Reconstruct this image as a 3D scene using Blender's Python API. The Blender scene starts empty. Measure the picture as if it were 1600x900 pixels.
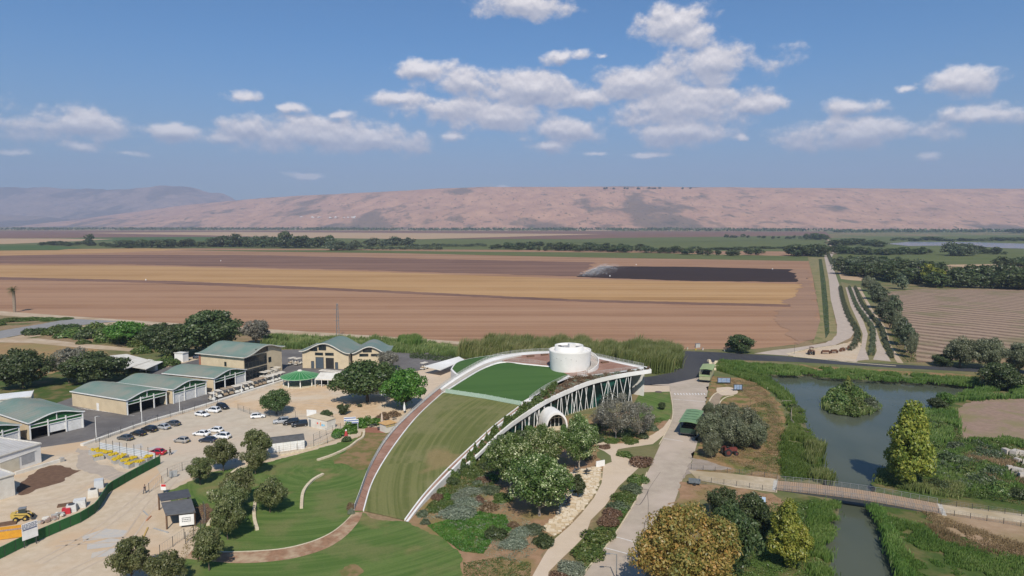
import bpy, bmesh, math, random
import numpy as np
from mathutils import Vector, Matrix, geometry as mg

SC = bpy.context.scene
COL = SC.collection
R = math.radians
rnd = random.Random(7)

# ------------------------------------------------------------------ camera
F, CH = 1070.0, 56.0            # focal length (in photo pixels, 1600 wide), eye height above the ground
PITCH = math.atan(102 / F)
cd = bpy.data.cameras.new('camera')
cam = bpy.data.objects.new('camera', cd)
COL.objects.link(cam)
cd.sensor_width = 36
cd.lens = 36 * F / 1600
cd.clip_start, cd.clip_end = 1, 60000
cam.location = (0, 0, CH)
cam.rotation_euler = (math.pi / 2 - PITCH, 0, 0)
SC.camera = cam
SC.view_settings.view_transform = 'Standard'
SC.view_settings.look = 'None'
SC.view_settings.gamma = 1
SC.view_settings.exposure = 0.08
SC.cycles.use_denoising = True
SC.cycles.max_bounces = 6
SC.cycles.diffuse_bounces = 3
SC.cycles.glossy_bounces = 2
SC.cycles.transmission_bounces = 3
SC.cycles.transparent_max_bounces = 8
SC.cycles.volume_bounces = 1
SC.cycles.caustics_reflective = False
SC.cycles.caustics_refractive = False

# ------------------------------------------------------------------ world and sun
SUN_EL, LIGHT_AZ = R(45), R(-4)         # light travels forward (+Y) and 4 degrees to the left
W = bpy.data.worlds.new('World')
SC.world = W
W.use_nodes = True
wn, wl = W.node_tree.nodes, W.node_tree.links
wn.clear()


class NT:
    """tiny node-tree writer"""
    def __init__(s, tree):
        s.n, s.l = tree.nodes, tree.links

    def put(s, sock, v):
        if v is None:
            return
        if hasattr(v, 'is_linked') or hasattr(v, 'links'):
            s.l.new(v, sock)
        else:
            if sock.type == 'RGBA' and len(v) == 3:
                v = (*v, 1)
            sock.default_value = v

    def math(s, op, a, b=None, c=None, clamp=False):
        n = s.n.new('ShaderNodeMath')
        n.operation = op
        n.use_clamp = clamp
        for i, v in enumerate((a, b, c)):
            s.put(n.inputs[i], v)
        return n.outputs[0]

    def vmath(s, op, a, b=None, out=0):
        n = s.n.new('ShaderNodeVectorMath')
        n.operation = op
        s.put(n.inputs[0], a)
        s.put(n.inputs[1], b)
        return n.outputs['Value' if out else 'Vector']

    def mix(s, fac, a, b, blend='MIX'):
        n = s.n.new('ShaderNodeMix')
        n.data_type = 'RGBA'
        n.blend_type = blend
        s.put(n.inputs[0], fac)
        s.put(n.inputs[6], a)
        s.put(n.inputs[7], b)
        return n.outputs[2]

    def ramp(s, fac, stops):
        n = s.n.new('ShaderNodeValToRGB')
        e = n.color_ramp.elements
        while len(e) < len(stops):
            e.new(0.5)
        for el, (p, c) in zip(e, stops):
            el.position = p
            el.color = (*c, 1) if len(c) == 3 else c
        s.put(n.inputs[0], fac)
        return n.outputs[0]

    def noise(s, vec, scale, detail=3, rough=0.55, out=0, dist=0.0):
        n = s.n.new('ShaderNodeTexNoise')
        s.put(n.inputs['Vector'], vec)
        n.inputs['Scale'].default_value = scale
        n.inputs['Detail'].default_value = detail
        n.inputs['Roughness'].default_value = rough
        n.inputs['Distortion'].default_value = dist
        return n.outputs[out]

    def mrange(s, v, a, b, c=0.0, d=1.0, smooth=True):
        n = s.n.new('ShaderNodeMapRange')
        n.interpolation_type = 'SMOOTHSTEP' if smooth else 'LINEAR'
        s.put(n.inputs[0], v)
        for i, x in enumerate((a, b, c, d)):
            s.put(n.inputs[i + 1], x)
        return n.outputs[0]

    def sep(s, v):
        n = s.n.new('ShaderNodeSeparateXYZ')
        s.put(n.inputs[0], v)
        return n.outputs

    def comb(s, x, y, z):
        n = s.n.new('ShaderNodeCombineXYZ')
        for i, v in enumerate((x, y, z)):
            s.put(n.inputs[i], v)
        return n.outputs[0]

    def mapping(s, v, rot=(0, 0, 0), scale=(1, 1, 1), loc=(0, 0, 0)):
        n = s.n.new('ShaderNodeMapping')
        s.put(n.inputs[0], v)
        n.inputs[1].default_value = loc
        n.inputs[2].default_value = rot
        n.inputs[3].default_value = scale
        return n.outputs[0]


def build_world():
    t = NT(W.node_tree)
    sky = wn.new('ShaderNodeTexSky')
    sky.sky_type = 'NISHITA'
    sky.sun_disc = False
    sky.sun_elevation = SUN_EL
    sky.sun_rotation = math.pi + LIGHT_AZ
    sky.altitude = 100
    sky.air_density = 1.0
    sky.dust_density = 0.6
    sky.ozone_density = 3.0
    tc = wn.new('ShaderNodeTexCoord')
    d = tc.outputs['Generated']
    x, y, z = t.sep(d)
    az = t.math('ARCTAN2', x, y)
    azw = t.math('WRAP', az, R(48), R(-48))     # the same kind of cloud field all round the horizon
    el = t.math('ARCSINE', z)
    # photo pixel -> azimuth / elevation (degrees)
    def ae(px, py):
        cx, cy = (px - 800) / F, (450 - py) / F
        v = Vector((cx, math.cos(PITCH) + cy * math.sin(PITCH), cy * math.cos(PITCH) - math.sin(PITCH))).normalized()
        return math.atan2(v.x, v.y), math.asin(v.z)
    warp = t.noise(d, 9.0, 5, 0.6, out=1)
    warp = t.vmath('SUBTRACT', warp, (0.5, 0.5, 0.5))
    p0 = t.comb(azw, el, 0.0)
    wv = t.vmath('MULTIPLY', warp, (0.05, 0.022, 0))
    p = t.vmath('ADD', p0, wv)
    clouds = [  # centre x, y, half width, half height in photo pixels, strength
        (812, 4, 75, 26, 1), (883, 88, 36, 14, 1), (1045, 38, 62, 32, 1), (1085, 62, 50, 26, .95), (1125, 98, 92, 36, 1.05), (1030, 20, 30, 14, .9),
        (655, 110, 50, 17, .9), (735, 128, 80, 24, 1), (830, 140, 100, 28, 1.05), (925, 152, 70, 20, .85),
        (1000, 128, 68, 32, 1.05), (1075, 165, 120, 36, 1.05), (1180, 164, 55, 18, .9), (1010, 165, 80, 24, .8),
        (625, 158, 55, 15, .8), (695, 170, 85, 26, 1), (780, 186, 95, 32, 1), (875, 205, 85, 22, .95),
        (1060, 206, 88, 26, .9), (860, 230, 45, 16, .75), (930, 240, 40, 6, .6), (1010, 241, 60, 8, .6),
        (110, 193, 105, 28, 1), (122, 229, 36, 12, .8), (30, 237, 40, 9, .65), (268, 204, 55, 19, 1),
        (390, 200, 60, 28, 1), (480, 212, 110, 28, 1.05), (590, 218, 90, 24, 1), (345, 215, 50, 14, .7),
        (385, 155, 34, 13, .8), (455, 172, 34, 12, .8), (525, 180, 30, 11, .75), (300, 243, 32, 11, .9),
        (710, 215, 34, 14, .85), (640, 244, 26, 7, .7), (797, 243, 26, 9, .7), (475, 275, 42, 7, .7), (730, 235, 26, 9, .7),
        (1350, 206, 112, 24, 1), (1395, 200, 60, 22, .9), (1330, 166, 56, 16, .8), (1508, 126, 46, 20, 1), (1548, 176, 75, 16, .9), (1480, 176, 30, 14, .75),
        (1450, 246, 38, 11, .7), (1410, 138, 32, 9, .6), (940, 88, 24, 9, .55), (1155, 215, 26, 12, .6),
        (800, 293, 40, 5, .6), (1585, 235, 30, 8, .5), (200, 240, 50, 8, .5), (0, 180, 20, 14, .6),
    ]
    clouds = [(x_, y_, w_, h_, s_ - (.16 if w_ < 33 else 0)) for x_, y_, w_, h_, s_ in clouds if not (w_ < 33 and y_ > 232)]
    def field(pv, eloff):
        acc = None
        for cx, cy, rx, ry, st in clouds:
            a, e = ae(cx, cy)
            v = t.vmath('SUBTRACT', pv, (a, e + eloff, 0))
            v = t.vmath('MULTIPLY', v, (F / rx * math.cos(a) ** 2 if False else F / rx, F / ry, 0))
            ln = t.vmath('LENGTH', v, out=1)
            m = t.math('SUBTRACT', st, ln)
            acc = m if acc is None else t.math('SMOOTH_MAX', acc, m, 0.12)
        return acc
    f = field(p, 0.0)
    n1 = t.noise(t.mapping(d, scale=(1, 1, 1.35)), 20.0, 8, 0.6)
    n2 = t.noise(t.mapping(d, loc=(0, 0, 0.008), scale=(1, 1, 1.35)), 20.0, 8, 0.6)
    dens = t.math('MULTIPLY_ADD', t.math('SUBTRACT', n1, 0.46), 2.7, f)
    alpha = t.mrange(dens, 0.0, 0.66)
    alpha = t.math('MULTIPLY', alpha, 0.93)
    # light side: density falls towards the top of the cloud
    dd = t.math('SUBTRACT', n1, n2)
    lit = t.math('MULTIPLY_ADD', dd, 2.0, 0.52)
    up = field(p, -0.008)
    lit = t.math('MULTIPLY_ADD', t.math('SUBTRACT', f, up), 1.0, lit, clamp=True)
    ccol = t.ramp(lit, [(0.0, (3.3, 3.6, 4.6)), (0.45, (5.2, 5.2, 5.8)), (0.75, (7.4, 7.0, 7.1)), (1.0, (9.4, 8.8, 8.6))])
    # a thin mauve dust layer low over the horizon
    base = t.mix(1.0, sky.outputs[0], (0.40, 0.71, 0.93), 'MULTIPLY')
    base = t.mix(t.mrange(z, 0.0, 0.26, 0.6, 0.0), base, (2.4, 2.75, 3.35), 'MIX')
    hz = t.mrange(z, 0.02, 0.16, 0.35, 1.0)
    col = t.mix(t.math('MULTIPLY', alpha, hz), base, ccol)
    bg = wn.new('ShaderNodeBackground')
    t.put(bg.inputs[0], col)
    bg.inputs[1].default_value = 0.105
    out = wn.new('ShaderNodeOutputWorld')
    wl.new(bg.outputs[0], out.inputs[0])
build_world()
W.cycles.sampling_method = 'MANUAL'
W.cycles.sample_map_resolution = 256

sd = bpy.data.lights.new('sun', 'SUN')
sd.energy = 4.5
sd.angle = R(0.53)
sd.color = (1.0, 0.93, 0.83)
sun = bpy.data.objects.new('sun', sd)
COL.objects.link(sun)
sun.rotation_euler = Vector((math.sin(LIGHT_AZ) * math.cos(SUN_EL), math.cos(LIGHT_AZ) * math.cos(SUN_EL), -math.sin(SUN_EL))).to_track_quat('-Z', 'Y').to_euler()

# ------------------------------------------------------------------ helpers
def ray(px, py):
    cx, cy = (px - 800) / F, (450 - py) / F
    return Vector((cx, math.cos(PITCH) + cy * math.sin(PITCH), cy * math.cos(PITCH) - math.sin(PITCH)))

def G(px, py, z=0.0):
    """photo measurement -> point on the horizontal plane at height z"""
    d = ray(px, py)
    k = (z - CH) / d.z
    return Vector((d.x * k, d.y * k, z))

def mpp(v):
    """metres per photo pixel at a point"""
    return (v.y * math.cos(PITCH) + (CH - v.z) * math.sin(PITCH)) / F

def tag(o, label=None, cat=None, group=None, kind=None):
    for k, v in (('label', label), ('category', cat), ('group', group), ('kind', kind)):
        if v:
            o[k] = v
    return o

def link(name, data, parent=None, loc=None, rz=0.0):
    o = bpy.data.objects.new(name, data)
    COL.objects.link(o)
    if parent:
        o.parent = parent
    if loc is not None:
        o.location = loc
    if rz:
        o.rotation_euler = (0, 0, rz)
    return o

def thing(name, label, cat, loc=(0, 0, 0), rz=0.0, group=None):
    return tag(link(name, None, None, loc, rz), label, cat, group)

def dup(root, loc, rz=None, scale=None, label=None, group=None):
    r = root.copy()
    COL.objects.link(r)
    r.location = loc
    if rz is not None:
        r.rotation_euler = (0, 0, rz)
    if scale is not None:
        r.scale = scale if hasattr(scale, '__len__') else (scale,) * 3
    if label:
        r['label'] = label
    if group:
        r['group'] = group
    for ch in list(root.children):
        c = ch.copy()
        COL.objects.link(c)
        c.parent = r
        for g in list(ch.children):
            e = g.copy()
            COL.objects.link(e)
            e.parent = c
    return r

def np_mesh(name, V, faces, mat, tint=None, smooth=False):
    """faces: (n,3) or (n,4) int array"""
    me = bpy.data.meshes.new(name)
    V = np.asarray(V, np.float32)
    faces = np.asarray(faces, np.int32)
    n, k = faces.shape
    me.vertices.add(len(V))
    me.vertices.foreach_set('co', V.ravel())
    me.loops.add(n * k)
    me.loops.foreach_set('vertex_index', faces.ravel())
    me.polygons.add(n)
    me.polygons.foreach_set('loop_start', np.arange(0, n * k, k, dtype=np.int32))
    if smooth:
        me.polygons.foreach_set('use_smooth', np.ones(n, bool))
    if tint is not None:
        a = me.attributes.new('tint', 'FLOAT', 'POINT')
        a.data.foreach_set('value', np.asarray(tint, np.float32))
    if mat:
        me.materials.append(mat)
    me.update(calc_edges=True)
    return me


class MB:
    """collects shapes into one mesh"""
    def __init__(s):
        s.v, s.f, s.sm = [], [], []

    def add(s, vs, fs, smooth=False):
        b = len(s.v)
        s.v += [tuple(v) for v in vs]
        s.f += [[b + i for i in f] for f in fs]
        s.sm += [smooth] * len(fs)
        return s

    def box(s, c, sz, rz=0.0, taper=1.0):
        hx, hy, hz = sz[0] / 2, sz[1] / 2, sz[2] / 2
        ca, sa = math.cos(rz), math.sin(rz)
        vs = []
        for dz in (-1, 1):
            k = taper if dz > 0 else 1
            for dx, dy in ((-1, -1), (1, -1), (1, 1), (-1, 1)):
                x, y = dx * hx * k, dy * hy * k
                vs.append((c[0] + x * ca - y * sa, c[1] + x * sa + y * ca, c[2] + dz * hz))
        return s.add(vs, [(3, 2, 1, 0), (4, 5, 6, 7), (0, 1, 5, 4), (1, 2, 6, 5), (2, 3, 7, 6), (3, 0, 4, 7)])

    def beam(s, a, b, w, h=None, up=(0, 0, 1)):
        a, b = Vector(a), Vector(b)
        h = h or w
        d = (b - a).normalized()
        u = Vector(up)
        if abs(d.dot(u)) > .98:
            u = Vector((1, 0, 0))
        x = d.cross(u).normalized()
        y = x.cross(d)
        vs = []
        for p in (a, b):
            for i, j in ((-1, -1), (1, -1), (1, 1), (-1, 1)):
                vs.append(p + x * (i * w / 2) + y * (j * h / 2))
        return s.add(vs, [(3, 2, 1, 0), (4, 5, 6, 7), (0, 1, 5, 4), (1, 2, 6, 5), (2, 3, 7, 6), (3, 0, 4, 7)])

    def tube(s, pts, rad, n=6, caps=True):
        pts = [Vector(p) for p in pts]
        rad = rad if hasattr(rad, '__len__') else [rad] * len(pts)
        vs, fs = [], []
        for i, p in enumerate(pts):
            d = (pts[min(i + 1, len(pts) - 1)] - pts[max(i - 1, 0)]).normalized()
            u = Vector((0, 0, 1)) if abs(d.z) < .9 else Vector((1, 0, 0))
            x = d.cross(u).normalized()
            y = d.cross(x)
            for k in range(n):
                a = 2 * math.pi * k / n
                vs.append(p + (x * math.cos(a) + y * math.sin(a)) * rad[i])
        for i in range(len(pts) - 1):
            for k in range(n):
                k2 = (k + 1) % n
                fs.append((i * n + k, i * n + k2, (i + 1) * n + k2, (i + 1) * n + k))
        s.add(vs, fs, True)
        if caps:
            m = len(pts) - 1
            s.add([vs[k] for k in range(n)], [list(range(n))])
            s.add([vs[m * n + k] for k in range(n)], [list(range(n))[::-1]])
        return s

    def cyl(s, c, r, h, n=16, r2=None, axis='z'):
        r2 = r if r2 is None else r2
        vs = []
        for k in range(2 * n):
            a = 2 * math.pi * (k % n) / n
            q = r if k < n else r2
            zz = 0 if k < n else h
            if axis == 'z':
                vs.append((c[0] + q * math.cos(a), c[1] + q * math.sin(a), c[2] + zz))
            elif axis == 'y':
                vs.append((c[0] + q * math.cos(a), c[1] + zz, c[2] + q * math.sin(a)))
            else:
                vs.append((c[0] + zz, c[1] + q * math.cos(a), c[2] + q * math.sin(a)))
        s.add(vs, [(k, (k + 1) % n, n + (k + 1) % n, n + k) for k in range(n)], True)
        s.add(vs[:n], [list(range(n))[::-1]])
        s.add(vs[n:], [list(range(n))])
        return s

    def strip(s, a, b, smooth=False):
        """quads between two polylines of equal length"""
        n = len(a)
        return s.add(list(a) + list(b), [(i, i + 1, n + i + 1, n + i) for i in range(n - 1)], smooth)

    def prism(s, poly, z0, z1):
        """vertical prism over a plan polygon; z1 may be a function"""
        n = len(poly)
        zz = z1 if callable(z1) else (lambda x, y: z1)
        vs = [(p[0], p[1], z0) for p in poly] + [(p[0], p[1], zz(p[0], p[1])) for p in poly]
        return s.add(vs, [list(range(n))[::-1], list(range(n, 2 * n))] + [(i, (i + 1) % n, n + (i + 1) % n, n + i) for i in range(n)])

    def mesh(s, name, mat):
        me = bpy.data.meshes.new(name)
        me.from_pydata(s.v, [], s.f)
        me.polygons.foreach_set('use_smooth', s.sm)
        if mat:
            me.materials.append(mat)
        me.update()
        bm = bmesh.new()
        bm.from_mesh(me)
        bmesh.ops.recalc_face_normals(bm, faces=bm.faces)
        bm.to_mesh(me)
        bm.free()
        return me

    def build(s, name, mat, parent=None, loc=None, rz=0.0):
        return link(name, s.mesh(name, mat), parent, loc, rz)


def catmull(pts, step=8):
    pts = [Vector(p) for p in pts]
    out = []
    for i in range(len(pts) - 1):
        p0, p1, p2, p3 = pts[max(i - 1, 0)], pts[i], pts[i + 1], pts[min(i + 2, len(pts) - 1)]
        for k in range(step):
            t = k / step
            out.append(0.5 * ((2 * p1) + (p2 - p0) * t + (2 * p0 - 5 * p1 + 4 * p2 - p3) * t * t + (3 * p1 - p0 - 3 * p2 + p3) * t ** 3))
    out.append(pts[-1])
    return out

def resample(pts, step):
    pts = [Vector(p) for p in pts]
    L = [0]
    for a, b in zip(pts, pts[1:]):
        L.append(L[-1] + (b - a).length)
    n = max(2, int(round(L[-1] / step)) + 1)
    out, j = [], 0
    for k in range(n):
        s = L[-1] * k / (n - 1)
        while j < len(L) - 2 and L[j + 1] < s:
            j += 1
        t = (s - L[j]) / max(1e-9, L[j + 1] - L[j])
        out.append(pts[j].lerp(pts[j + 1], t))
    return out

def normals2d(pts):
    out = []
    for i in range(len(pts)):
        d = pts[min(i + 1, len(pts) - 1)] - pts[max(i - 1, 0)]
        n = Vector((-d.y, d.x, 0))
        out.append(n.normalized())
    return out

def offset(pts, d):
    return [p + n * d for p, n in zip(pts, normals2d(pts))]

def in_poly(P, poly):
    """P (n,2) -> bool mask"""
    x, y = P[:, 0], P[:, 1]
    m = np.zeros(len(P), bool)
    n = len(poly)
    j = n - 1
    for i in range(n):
        xi, yi, xj, yj = poly[i][0], poly[i][1], poly[j][0], poly[j][1]
        c = ((yi > y) != (yj > y)) & (x < (xj - xi) * (y - yi) / (yj - yi + 1e-12) + xi)
        m ^= c
        j = i
    return m

def sample_poly(poly, n, seed=0):
    g = np.random.default_rng(seed)
    a = np.array([(p[0], p[1]) for p in poly])
    lo, hi = a.min(0), a.max(0)
    out = np.zeros((0, 2))
    for _ in range(200):
        P = g.uniform(lo, hi, (n * 2, 2))
        out = np.vstack([out, P[in_poly(P, a)]])
        if len(out) >= n:
            break
    return out[:n]

_ORD = 'first second third fourth fifth sixth seventh eighth ninth tenth eleventh twelfth thirteenth fourteenth fifteenth sixteenth seventeenth eighteenth nineteenth'.split()
def ordinal(n):
    if n < 20:
        return _ORD[n - 1]
    t_, u = divmod(n, 10)
    return ('twentieth', 'thirtieth', 'fortieth')[t_ - 2] if u == 0 else ('twenty', 'thirty', 'forty')[t_ - 2] + '-' + _ORD[u - 1]
def number(objs, how='from the left', key=None):
    """tell look-alikes of a row apart by their place in it"""
    objs = sorted(objs, key=key or (lambda o: o.location.x / max(1.0, o.location.y)))
    for k, o in enumerate(objs):
        o['label'] = o['label'] + ', ' + ordinal(k + 1) + ' ' + how

def px_poly(pts, z=0.0, smooth=0):
    w = [G(x, 1250 if y >= 960 else y, z) for x, y in pts]      # what the frame cuts off goes on below it
    if smooth:
        w = catmull(w + [w[0]], smooth)[:-1]
    return w

# ------------------------------------------------------------------ materials
MATS = {}
def new_mat(name):
    m = bpy.data.materials.new(name)
    m.use_nodes = True
    m.node_tree.nodes.clear()
    t = NT(m.node_tree)
    out = t.n.new('ShaderNodeOutputMaterial')
    return m, t, out

def coords(t, kind='Object'):
    return t.n.new('ShaderNodeTexCoord').outputs[kind]

def principled(t, out, col, rough=0.8, spec=0.3, metal=0.0, bump=None, bstr=0.3, bdist=0.05):
    b = t.n.new('ShaderNodeBsdfPrincipled')
    t.put(b.inputs['Base Color'], col)
    t.put(b.inputs['Roughness'], rough)
    b.inputs['Specular IOR Level'].default_value = spec
    b.inputs['Metallic'].default_value = metal
    if bump is not None:
        bn = t.n.new('ShaderNodeBump')
        bn.inputs['Strength'].default_value = bstr
        bn.inputs['Distance'].default_value = bdist
        t.put(bn.inputs['Height'], bump)
        t.l.new(bn.outputs[0], b.inputs['Normal'])
    t.l.new(b.outputs[0], out.inputs[0])
    return b

def mat(name, col, col2=None, scale=1.0, rough=0.8, spec=0.3, metal=0.0, bump=0.0, stretch=(1, 1, 1), rot=0.0, col3=None, big=None, detail=5, lo=.3, hi=.7, bdist=0.05):
    """noise-mottled surface: col/col2 by fine noise, col3 by a noise 'big' times coarser"""
    if name in MATS:
        return MATS[name]
    m, t, out = new_mat(name)
    c = col
    h = None
    if col2 is not None:
        v = t.mapping(coords(t), rot=(0, 0, rot), scale=stretch)
        h = t.noise(v, scale, detail, 0.6)
        c = t.mix(t.mrange(h, lo, hi), col, col2)
        if col3 is not None:
            g = t.noise(v, scale / (big or 8), 3, 0.55)
            c = t.mix(t.mrange(g, .42, .68), c, col3)
    principled(t, out, c, rough, spec, metal, h if bump else None, bump, bdist)
    MATS[name] = m
    return m

def leaf_mat(name, c0, c1, c2=None, trans=0.4, vary=0.18):
    if name in MATS:
        return MATS[name]
    c0, c1, c2 = [None if c is None else tuple(1.22 * q for q in c) for c in (c0, c1, c2)]
    m, t, out = new_mat(name)
    at = t.n.new('ShaderNodeAttribute')
    at.attribute_name = 'tint'
    stops = [(0.0, c0), (0.8, c1)] if c2 is None else [(0.0, c0), (0.6, c1), (1.0, c2)]
    if name == 'leaf_pale_underside':
        stops = [(0.0, c0), (0.66, c1), (0.84, c2)]
    c = t.ramp(at.outputs['Fac'], stops)
    oi = t.n.new('ShaderNodeObjectInfo')
    hs = t.n.new('ShaderNodeHueSaturation')
    t.put(hs.inputs['Color'], c)
    t.put(hs.inputs['Value'], t.math('MULTIPLY_ADD', oi.outputs['Random'], 2 * vary, 1 - vary))
    t.put(hs.inputs['Hue'], t.math('MULTIPLY_ADD', oi.outputs['Random'], 0.03, 0.485))
    d = t.n.new('ShaderNodeBsdfDiffuse')
    t.l.new(hs.outputs[0], d.inputs[0])
    tr = t.n.new('ShaderNodeBsdfTranslucent')
    t.l.new(hs.outputs[0], tr.inputs[0])
    gl = t.n.new('ShaderNodeBsdfGlossy')
    gl.inputs['Roughness'].default_value = 0.45
    mx = t.n.new('ShaderNodeMixShader')
    mx.inputs[0].default_value = trans
    t.l.new(d.outputs[0], mx.inputs[1])
    t.l.new(tr.outputs[0], mx.inputs[2])
    m2 = t.n.new('ShaderNodeMixShader')
    m2.inputs[0].default_value = 0.035
    t.l.new(mx.outputs[0], m2.inputs[1])
    t.l.new(gl.outputs[0], m2.inputs[2])
    t.l.new(m2.outputs[0], out.inputs[0])
    MATS[name] = m
    return m

white = mat('white_paint', (.78, .77, .74), (.66, .65, .61), .8, .6)
offwhite = mat('cream_plaster', (.66, .63, .56), (.55, .51, .44), .5, .8)
beige = mat('beige_render', (.60, .49, .33), (.52, .42, .28), .4, .85)
beige_dk = mat('tan_render', (.44, .37, .24), (.38, .31, .2), .4, .85)
green_roof = mat('green_grey_roof', (.155, .225, .185), (.20, .245, .205), .25, .5, .4, col3=(.235, .245, .20), big=2)
panel_green = mat('dark_green_panel', (.025, .115, .035), (.02, .085, .03), 2, .5)
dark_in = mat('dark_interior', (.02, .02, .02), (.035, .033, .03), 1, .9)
glass_dk = mat('dark_glass', (.012, .02, .024), None, 1, .06, .6)
steel = mat('grey_steel', (.28, .29, .29), (.22, .22, .22), 3, .5, .4, .3)
steel_dk = mat('dark_steel', (.05, .055, .055), (.07, .07, .07), 3, .5)
rubber = mat('tyre_rubber', (.018, .018, .018), (.03, .03, .03), 5, .85)
stone_w = mat('pale_limestone', (.62, .54, .39), (.5, .41, .28), 1.2, .9, bump=.4)
wood_br = mat('brown_timber', (.17, .10, .06), (.12, .07, .045), 3, .8)
bark = mat('grey_bark', (.16, .12, .085), (.09, .07, .05), 2.5, .95, bump=.5)
bark_pale = mat('pale_bark', (.36, .31, .25), (.25, .21, .17), 2.5, .95)
# ------------------------------------------------------------------ the ground, fields and hills
def vnoise(x, y, seed=0):
    xi, yi = np.floor(x).astype(np.int64), np.floor(y).astype(np.int64)
    fx, fy = x - xi, y - yi
    fx, fy = fx * fx * (3 - 2 * fx), fy * fy * (3 - 2 * fy)
    def h(a, b):
        n = (a * 374761393 + b * 668265263 + seed * 1442695041) & 0x7fffffff
        n = ((n ^ (n >> 13)) * 1274126177) & 0x7fffffff
        return ((n ^ (n >> 16)) & 0xffff) / 65535.0
    return (h(xi, yi) * (1 - fx) + h(xi + 1, yi) * fx) * (1 - fy) + (h(xi, yi + 1) * (1 - fx) + h(xi + 1, yi + 1) * fx) * fy
def fbm(x, y, o=5, seed=0):
    s, a, k = 0, .5, 1
    for i in range(o):
        s = s + a * vnoise(x * k, y * k, seed + i)
        a *= .5; k *= 2.03
    return s
def sstep(x, a, b):
    t = np.clip((x - a) / (b - a), 0, 1)
    return t * t * (3 - 2 * t)

def patch(name, pts, z, m, smooth=0, kind='structure', px=True, rough=0.0):
    w = px_poly(pts, 0.0, smooth) if px else [Vector((p[0], p[1], 0)) for p in pts]
    if rough:
        w = resample(w + [w[0]], rough * 1.3)[:-1]
        a = np.array([(p.x, p.y) for p in w])
        nx = (fbm(a[:, 0] / (rough * 4) + 7, a[:, 1] / (rough * 4), 4, 3) - .47) * 5 * rough
        ny = (fbm(a[:, 0] / (rough * 4) + 37, a[:, 1] / (rough * 4), 4, 9) - .47) * 5 * rough
        w = [p + Vector((i, j, 0)) for p, i, j in zip(w, nx, ny)]
    me = bpy.data.meshes.new(name)
    me.from_pydata([(p.x, p.y, z) for p in w], [], [list(range(len(w)))])
    me.materials.append(m)
    me.update()
    if me.polygons[0].normal.z < 0:
        me.flip_normals()
    o = link(name, me)
    tag(o, kind=kind)
    return o

# pond and channel outline, on the water plane
WZ = -1.3
WATER_PX = [(1190, 586), (1240, 587), (1300, 591), (1400, 597), (1482, 602), (1540, 606), (1560, 611), (1530, 617), (1497, 619), (1466, 628), (1457, 645), (1440, 662), (1420, 690), (1395, 715), (1378, 738), (1366, 758), (1358, 775),
            (1362, 792), (1380, 822), (1392, 860), (1412, 902), (1440, 960), (1300, 960), (1296, 902), (1290, 868), (1292, 840), (1312, 802), (1308, 780), (1290, 760), (1276, 738), (1278, 722), (1272, 694), (1260, 664), (1250, 640), (1236, 617), (1214, 600), (1196, 593)]
wpoly = [G(x, y, WZ) for x, y in WATER_PX]
wpoly = catmull(wpoly + [wpoly[0]], 4)[:-1]
cen = sum(wpoly, Vector()) / len(wpoly)
area = sum(a.x * b.y - b.x * a.y for a, b in zip(wpoly, wpoly[1:] + wpoly[:1]))
sgn = -1 if area > 0 else 1

def ring_offset(pts, d):
    out, n = [], len(pts)
    for i in range(n):
        e = pts[(i + 1) % n] - pts[i - 1]
        out.append(pts[i] + Vector((-e.y, e.x, 0)).normalized() * d * sgn)
    return out
hole = [Vector((p.x, p.y, 0)) for p in ring_offset(wpoly, 1.6)]

# earth tones
m, t, out = new_mat('dry_ground')
c = coords(t)
n0 = t.noise(c, 0.9, 6, .65)
n1 = t.noise(c, 0.05, 5, .6)
n2 = t.noise(c, 0.0045, 4, .55)
col = t.mix(t.mrange(n0, .3, .7), (.31, .215, .125), (.22, .155, .085))
col = t.mix(t.mrange(n1, .47, .62), col, (.105, .115, .038))
col = t.mix(t.mrange(n2, .42, .6), col, (.12, .14, .055))
principled(t, out, col, .95, .1, 0, n0, .4, .08)
mat_ground = m

outer = [Vector((-16000, -60, 0)), Vector((16000, -60, 0)), Vector((16000, 9000, 0)), Vector((-16000, 9000, 0))]
tris = mg.tessellate_polygon([outer, hole])
vs = outer + hole
me = bpy.data.meshes.new('ground')
me.from_pydata([tuple(v) for v in vs], [], [list(f) for f in tris])
me.materials.append(mat_ground)
me.update()
bm = bmesh.new(); bm.from_mesh(me)
for f_ in bm.faces:
    if f_.normal.z < 0:
        f_.normal_flip()
bm.to_mesh(me); bm.free()
tag(link('ground', me), kind='structure')
# river bank down to the bed
mud = mat('bank_mud', (.17, .14, .075), (.10, .10, .045), 1.5, .9)
b = MB()
low = [Vector((p.x, p.y, WZ - .9)) for p in ring_offset(wpoly, -.8)]
b.strip(hole + hole[:1], low + low[:1])
tag(b.build('bank', mud), kind='structure')
# water
m, t, out = new_mat('pond_water')
c = t.mapping(coords(t), scale=(1, .6, 1))
nb = t.noise(c, 1.3, 4, .6)
nl = t.noise(c, .06, 3, .5)
wc = t.mix(t.mrange(nl, .35, .65), (.068, .080, .056), (.086, .096, .067))
pb = principled(t, out, wc, .14, .26, 0, nb, .10, .05)
pb.inputs['IOR'].default_value = 1.25
wp = ring_offset(wpoly, .7)
me = bpy.data.meshes.new('water')
me.from_pydata([(p.x, p.y, WZ) for p in wp], [], [list(range(len(wp)))])
me.materials.append(m); me.update()
if me.polygons[0].normal.z < 0:
    me.flip_normals()
tag(link('water', me), kind='structure')

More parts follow.
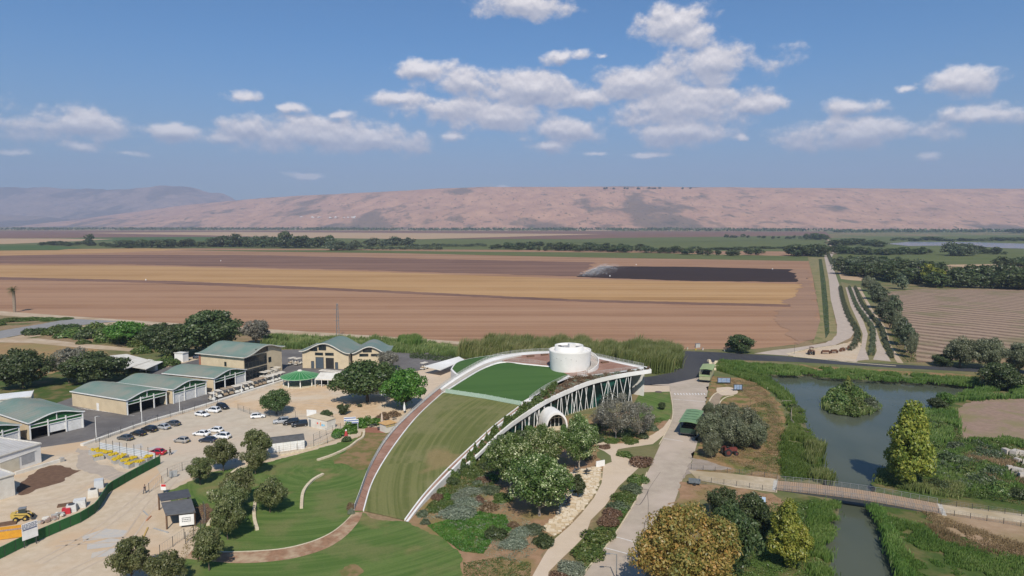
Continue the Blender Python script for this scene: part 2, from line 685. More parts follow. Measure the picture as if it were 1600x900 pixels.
FROT = R(18)      # furrows run 18 degrees off the X axis
def field_mat(name, a, bcol, c3, fur=.5, streak=.6):
    m, t, out = new_mat(name)
    c = coords(t)
    v = t.mapping(c, rot=(0, 0, FROT), scale=(.010, 1, 1))
    n0 = t.noise(v, .16, 6, .75)             # fine furrows
    v2 = t.mapping(c, rot=(0, 0, FROT), scale=(.05, 1, 1))
    n1 = t.noise(v2, .03, 6, .68)           # broad passes
    n2 = t.noise(c, .012, 5, .6)
    n3 = t.noise(c, .7, 4, .7)
    col = t.mix(t.mrange(n0, .40, .60), a, bcol)
    col = t.mix(t.math('MULTIPLY', t.mrange(n1, .44, .58), streak), col, c3)
    col = t.mix(t.math('MULTIPLY', t.mrange(n2, .4, .7), .45), col, t.mix(.5, a, c3))
    col = t.mix(t.math('MULTIPLY', t.mrange(n3, .5, .75), .35), col, bcol)
    principled(t, out, col, .95, .1, 0, n0, fur, .15)
    MATS[name] = m
    return m

f_red = field_mat('harvested_earth', (.36, .207, .122), (.245, .136, .078), (.385, .238, .147))
f_gold = field_mat('stubble_gold', (.445, .265, .12), (.30, .17, .07), (.48, .305, .155))
f_purple = field_mat('tilled_brown', (.20, .118, .086), (.125, .072, .055), (.27, .16, .11))
f_dark = field_mat('wet_dark_earth', (.042, .028, .024), (.03, .02, .017), (.055, .036, .03), .3, .4)
f_green = field_mat('green_crop', (.115, .135, .045), (.085, .11, .035), (.15, .155, .06), .3)
f_green2 = field_mat('lush_crop', (.07, .12, .035), (.05, .09, .025), (.1, .14, .045), .3)
f_tan = field_mat('pale_stubble', (.44, .31, .19), (.36, .25, .15), (.48, .34, .21), .3)

patch('field', [(-60, 484), (0, 487), (110, 494), (230, 502), (460, 517), (640, 528), (760, 537), (1062, 546), (1180, 545), (1245, 538), (1290, 522), (1276, 470), (1268, 420), (1262, 393), (700, 390), (300, 388), (-60, 392)], .02, f_red)
patch('golden_field', [(-60, 412), (0, 414), (200, 415), (560, 424), (905, 436), (1255, 444), (1235, 476), (900, 468), (560, 452), (280, 439), (0, 433), (-60, 431)], .05, f_gold, rough=1.5)
patch('furrow_strip', [(-60, 432), (0, 433), (280, 439.5), (560, 452), (900, 468), (1240, 476), (1246, 480), (900, 471.5), (560, 455.5), (200, 441), (-60, 436)], .08, f_purple, rough=1.2)
patch('brown_field', [(-60, 400), (120, 398), (420, 399), (640, 404), (930, 410), (905, 432), (560, 422), (200, 413), (-60, 411)], .08, f_purple, rough=4)
patch('tan_field', [(-60, 391), (230, 388), (300, 390), (120, 397), (-60, 401)], .11, f_gold)
patch('wet_field', [(940, 416), (1080, 417), (1240, 421), (1262, 436), (1255, 441), (1080, 439), (900, 433)], .11, f_dark, rough=2)
patch('field_edge', [(1236, 421), (1262, 421), (1268, 440), (1288, 520), (1292, 530), (1240, 538), (1215, 500), (1228, 470), (1256, 446)], .14, field_mat('track_worn_earth', (.30, .185, .12), (.24, .145, .095), (.36, .22, .14)), rough=4)
patch('verge', [(1262, 402), (1288, 402), (1295, 437), (1298, 468), (1308, 520), (1300, 532), (1270, 538), (1282, 500), (1272, 440)], .17, mat('dry_verge', (.28, .22, .10), (.2, .17, .07), .4, .95, col3=(.15, .15, .05), big=5))
patch('ditch', [(1279, 405), (1284, 405), (1290, 440), (1294, 480), (1296, 520), (1290, 530), (1287, 500), (1283, 450)], .2, mat('weedy_ditch', (.06, .09, .03), (.045, .05, .03), .6, .95))
patch('green_strip', [(280, 391), (560, 391), (700, 393), (1000, 395), (1270, 401), (1280, 407), (1260, 408), (900, 402), (640, 396), (400, 393)], .14, f_green)
# beyond the tree belt
patch('meadow', [(-60, 373), (700, 373), (1290, 374), (1290, 402), (700, 393), (-60, 391)], .015, f_green)
patch('lush_field', [(-60, 385), (60, 383), (130, 387), (90, 391), (-60, 392)], .2, f_green2)
patch('crop_field', [(30, 376), (140, 371), (400, 370), (560, 373), (240, 377)], .2, f_green2)
patch('far_field', [(-60, 360.5), (400, 360.5), (800, 361), (1290, 362), (1300, 372), (950, 374), (700, 373), (300, 370), (-60, 373)], .3, f_purple)
patch('far_stubble', [(120, 364), (350, 362.5), (520, 363.5), (940, 366), (660, 374), (480, 372), (330, 368)], .5, f_tan)
patch('far_tan_field', [(-60, 372.5), (180, 373.5), (130, 376.5), (20, 381), (-60, 383)], .3, f_tan)
patch('far_pale_strip', [(-60, 358.8), (700, 359.2), (1290, 360.2), (1290, 361.2), (700, 360.4), (-60, 359.8)], .5, f_tan)
patch('far_green_field', [(950, 372), (1290, 368), (1290, 373), (1080, 378), (800, 380)], .5, f_green)
patch('marsh', [(1296, 372), (1660, 366), (1660, 420), (1480, 415), (1310, 402)], .05, f_green)
patch('marsh_pasture', [(1320, 400), (1660, 397), (1660, 414), (1440, 412), (1330, 408)], .2, f_green)
patch('marsh_field', [(1460, 414), (1660, 412), (1660, 426), (1560, 423)], .25, f_tan)
mw = mat('marsh_water', (.10, .13, .15), (.13, .16, .17), .02, .15, .5)
patch('marsh_water', [(1385, 381), (1420, 378), (1520, 378.5), (1600, 381), (1660, 383), (1660, 390), (1570, 388), (1500, 383.5), (1420, 384.5)], .4, mw)
# ploughed field to the right
m, t, out = new_mat('ploughed_earth')
c = coords(t)
w = t.n.new('ShaderNodeTexWave')
t.put(w.inputs['Vector'], t.mapping(c, rot=(0, 0, R(-38))))
w.inputs['Scale'].default_value = .03
w.inputs['Distortion'].default_value = 5
w.inputs['Detail'].default_value = 4
w.inputs['Detail Scale'].default_value = .5
n0 = t.noise(c, .5, 5, .7)
n1 = t.noise(c, .03, 4, .6)
col = t.mix(t.mrange(w.outputs['Fac'], .25, .75), (.34, .245, .175), (.17, .115, .08))
col = t.mix(t.mrange(n0, .45, .7), col, (.30, .215, .15))
col = t.mix(t.math('MULTIPLY', t.mrange(n1, .5, .65), .6), col, (.17, .155, .075))
principled(t, out, col, .95, .1, 0, n0, .5, .2)
patch('ploughed_field', [(1385, 456), (1440, 452), (1660, 452), (1660, 535), (1560, 552), (1480, 565), (1432, 566), (1420, 530)], .06, m)
patch('bare_strip', [(1330, 414), (1345, 425), (1365, 440), (1330, 438), (1314, 436), (1308, 420)], .1, f_tan)

# hills: escarpment rising to a plateau
def hill_mesh(name, x0, x1, y0, y1, nx, ny, fn, m):
    X, Y = np.meshgrid(np.linspace(x0, x1, nx), np.linspace(y0, y1, ny))
    Z = fn(X, Y)
    V = np.stack([X.ravel(), Y.ravel(), Z.ravel()], 1)
    i = np.arange(nx * ny).reshape(ny, nx)
    Fc = np.stack([i[:-1, :-1].ravel(), i[:-1, 1:].ravel(), i[1:, 1:].ravel(), i[1:, :-1].ravel()], 1)
    o = link(name, np_mesh(name, V, Fc, m, smooth=True))
    tag(o, kind='structure')
    return o

def h_scarp(X, Y):
    foot = 5600 + 260 * (fbm(X / 900, X * 0 + 3.3, 3) - .5) * 2 + np.clip(-X - 300, 0, 9000) * .62
    top = 8300 + np.clip(-X - 300, 0, 9000) * .62
    u = (Y - foot) / (top - foot)
    prof = np.clip(u, 0, 1)
    prof = .28 * sstep(prof, 0, .35) + .34 * sstep(prof, .2, .75) + .38 * sstep(prof, .5, 1.0)
    hmax = np.interp(X, [-11500, -8930, -6970, -5340, -3690, -2540, -910, 0, 2000, 9000], [10, 100, 215, 335, 425, 463, 500, 485, 470, 480]) + 14 * np.sin(X / 1100) + 16 * (fbm(X / 1500, X * 0, 3, 4) - .5)
    g = fbm(X / 520 + .4 * fbm(X / 300, Y / 300, 2, 8), Y / 1500, 4, 2)
    rav = np.abs(g - .47) * 2                      # gullies running down the slope
    z = hmax * (prof * (1 + .04 * np.clip(u - 1, 0, 2))) - 38 * np.clip(1 - rav * 7, 0, 1) * np.sin(np.pi * np.clip(u, 0, 1)) * sstep(X, -8500, -3000)
    z = z + (fbm(X / 420, Y / 420, 5, 5) - .48) * 45 * np.clip(np.sin(np.pi * np.clip(u * .95, 0, 1)), 0, 1) * sstep(X, -9500, -2500)
    return np.where(u < 0, -3, z)

def hill_material(name, ca, cb, cs, spots=True):
    m, t, out = new_mat(name)
    c = coords(t)
    v = t.mapping(c, scale=(1, .45, 1.5))
    n0 = t.noise(v, .007, 8, .68)
    n1 = t.noise(v, .0011, 5, .6)
    n2 = t.noise(t.mapping(c, scale=(1, .5, 2.5)), .0045, 5, .65)
    n3 = t.noise(t.mapping(c, scale=(1, .35, 1)), .03, 2, .5)
    col = t.mix(t.mrange(n0, .35, .65), ca, cb)
    x, y, z = t.sep(c)
    belt = t.mrange(z, 20, 120, .05, 0.0)           # more scrub low on the slope
    col = t.mix(t.math('MULTIPLY', t.mrange(t.math('ADD', n1, belt), .54, .61), .75), col, cs)  # broad dark patches: scrub, with cloud shadows painted into the colour
    col = t.mix(t.math('MULTIPLY', t.mrange(t.math('ADD', n2, t.math('MULTIPLY', belt, .6)), .57, .66), .7), col, cs)
    if spots:
        col = t.mix(t.math('MULTIPLY', t.mrange(n3, .63, .70), .75), col, (.05, .06, .03))
    principled(t, out, col, .95, .1, 0, n0, .7, 40)
    return m
mh = hill_material('dry_hillside', (.50, .30, .195), (.40, .235, .16), (.13, .11, .08))
hill_mesh('hills', -13500, 13500, 5200, 14600, 420, 240, h_scarp, mh)
def h_mount(X, Y):
    r = 1040 * sstep(Y, 12200, 15800) * (1 - sstep(X, -7600, -4700))
    r = r * (.82 + .55 * (fbm(X / 2300, Y / 3500, 5, 11) - .42)) + (fbm(X / 900, Y / 900, 5, 12) - .5) * 260 * sstep(Y, 11800, 14000) * (1 - sstep(X, -4000, 0))
    low = 210 * np.exp(-((Y - 11800) / 1100) ** 2) * (1 - sstep(X, -9000, -6000)) * (.4 + 1.2 * fbm(X / 1400, Y / 1400, 4, 13))
    return np.maximum(r, low) - 4
hill_mesh('mountains', -15800, 500, 10000, 16000, 260, 120, h_mount, hill_material('blue_mountain', (.30, .22, .165), (.22, .17, .13), (.09, .085, .06)))

# haze: one closed box of even, thin, pale air
hb = MB().box((0, 8050, 640), (32600, 16500, 1340)).mesh('haze', None)
m, t, out = new_mat('pale_air')
vol = t.n.new('ShaderNodeVolumePrincipled')
vol.inputs['Color'].default_value = (.62, .74, 1.0, 1)
vol.inputs['Density'].default_value = 0.000074
vol.inputs['Anisotropy'].default_value = 0.2
t.l.new(vol.outputs[0], out.inputs['Volume'])
hb.materials.append(m)
tag(link('haze', hb), kind='stuff')
# ------------------------------------------------------------------ visitor centre: a grass ramp rising to a roof terrace
LO = [G(*p) for p in [(553, 798, .1), (562, 774, .6), (580, 727, 1.7), (607, 683, 3.1), (640, 648, 4.6), (687, 607, 6.5), (727, 580, 8.0), (767, 560, 9.1), (807, 552, 9.7), (857, 549, 9.9), (900, 552, 9.9), (932, 557, 9.9), (967, 565, 9.9), (1006, 573, 9.7)]]
RO = [G(*p) for p in [(634, 815, .1), (665, 775, .9), (701, 737, 2.0), (740, 698, 3.3), (773, 668, 4.5), (817, 634, 6.0), (847, 611, 7.3), (873, 597, 8.1), (892, 590, 8.6), (911, 588, 8.9), (953, 583, 9.3), (1006, 577, 9.6)]]
FT = [G(*p) for p in [(722, 733, 1.0), (753, 705, 2.2), (780, 678, 3.5), (811, 653, 4.9), (849, 628, 6.4), (873, 616, 7.2), (913, 599, 8.3), (940, 591, 8.9), (980, 583, 9.35), (1018, 577.5, 9.6)]]

def tps(P, Z):
    P = np.array(P); n = len(P)
    def K(A, B):
        r2 = ((A[:, None] - B[None]) ** 2).sum(2)
        return np.where(r2 > 0, .5 * r2 * np.log(r2 + 1e-12), 0)
    A = np.zeros((n + 3, n + 3))
    A[:n, :n] = K(P, P) + np.eye(n) * 4.0
    A[:n, n] = 1; A[:n, n + 1:] = P
    A[n:, :n] = A[:n, n:].T
    w = np.linalg.solve(A, np.r_[Z, 0, 0, 0])
    def f(X):
        X = np.atleast_2d(np.asarray(X, float))[:, :2]
        return K(X, P) @ w[:n] + w[n] + X @ w[n + 1:]
    return f
_pts = LO + RO
_tps = tps([(p.x, p.y) for p in _pts], [p.z for p in _pts])
def rz(x, y):
    return float(_tps([(x, y)])[0])

def RP(px, py):
    """photo measurement -> point on the roof surface"""
    z = 5.0
    for _ in range(25):
        p = G(px, py, z)
        z = z + .6 * (rz(p.x, p.y) - z)
    p.z = rz(p.x, p.y)
    return p

def cdt_mesh(name, outline, zf, m, edge=1.5, dz=0.0):
    o = resample(list(outline) + [outline[0]], edge)[:-1]
    a = np.array([(p.x, p.y) for p in o])
    lo, hi = a.min(0), a.max(0)
    gx, gy = np.meshgrid(np.arange(lo[0], hi[0], edge), np.arange(lo[1], hi[1], edge))
    Q = np.stack([gx.ravel(), gy.ravel()], 1)
    Q = Q[in_poly(Q, a)]
    d = np.sqrt(((Q[:, None] - a[None]) ** 2).sum(2)).min(1)
    Q = Q[d > edge * .5]
    vs = [Vector(q) for q in a] + [Vector(q) for q in Q]
    res = mg.delaunay_2d_cdt(vs, [], [list(range(len(a)))], 1, 1e-5)
    V = np.array([(v.x, v.y) for v in res[0]])
    z = zf(V) + dz
    T = np.array(res[2])
    e1, e2 = V[T[:, 1]] - V[T[:, 0]], V[T[:, 2]] - V[T[:, 0]]
    fl = e1[:, 0] * e2[:, 1] - e1[:, 1] * e2[:, 0] < 0
    T[fl] = T[fl][:, ::-1]
    return np_mesh(name, np.c_[V, z], T, m, smooth=True)

vc = thing('visitor_center', 'long curved white building with a grass ramp roof and slanted struts before dark glass', 'building', (0, 0, 0))
lo_c = catmull(LO, 6)
ro_c = catmull(RO, 6)
ft_c = catmull(FT, 8)

# materials of the roof
def mown(name, c0, c1, c2, centre, ring, dry=.0):
    m, t, out = new_mat(name)
    c = coords(t)
    v = t.vmath('SUBTRACT', c, (centre[0], centre[1], 0))
    x, y, z = t.sep(v)
    r = t.math('SQRT', t.math('ADD', t.math('MULTIPLY', x, x), t.math('MULTIPLY', y, y)))
    a = t.math('ARCTAN2', y, x)
    pv = t.comb(t.math('MULTIPLY', r, ring), t.math('MULTIPLY', a, 1.2), 0)
    n0 = t.noise(pv, 1.0, 4, .65)
    n1 = t.noise(c, .10, 5, .6)
    n2 = t.noise(c, 3.0, 4, .7)
    n3 = t.noise(c, .045, 4, .6)
    col = t.mix(t.mrange(n0, .39, .61), c0, c1)
    col = t.mix(t.math('MULTIPLY', t.mrange(t.math('ADD', n1, dry), .46, .66), .75), col, c2)
    col = t.mix(t.math('MULTIPLY', t.mrange(t.math('ADD', n3, dry), .56, .66), .65), col, (.27, .19, .095))
    col = t.mix(t.math('MULTIPLY', t.mrange(n2, .45, .75), .4), col, t.mix(.5, c1, (.01, .02, .005)))
    principled(t, out, col, .95, .1, 0, n2, .5, .04)
    MATS[name] = m
    return m
slope_m = mown('roof_lawn', (.168, .17, .064), (.112, .126, .04), (.20, .185, .085), (62, 150), .9, .01)
lawn_m = mown('lawn', (.118, .170, .046), (.076, .130, .03), (.165, .17, .065), (-44, 152), .8, -.0)
m, t, out = new_mat('artificial_turf')
c = coords(t)
n = t.noise(c, 8, 3, .6)
n1 = t.noise(t.mapping(c, rot=(0, 0, R(35)), scale=(.05, 1, 1)), .25, 2, .5)
col = t.mix(t.mrange(n1, .4, .6), (.055, .112, .030), (.068, .130, .036))
col = t.mix(t.math('MULTIPLY', n, .5), col, (.04, .1, .02))
principled(t, out, col, .9, .15, 0, n, .3, .02)
turf_m = m
deck_m = mat('brown_deck', (.30, .165, .115), (.235, .13, .09), 1.2, .85, col3=(.33, .20, .15), big=6)
seam_m = mat('deck_joint', (.07, .045, .035), (.05, .035, .03), 4, .9)
rail_m = mat('railing_steel', (.50, .50, .47), (.42, .42, .40), 4, .45, .4, .2)
fence_m = mat('fence_green_white', (.42, .52, .42), (.33, .44, .34), 3, .7)
soil_m = mat('planter_soil', (.19, .125, .075), (.13, .085, .05), 1.2, .95)
white_b = mat('white_render', (.80, .78, .74), (.70, .68, .64), .35, .7, col3=(.64, .62, .57), big=5)

# roof shell under the finishes: outer outline follows left edge, far rail, tip, fascia
outline = lo_c + [Vector(p) for p in ft_c[::-1]] + [G(640, 817)]
shell_poly = [Vector((p.x, p.y, 0)) for p in lo_c[9:]] + [Vector((p.x, p.y, 0)) for p in ro_c[6:][::-1]]
sh = link('roof_shell', cdt_mesh('roof_shell', shell_poly, _tps, white_b, 2.0, -.06), vc)
def wall_between(pts, zlow, dz0=0.0, thick=.3, m=None, name='wall'):
    b = MB()
    a = [Vector((p.x, p.y, zlow)) for p in pts]
    e = [Vector((p.x, p.y, p.z + dz0)) for p in pts]
    o2 = offset(pts, thick)
    a2 = [Vector((p.x, p.y, zlow)) for p in o2]
    e2 = [Vector((p.x, p.y, q.z + dz0)) for p, q in zip(o2, pts)]
    b.strip(a, e); b.strip(e, e2); b.strip(e2, a2)
    return b.build(name, m or white_b, vc)
wall_between(lo_c, -.2, .12, .35, name='outer_wall')
# grass slope between the two walks
LI = [RP(*p) for p in [(568, 798), (583, 751), (612, 702), (650, 653), (687, 618), (694, 613)]]
li_c = catmull(LI, 6)
RI = [RP(*p) for p in [(633, 813), (663, 773), (700, 733), (740, 695), (773, 665), (816, 632)]]
ri_c = catmull(RI, 6)
link('grass_slope', cdt_mesh('grass_slope', li_c + ri_c[::-1], _tps, slope_m, 1.2, 0.0), vc)
# brown walk on the left, panel by panel
lo_w = resample([p for p in lo_c if p.y < 206], 1.0)
li_w = resample(li_c, 1.0)
npan = 24
lo_w = resample(lo_c[:6 * 5 + 1], .5)
def at(poly, s):
    k = s * (len(poly) - 1)
    i = min(int(k), len(poly) - 2)
    return poly[i].lerp(poly[i + 1], k - i)
for k in range(npan):
    b = MB()
    s0, s1 = k / npan, (k + .955) / npan
    n = 4
    A, B = [], []
    for j in range(n + 1):
        s = s0 + (s1 - s0) * j / n
        p, q = at(lo_w, s), at(li_c, s)
        p, q = p.lerp(q, .08), p.lerp(q, .97)
        A.append(Vector((p.x, p.y, rz(p.x, p.y) + .09))); B.append(Vector((q.x, q.y, rz(q.x, q.y) + .09)))
    b.strip(A, B)
    dn = Vector((0, 0, -.12))
    b.strip([p + dn for p in A], A); b.strip(B, [p + dn for p in B])
    b.add([A[0], B[0], B[0] + dn, A[0] + dn], [(0, 1, 2, 3)])
    b.add([A[-1], B[-1], B[-1] + dn, A[-1] + dn], [(3, 2, 1, 0)])
    b.build('walk_panel', deck_m, vc)
b = MB()
b.strip([p + Vector((0, 0, .02)) for p in [at(lo_w, k / 60) for k in range(61)]], [p + Vector((0, 0, .02)) for p in [at(li_c, k / 60) for k in range(61)]])
b.build('walk_bed', seam_m, vc)
# pale curbs
def curb(pts, w, h, name='curb', m=None, dz=0.0):
    pts = [Vector((p.x, p.y, p.z + dz)) for p in pts]
    b = MB()
    l, r = offset(pts, w / 2), offset(pts, -w / 2)
    up = Vector((0, 0, h))
    dn = Vector((0, 0, -.25))
    b.strip([p + up for p in r], [p + up for p in l])
    b.strip([p + dn for p in l], [p + up for p in l])
    b.strip([p + up for p in r], [p + dn for p in r])
    for p, q in ((l[0], r[0]), (r[-1], l[-1])):
        b.add([p + dn, q + dn, q + up, p + up], [(0, 1, 2, 3)])
    return b.build(name, m or white_b, vc)
curb(li_c, .24, .2)
curb(ri_c, .28, .26)
# brown strip and outer wall right of the slope
ro_low = [p for p in ro_c if p.y < 189]
b = MB()
k_ = 40
b.strip([at(ri_c, i / k_) + Vector((0, 0, .05)) for i in range(k_ + 1)], [at(ro_low, i / k_) + Vector((0, 0, .05)) for i in range(k_ + 1)])
b.build('edge_walk', deck_m, vc)
ro_w = offset(ro_low, -.45)
b = MB()
b.strip([Vector((p.x, p.y, p.z + .05)) for p in ro_low], [Vector((p.x, p.y, q.z + .05)) for p, q in zip(ro_w, ro_low)])
b.strip([Vector((p.x, p.y, q.z + .05)) for p, q in zip(ro_w, ro_low)], [Vector((p.x, p.y, q.z - 1.6)) for p, q in zip(ro_w, ro_low)])
b.build('retaining_wall', white_b, vc)
# artificial turf
TURF = [RP(*p) for p in [(699, 611), (727, 593), (757, 576), (786, 567), (820, 570), (862, 574)]]
TURF2 = [RP(*p) for p in [(888, 586), (871, 596), (845, 611), (815, 628)]]
turf_out = catmull(TURF, 5) + catmull(TURF2, 4)
link('turf', cdt_mesh('turf', turf_out, _tps, turf_m, 1.3, .05), vc)
deckp = [RP(*p) for p in [(782, 562), (815, 555), (857, 552), (900, 555), (932, 560), (967, 568), (1000, 575), (955, 582), (912, 587), (892, 588), (862, 573), (820, 568.5), (786, 566)]]
link('roof_deck', cdt_mesh('roof_deck', deckp, _tps, deck_m, 1.3, .03), vc)
# pale walk beside the turf, continuing the left walk
band = catmull([RP(*p) for p in [(690, 613), (727, 588), (760, 570), (787, 562), (815, 556)]], 5)
curb(catmull([RP(*p) for p in [(694, 613), (727, 592), (760, 573.5), (787, 566), (825, 569.5), (862, 573)]], 6), .4, .18)
b = MB()
bb = offset(band, 1.1); ba = offset(band, -.6)
b.strip([Vector((p.x, p.y, rz(p.x, p.y) + .04)) for p in ba], [Vector((p.x, p.y, rz(p.x, p.y) + .04)) for p in bb])
b.build('terrace_walk', mat('pale_terrace', (.52, .45, .37), (.42, .35, .29), 1.5, .85), vc)

def railing(pts, h, step, name, m, bars=None, solid=None, parent=vc, rw=.05):
    """posts, rails and thin balusters along a line"""
    b = MB()
    p = resample(pts, step)
    up = Vector((0, 0, h))
    for q in p:
        b.beam(q, q + up, .07, .07)
    for a, c in zip(p, p[1:]):
        for z in (h, h * .12):
            b.beam(a + Vector((0, 0, z)), c + Vector((0, 0, z)), rw, rw)
        if bars:
            n = max(1, int((c - a).length / bars))
            for i in range(1, n):
                q = a.lerp(c, i / n)
                b.beam(q + Vector((0, 0, .1)), q + up, .028, .028)
    return b.build(name, m, parent)
railing(offset(lo_c, -.1), 1.1, 2.0, 'railing', rail_m, .16)
railing(offset([p for p in ro_c if p.y > 186.5 and p.z > 5.9], .15), 1.15, 2.0, 'railing', rail_m, .16)
railing(catmull([RP(*p) for p in [(690, 615), (727, 590.5), (760, 572.5), (787, 564.5)]], 6), 1.0, 2.2, 'railing', rail_m, .22)
railing([RP(*p) for p in [(793, 563.5), (825, 566), (853, 569.5)]], 1.05, 2.0, 'railing', rail_m, .2)
# green-white fence across the slope
fl = [RP(*p) for p in [(696, 614), (757, 623), (815, 634)]]
fl = resample(fl, .75)
for a_, c_ in zip(fl, fl[1:]):
    b = MB()
    d = (c_ - a_)
    b.beam(a_ + d * .03 + Vector((0, 0, .66)), a_ + d * .97 + Vector((0, 0, .66)), .05, 1.2)
    b.build('fence_board', fence_m, vc)
for q in fl[::3]:
    MB().beam(q + Vector((0, .09, -.1)), q + Vector((0, .09, 1.4)), .09).build('fence_post', rail_m, vc)

# fascia: white curved band in front of the planter
b = MB()
fo = ft_c
fi = offset(ft_c, .55)
hgt = [1.15 if p.z > 5.5 else max(.5, min(1.15, .5 + (p.z - 1) * .15)) for p in ft_c]
T = [p + Vector((0, 0, .05)) for p in fo]
Ti = [Vector((p.x, p.y, q.z + .05)) for p, q in zip(fi, fo)]
B = [p - Vector((0, 0, h)) for p, h in zip(fo, hgt)]
Bi = [Vector((p.x, p.y, q.z - h)) for p, q, h in zip(fi, fo, hgt)]
b.strip(B, T, True); b.strip(T, Ti); b.strip(Ti, Bi); b.strip(Bi, B)
tipz = fo[-1]
end = [G(1018, 577.5, 9.6), G(1012, 573.5, 9.7), G(1003, 571.5, 9.75)]
b.strip([p - Vector((0, 0, 1.15)) for p in end], [p + Vector((0, 0, .05)) for p in end])
b.strip([p + Vector((0, 0, .05)) for p in end], [p + Vector((-.8, -.2, .05)) for p in end])
b.build('fascia', white_b, vc)
# planter bed between the fascia and the roof edge
rr = [at(offset(ro_c, -.5), .22 + .78 * k / 60) for k in range(61)]
ff = [at(fi, k / 60) for k in range(61)]
b = MB()
A = [Vector((p.x, p.y, min(p.z, at(fo, k / 60).z - .15))) for k, p in enumerate(ff)]
A = [Vector((p.x, p.y, at(fo, k / 60).z - .12)) for k, p in enumerate(ff)]
Bq = [p + Vector((0, 0, -.55)) for p in rr]
mid = [a.lerp(c, .5) + Vector((0, 0, .25)) for a, c in zip(A, Bq)]
b.strip(A, mid, True); b.strip(mid, Bq, True)
b.build('planter_bed', soil_m, vc)
PLANTER = (A, mid, Bq)
# soffit under roof + back walls so that the building is closed
b = MB()
sof = [Vector((p.x, p.y, max(.1, at(fo, k / 60).z - 1.0))) for k, p in enumerate(ff)]
b.strip(sof, [Vector((p.x, p.y, max(.05, p.z - 1.3))) for p in rr])
b.build('soffit', white_b, vc)
# glass front, set back
_nc = max(i for i, p in enumerate(ft_c) if p.x < 39.0)
gl = offset(ft_c[:_nc + 1], .9)
gz = [max(.12, q.z - h + .02) for q, h in zip(ft_c, hgt)]
m, t, out = new_mat('green_facade_glass')
c = coords(t)
n = t.noise(c, .18, 3, .6)
n1 = t.noise(t.mapping(c, scale=(1, 1, .5)), .5, 2, .5)
col = t.mix(t.mrange(n, .52, .66), (.006, .014, .013), (.012, .07, .055))  # green reflections painted into the dark opaque glass as noise patches
col = t.mix(t.mrange(n1, .56, .7), col, (.01, .035, .03))
principled(t, out, col, .08, .22)
facade_m = m
gpts = resample([Vector((p.x, p.y, z)) for p, z in zip(gl, gz)], 2.6)
for a_, c_ in zip(gpts, gpts[1:]):
    if max(a_.z, c_.z) < .4:
        continue
    b = MB()
    d = (c_ - a_) * .012
    n_ = Vector((-(c_ - a_).y, (c_ - a_).x, 0)).normalized() * .06
    q = [Vector((a_.x, a_.y, -.1)) + d, Vector((c_.x, c_.y, -.1)) - d, c_ - d, a_ + d]
    q = [Vector(v) for v in q]
    b.add(q + [v + n_ for v in q], [(0, 1, 2, 3), (7, 6, 5, 4), (0, 4, 5, 1), (1, 5, 6, 2), (2, 6, 7, 3), (3, 7, 4, 0)])
    b.build('glass_pane', facade_m, vc)
b = MB()

# end wall and core under the roof
core = offset(ft_c, 2.2)
b = MB()
e0 = gl[-1]
endw = [Vector((gl[-1].x, gl[-1].y, 8.3)), Vector((gl[-1].x - .2, gl[-1].y + 6, 8.3)), Vector((gl[-1].x - 1.5, gl[-1].y + 12, 8.4))]
b.strip([Vector((p.x, p.y, -.1)) for p in endw], endw)
b.build('end_glazing', facade_m, vc)
# slanted struts
ncut = max(i for i, p in enumerate(ft_c) if p.x < 39.4)
so = offset(ft_c[:ncut + 1], .45)
L = 0
SL = [0]
for a_, c_ in zip(so, so[1:]):
    SL.append(SL[-1] + (Vector((c_.x, c_.y, 0)) - Vector((a_.x, a_.y, 0))).length)
def on_front(s):
    s = max(0, min(SL[-1] - .01, s))
    i = max(j for j in range(len(SL)) if SL[j] <= s)
    i = min(i, len(so) - 2)
    k = (s - SL[i]) / (SL[i + 1] - SL[i])
    p = so[i].lerp(so[i + 1], k)
    h = hgt[i] + (hgt[i + 1] - hgt[i]) * k
    return p, p.z - h + .03
s = SL[-1] - .3
pat = [-1.7, .9, -2.4, 1.9, -.6, -2.6, 2.2, .5, -1.9, 2.6, -1.2, .3, 1.6]
rs = random.Random(11)
i = 0
tb = []
while s > 6:
    lean = pat[i % len(pat)]
    p0, z0 = on_front(s)
    k = z0 / 8.5
    p1, z1 = on_front(s + lean * k)
    if z1 > 1.0:
        b = MB().tube([(p0.x, p0.y, -.1), (p1.x, p1.y, z1)], .105, 6)
        b.build('strut', white, vc)
    s -= rs.choice((.9, 1.5, 2.0, 1.3)) * (1.0 if s > .42 * SL[-1] else 1.9)
    i += 1
# entrance arch: a white shell open at the front
pb_ = G(870, 672)
nrm = Vector((.30, -.95, 0)).normalized()     # it looks out to the path
sd_ = Vector((nrm.y, -nrm.x, 0)) * -1
arch = []
for k in range(25):
    a_ = math.pi * k / 24
    arch.append((math.cos(a_) * 3.4, max(0, math.sin(a_)) ** .8 * 5.1))
b = MB()
def ap(u, w, d):
    return pb_ + sd_ * u + nrm * d + Vector((0, 0, w))
prof = [(-5.5, 1.0), (-2.5, 1.0), (-.9, .985), (0, .95)]
rows = [[ap(u * k, w * k, d) for u, w in arch] for d, k in prof]
for r0, r1 in zip(rows, rows[1:]):
    b.strip(r0, r1, True)
inner = [[ap(u * k * .86, w * k * .88, d) for u, w in arch] for d, k in prof]
b.strip(rows[-1], inner[-1])
for r0, r1 in zip(inner, inner[1:]):
    b.strip(r1, r0, True)
b.build('entrance_arch', white_b, vc)
b = MB()
dface = [ap(u * .85, w * .87, -3.2) for u, w in arch]
b.add(dface, [list(range(len(dface)))])
b.build('entrance_glazing', facade_m, vc)
b = MB()
for u in (-1.8, -.6, .6, 1.8):
    b.beam(ap(u, 0, -3.1), ap(u, 3.9 - abs(u) * .5, -3.1), .12)
b.beam(ap(-2.6, 2.5, -3.1), ap(2.6, 2.5, -3.1), .12)
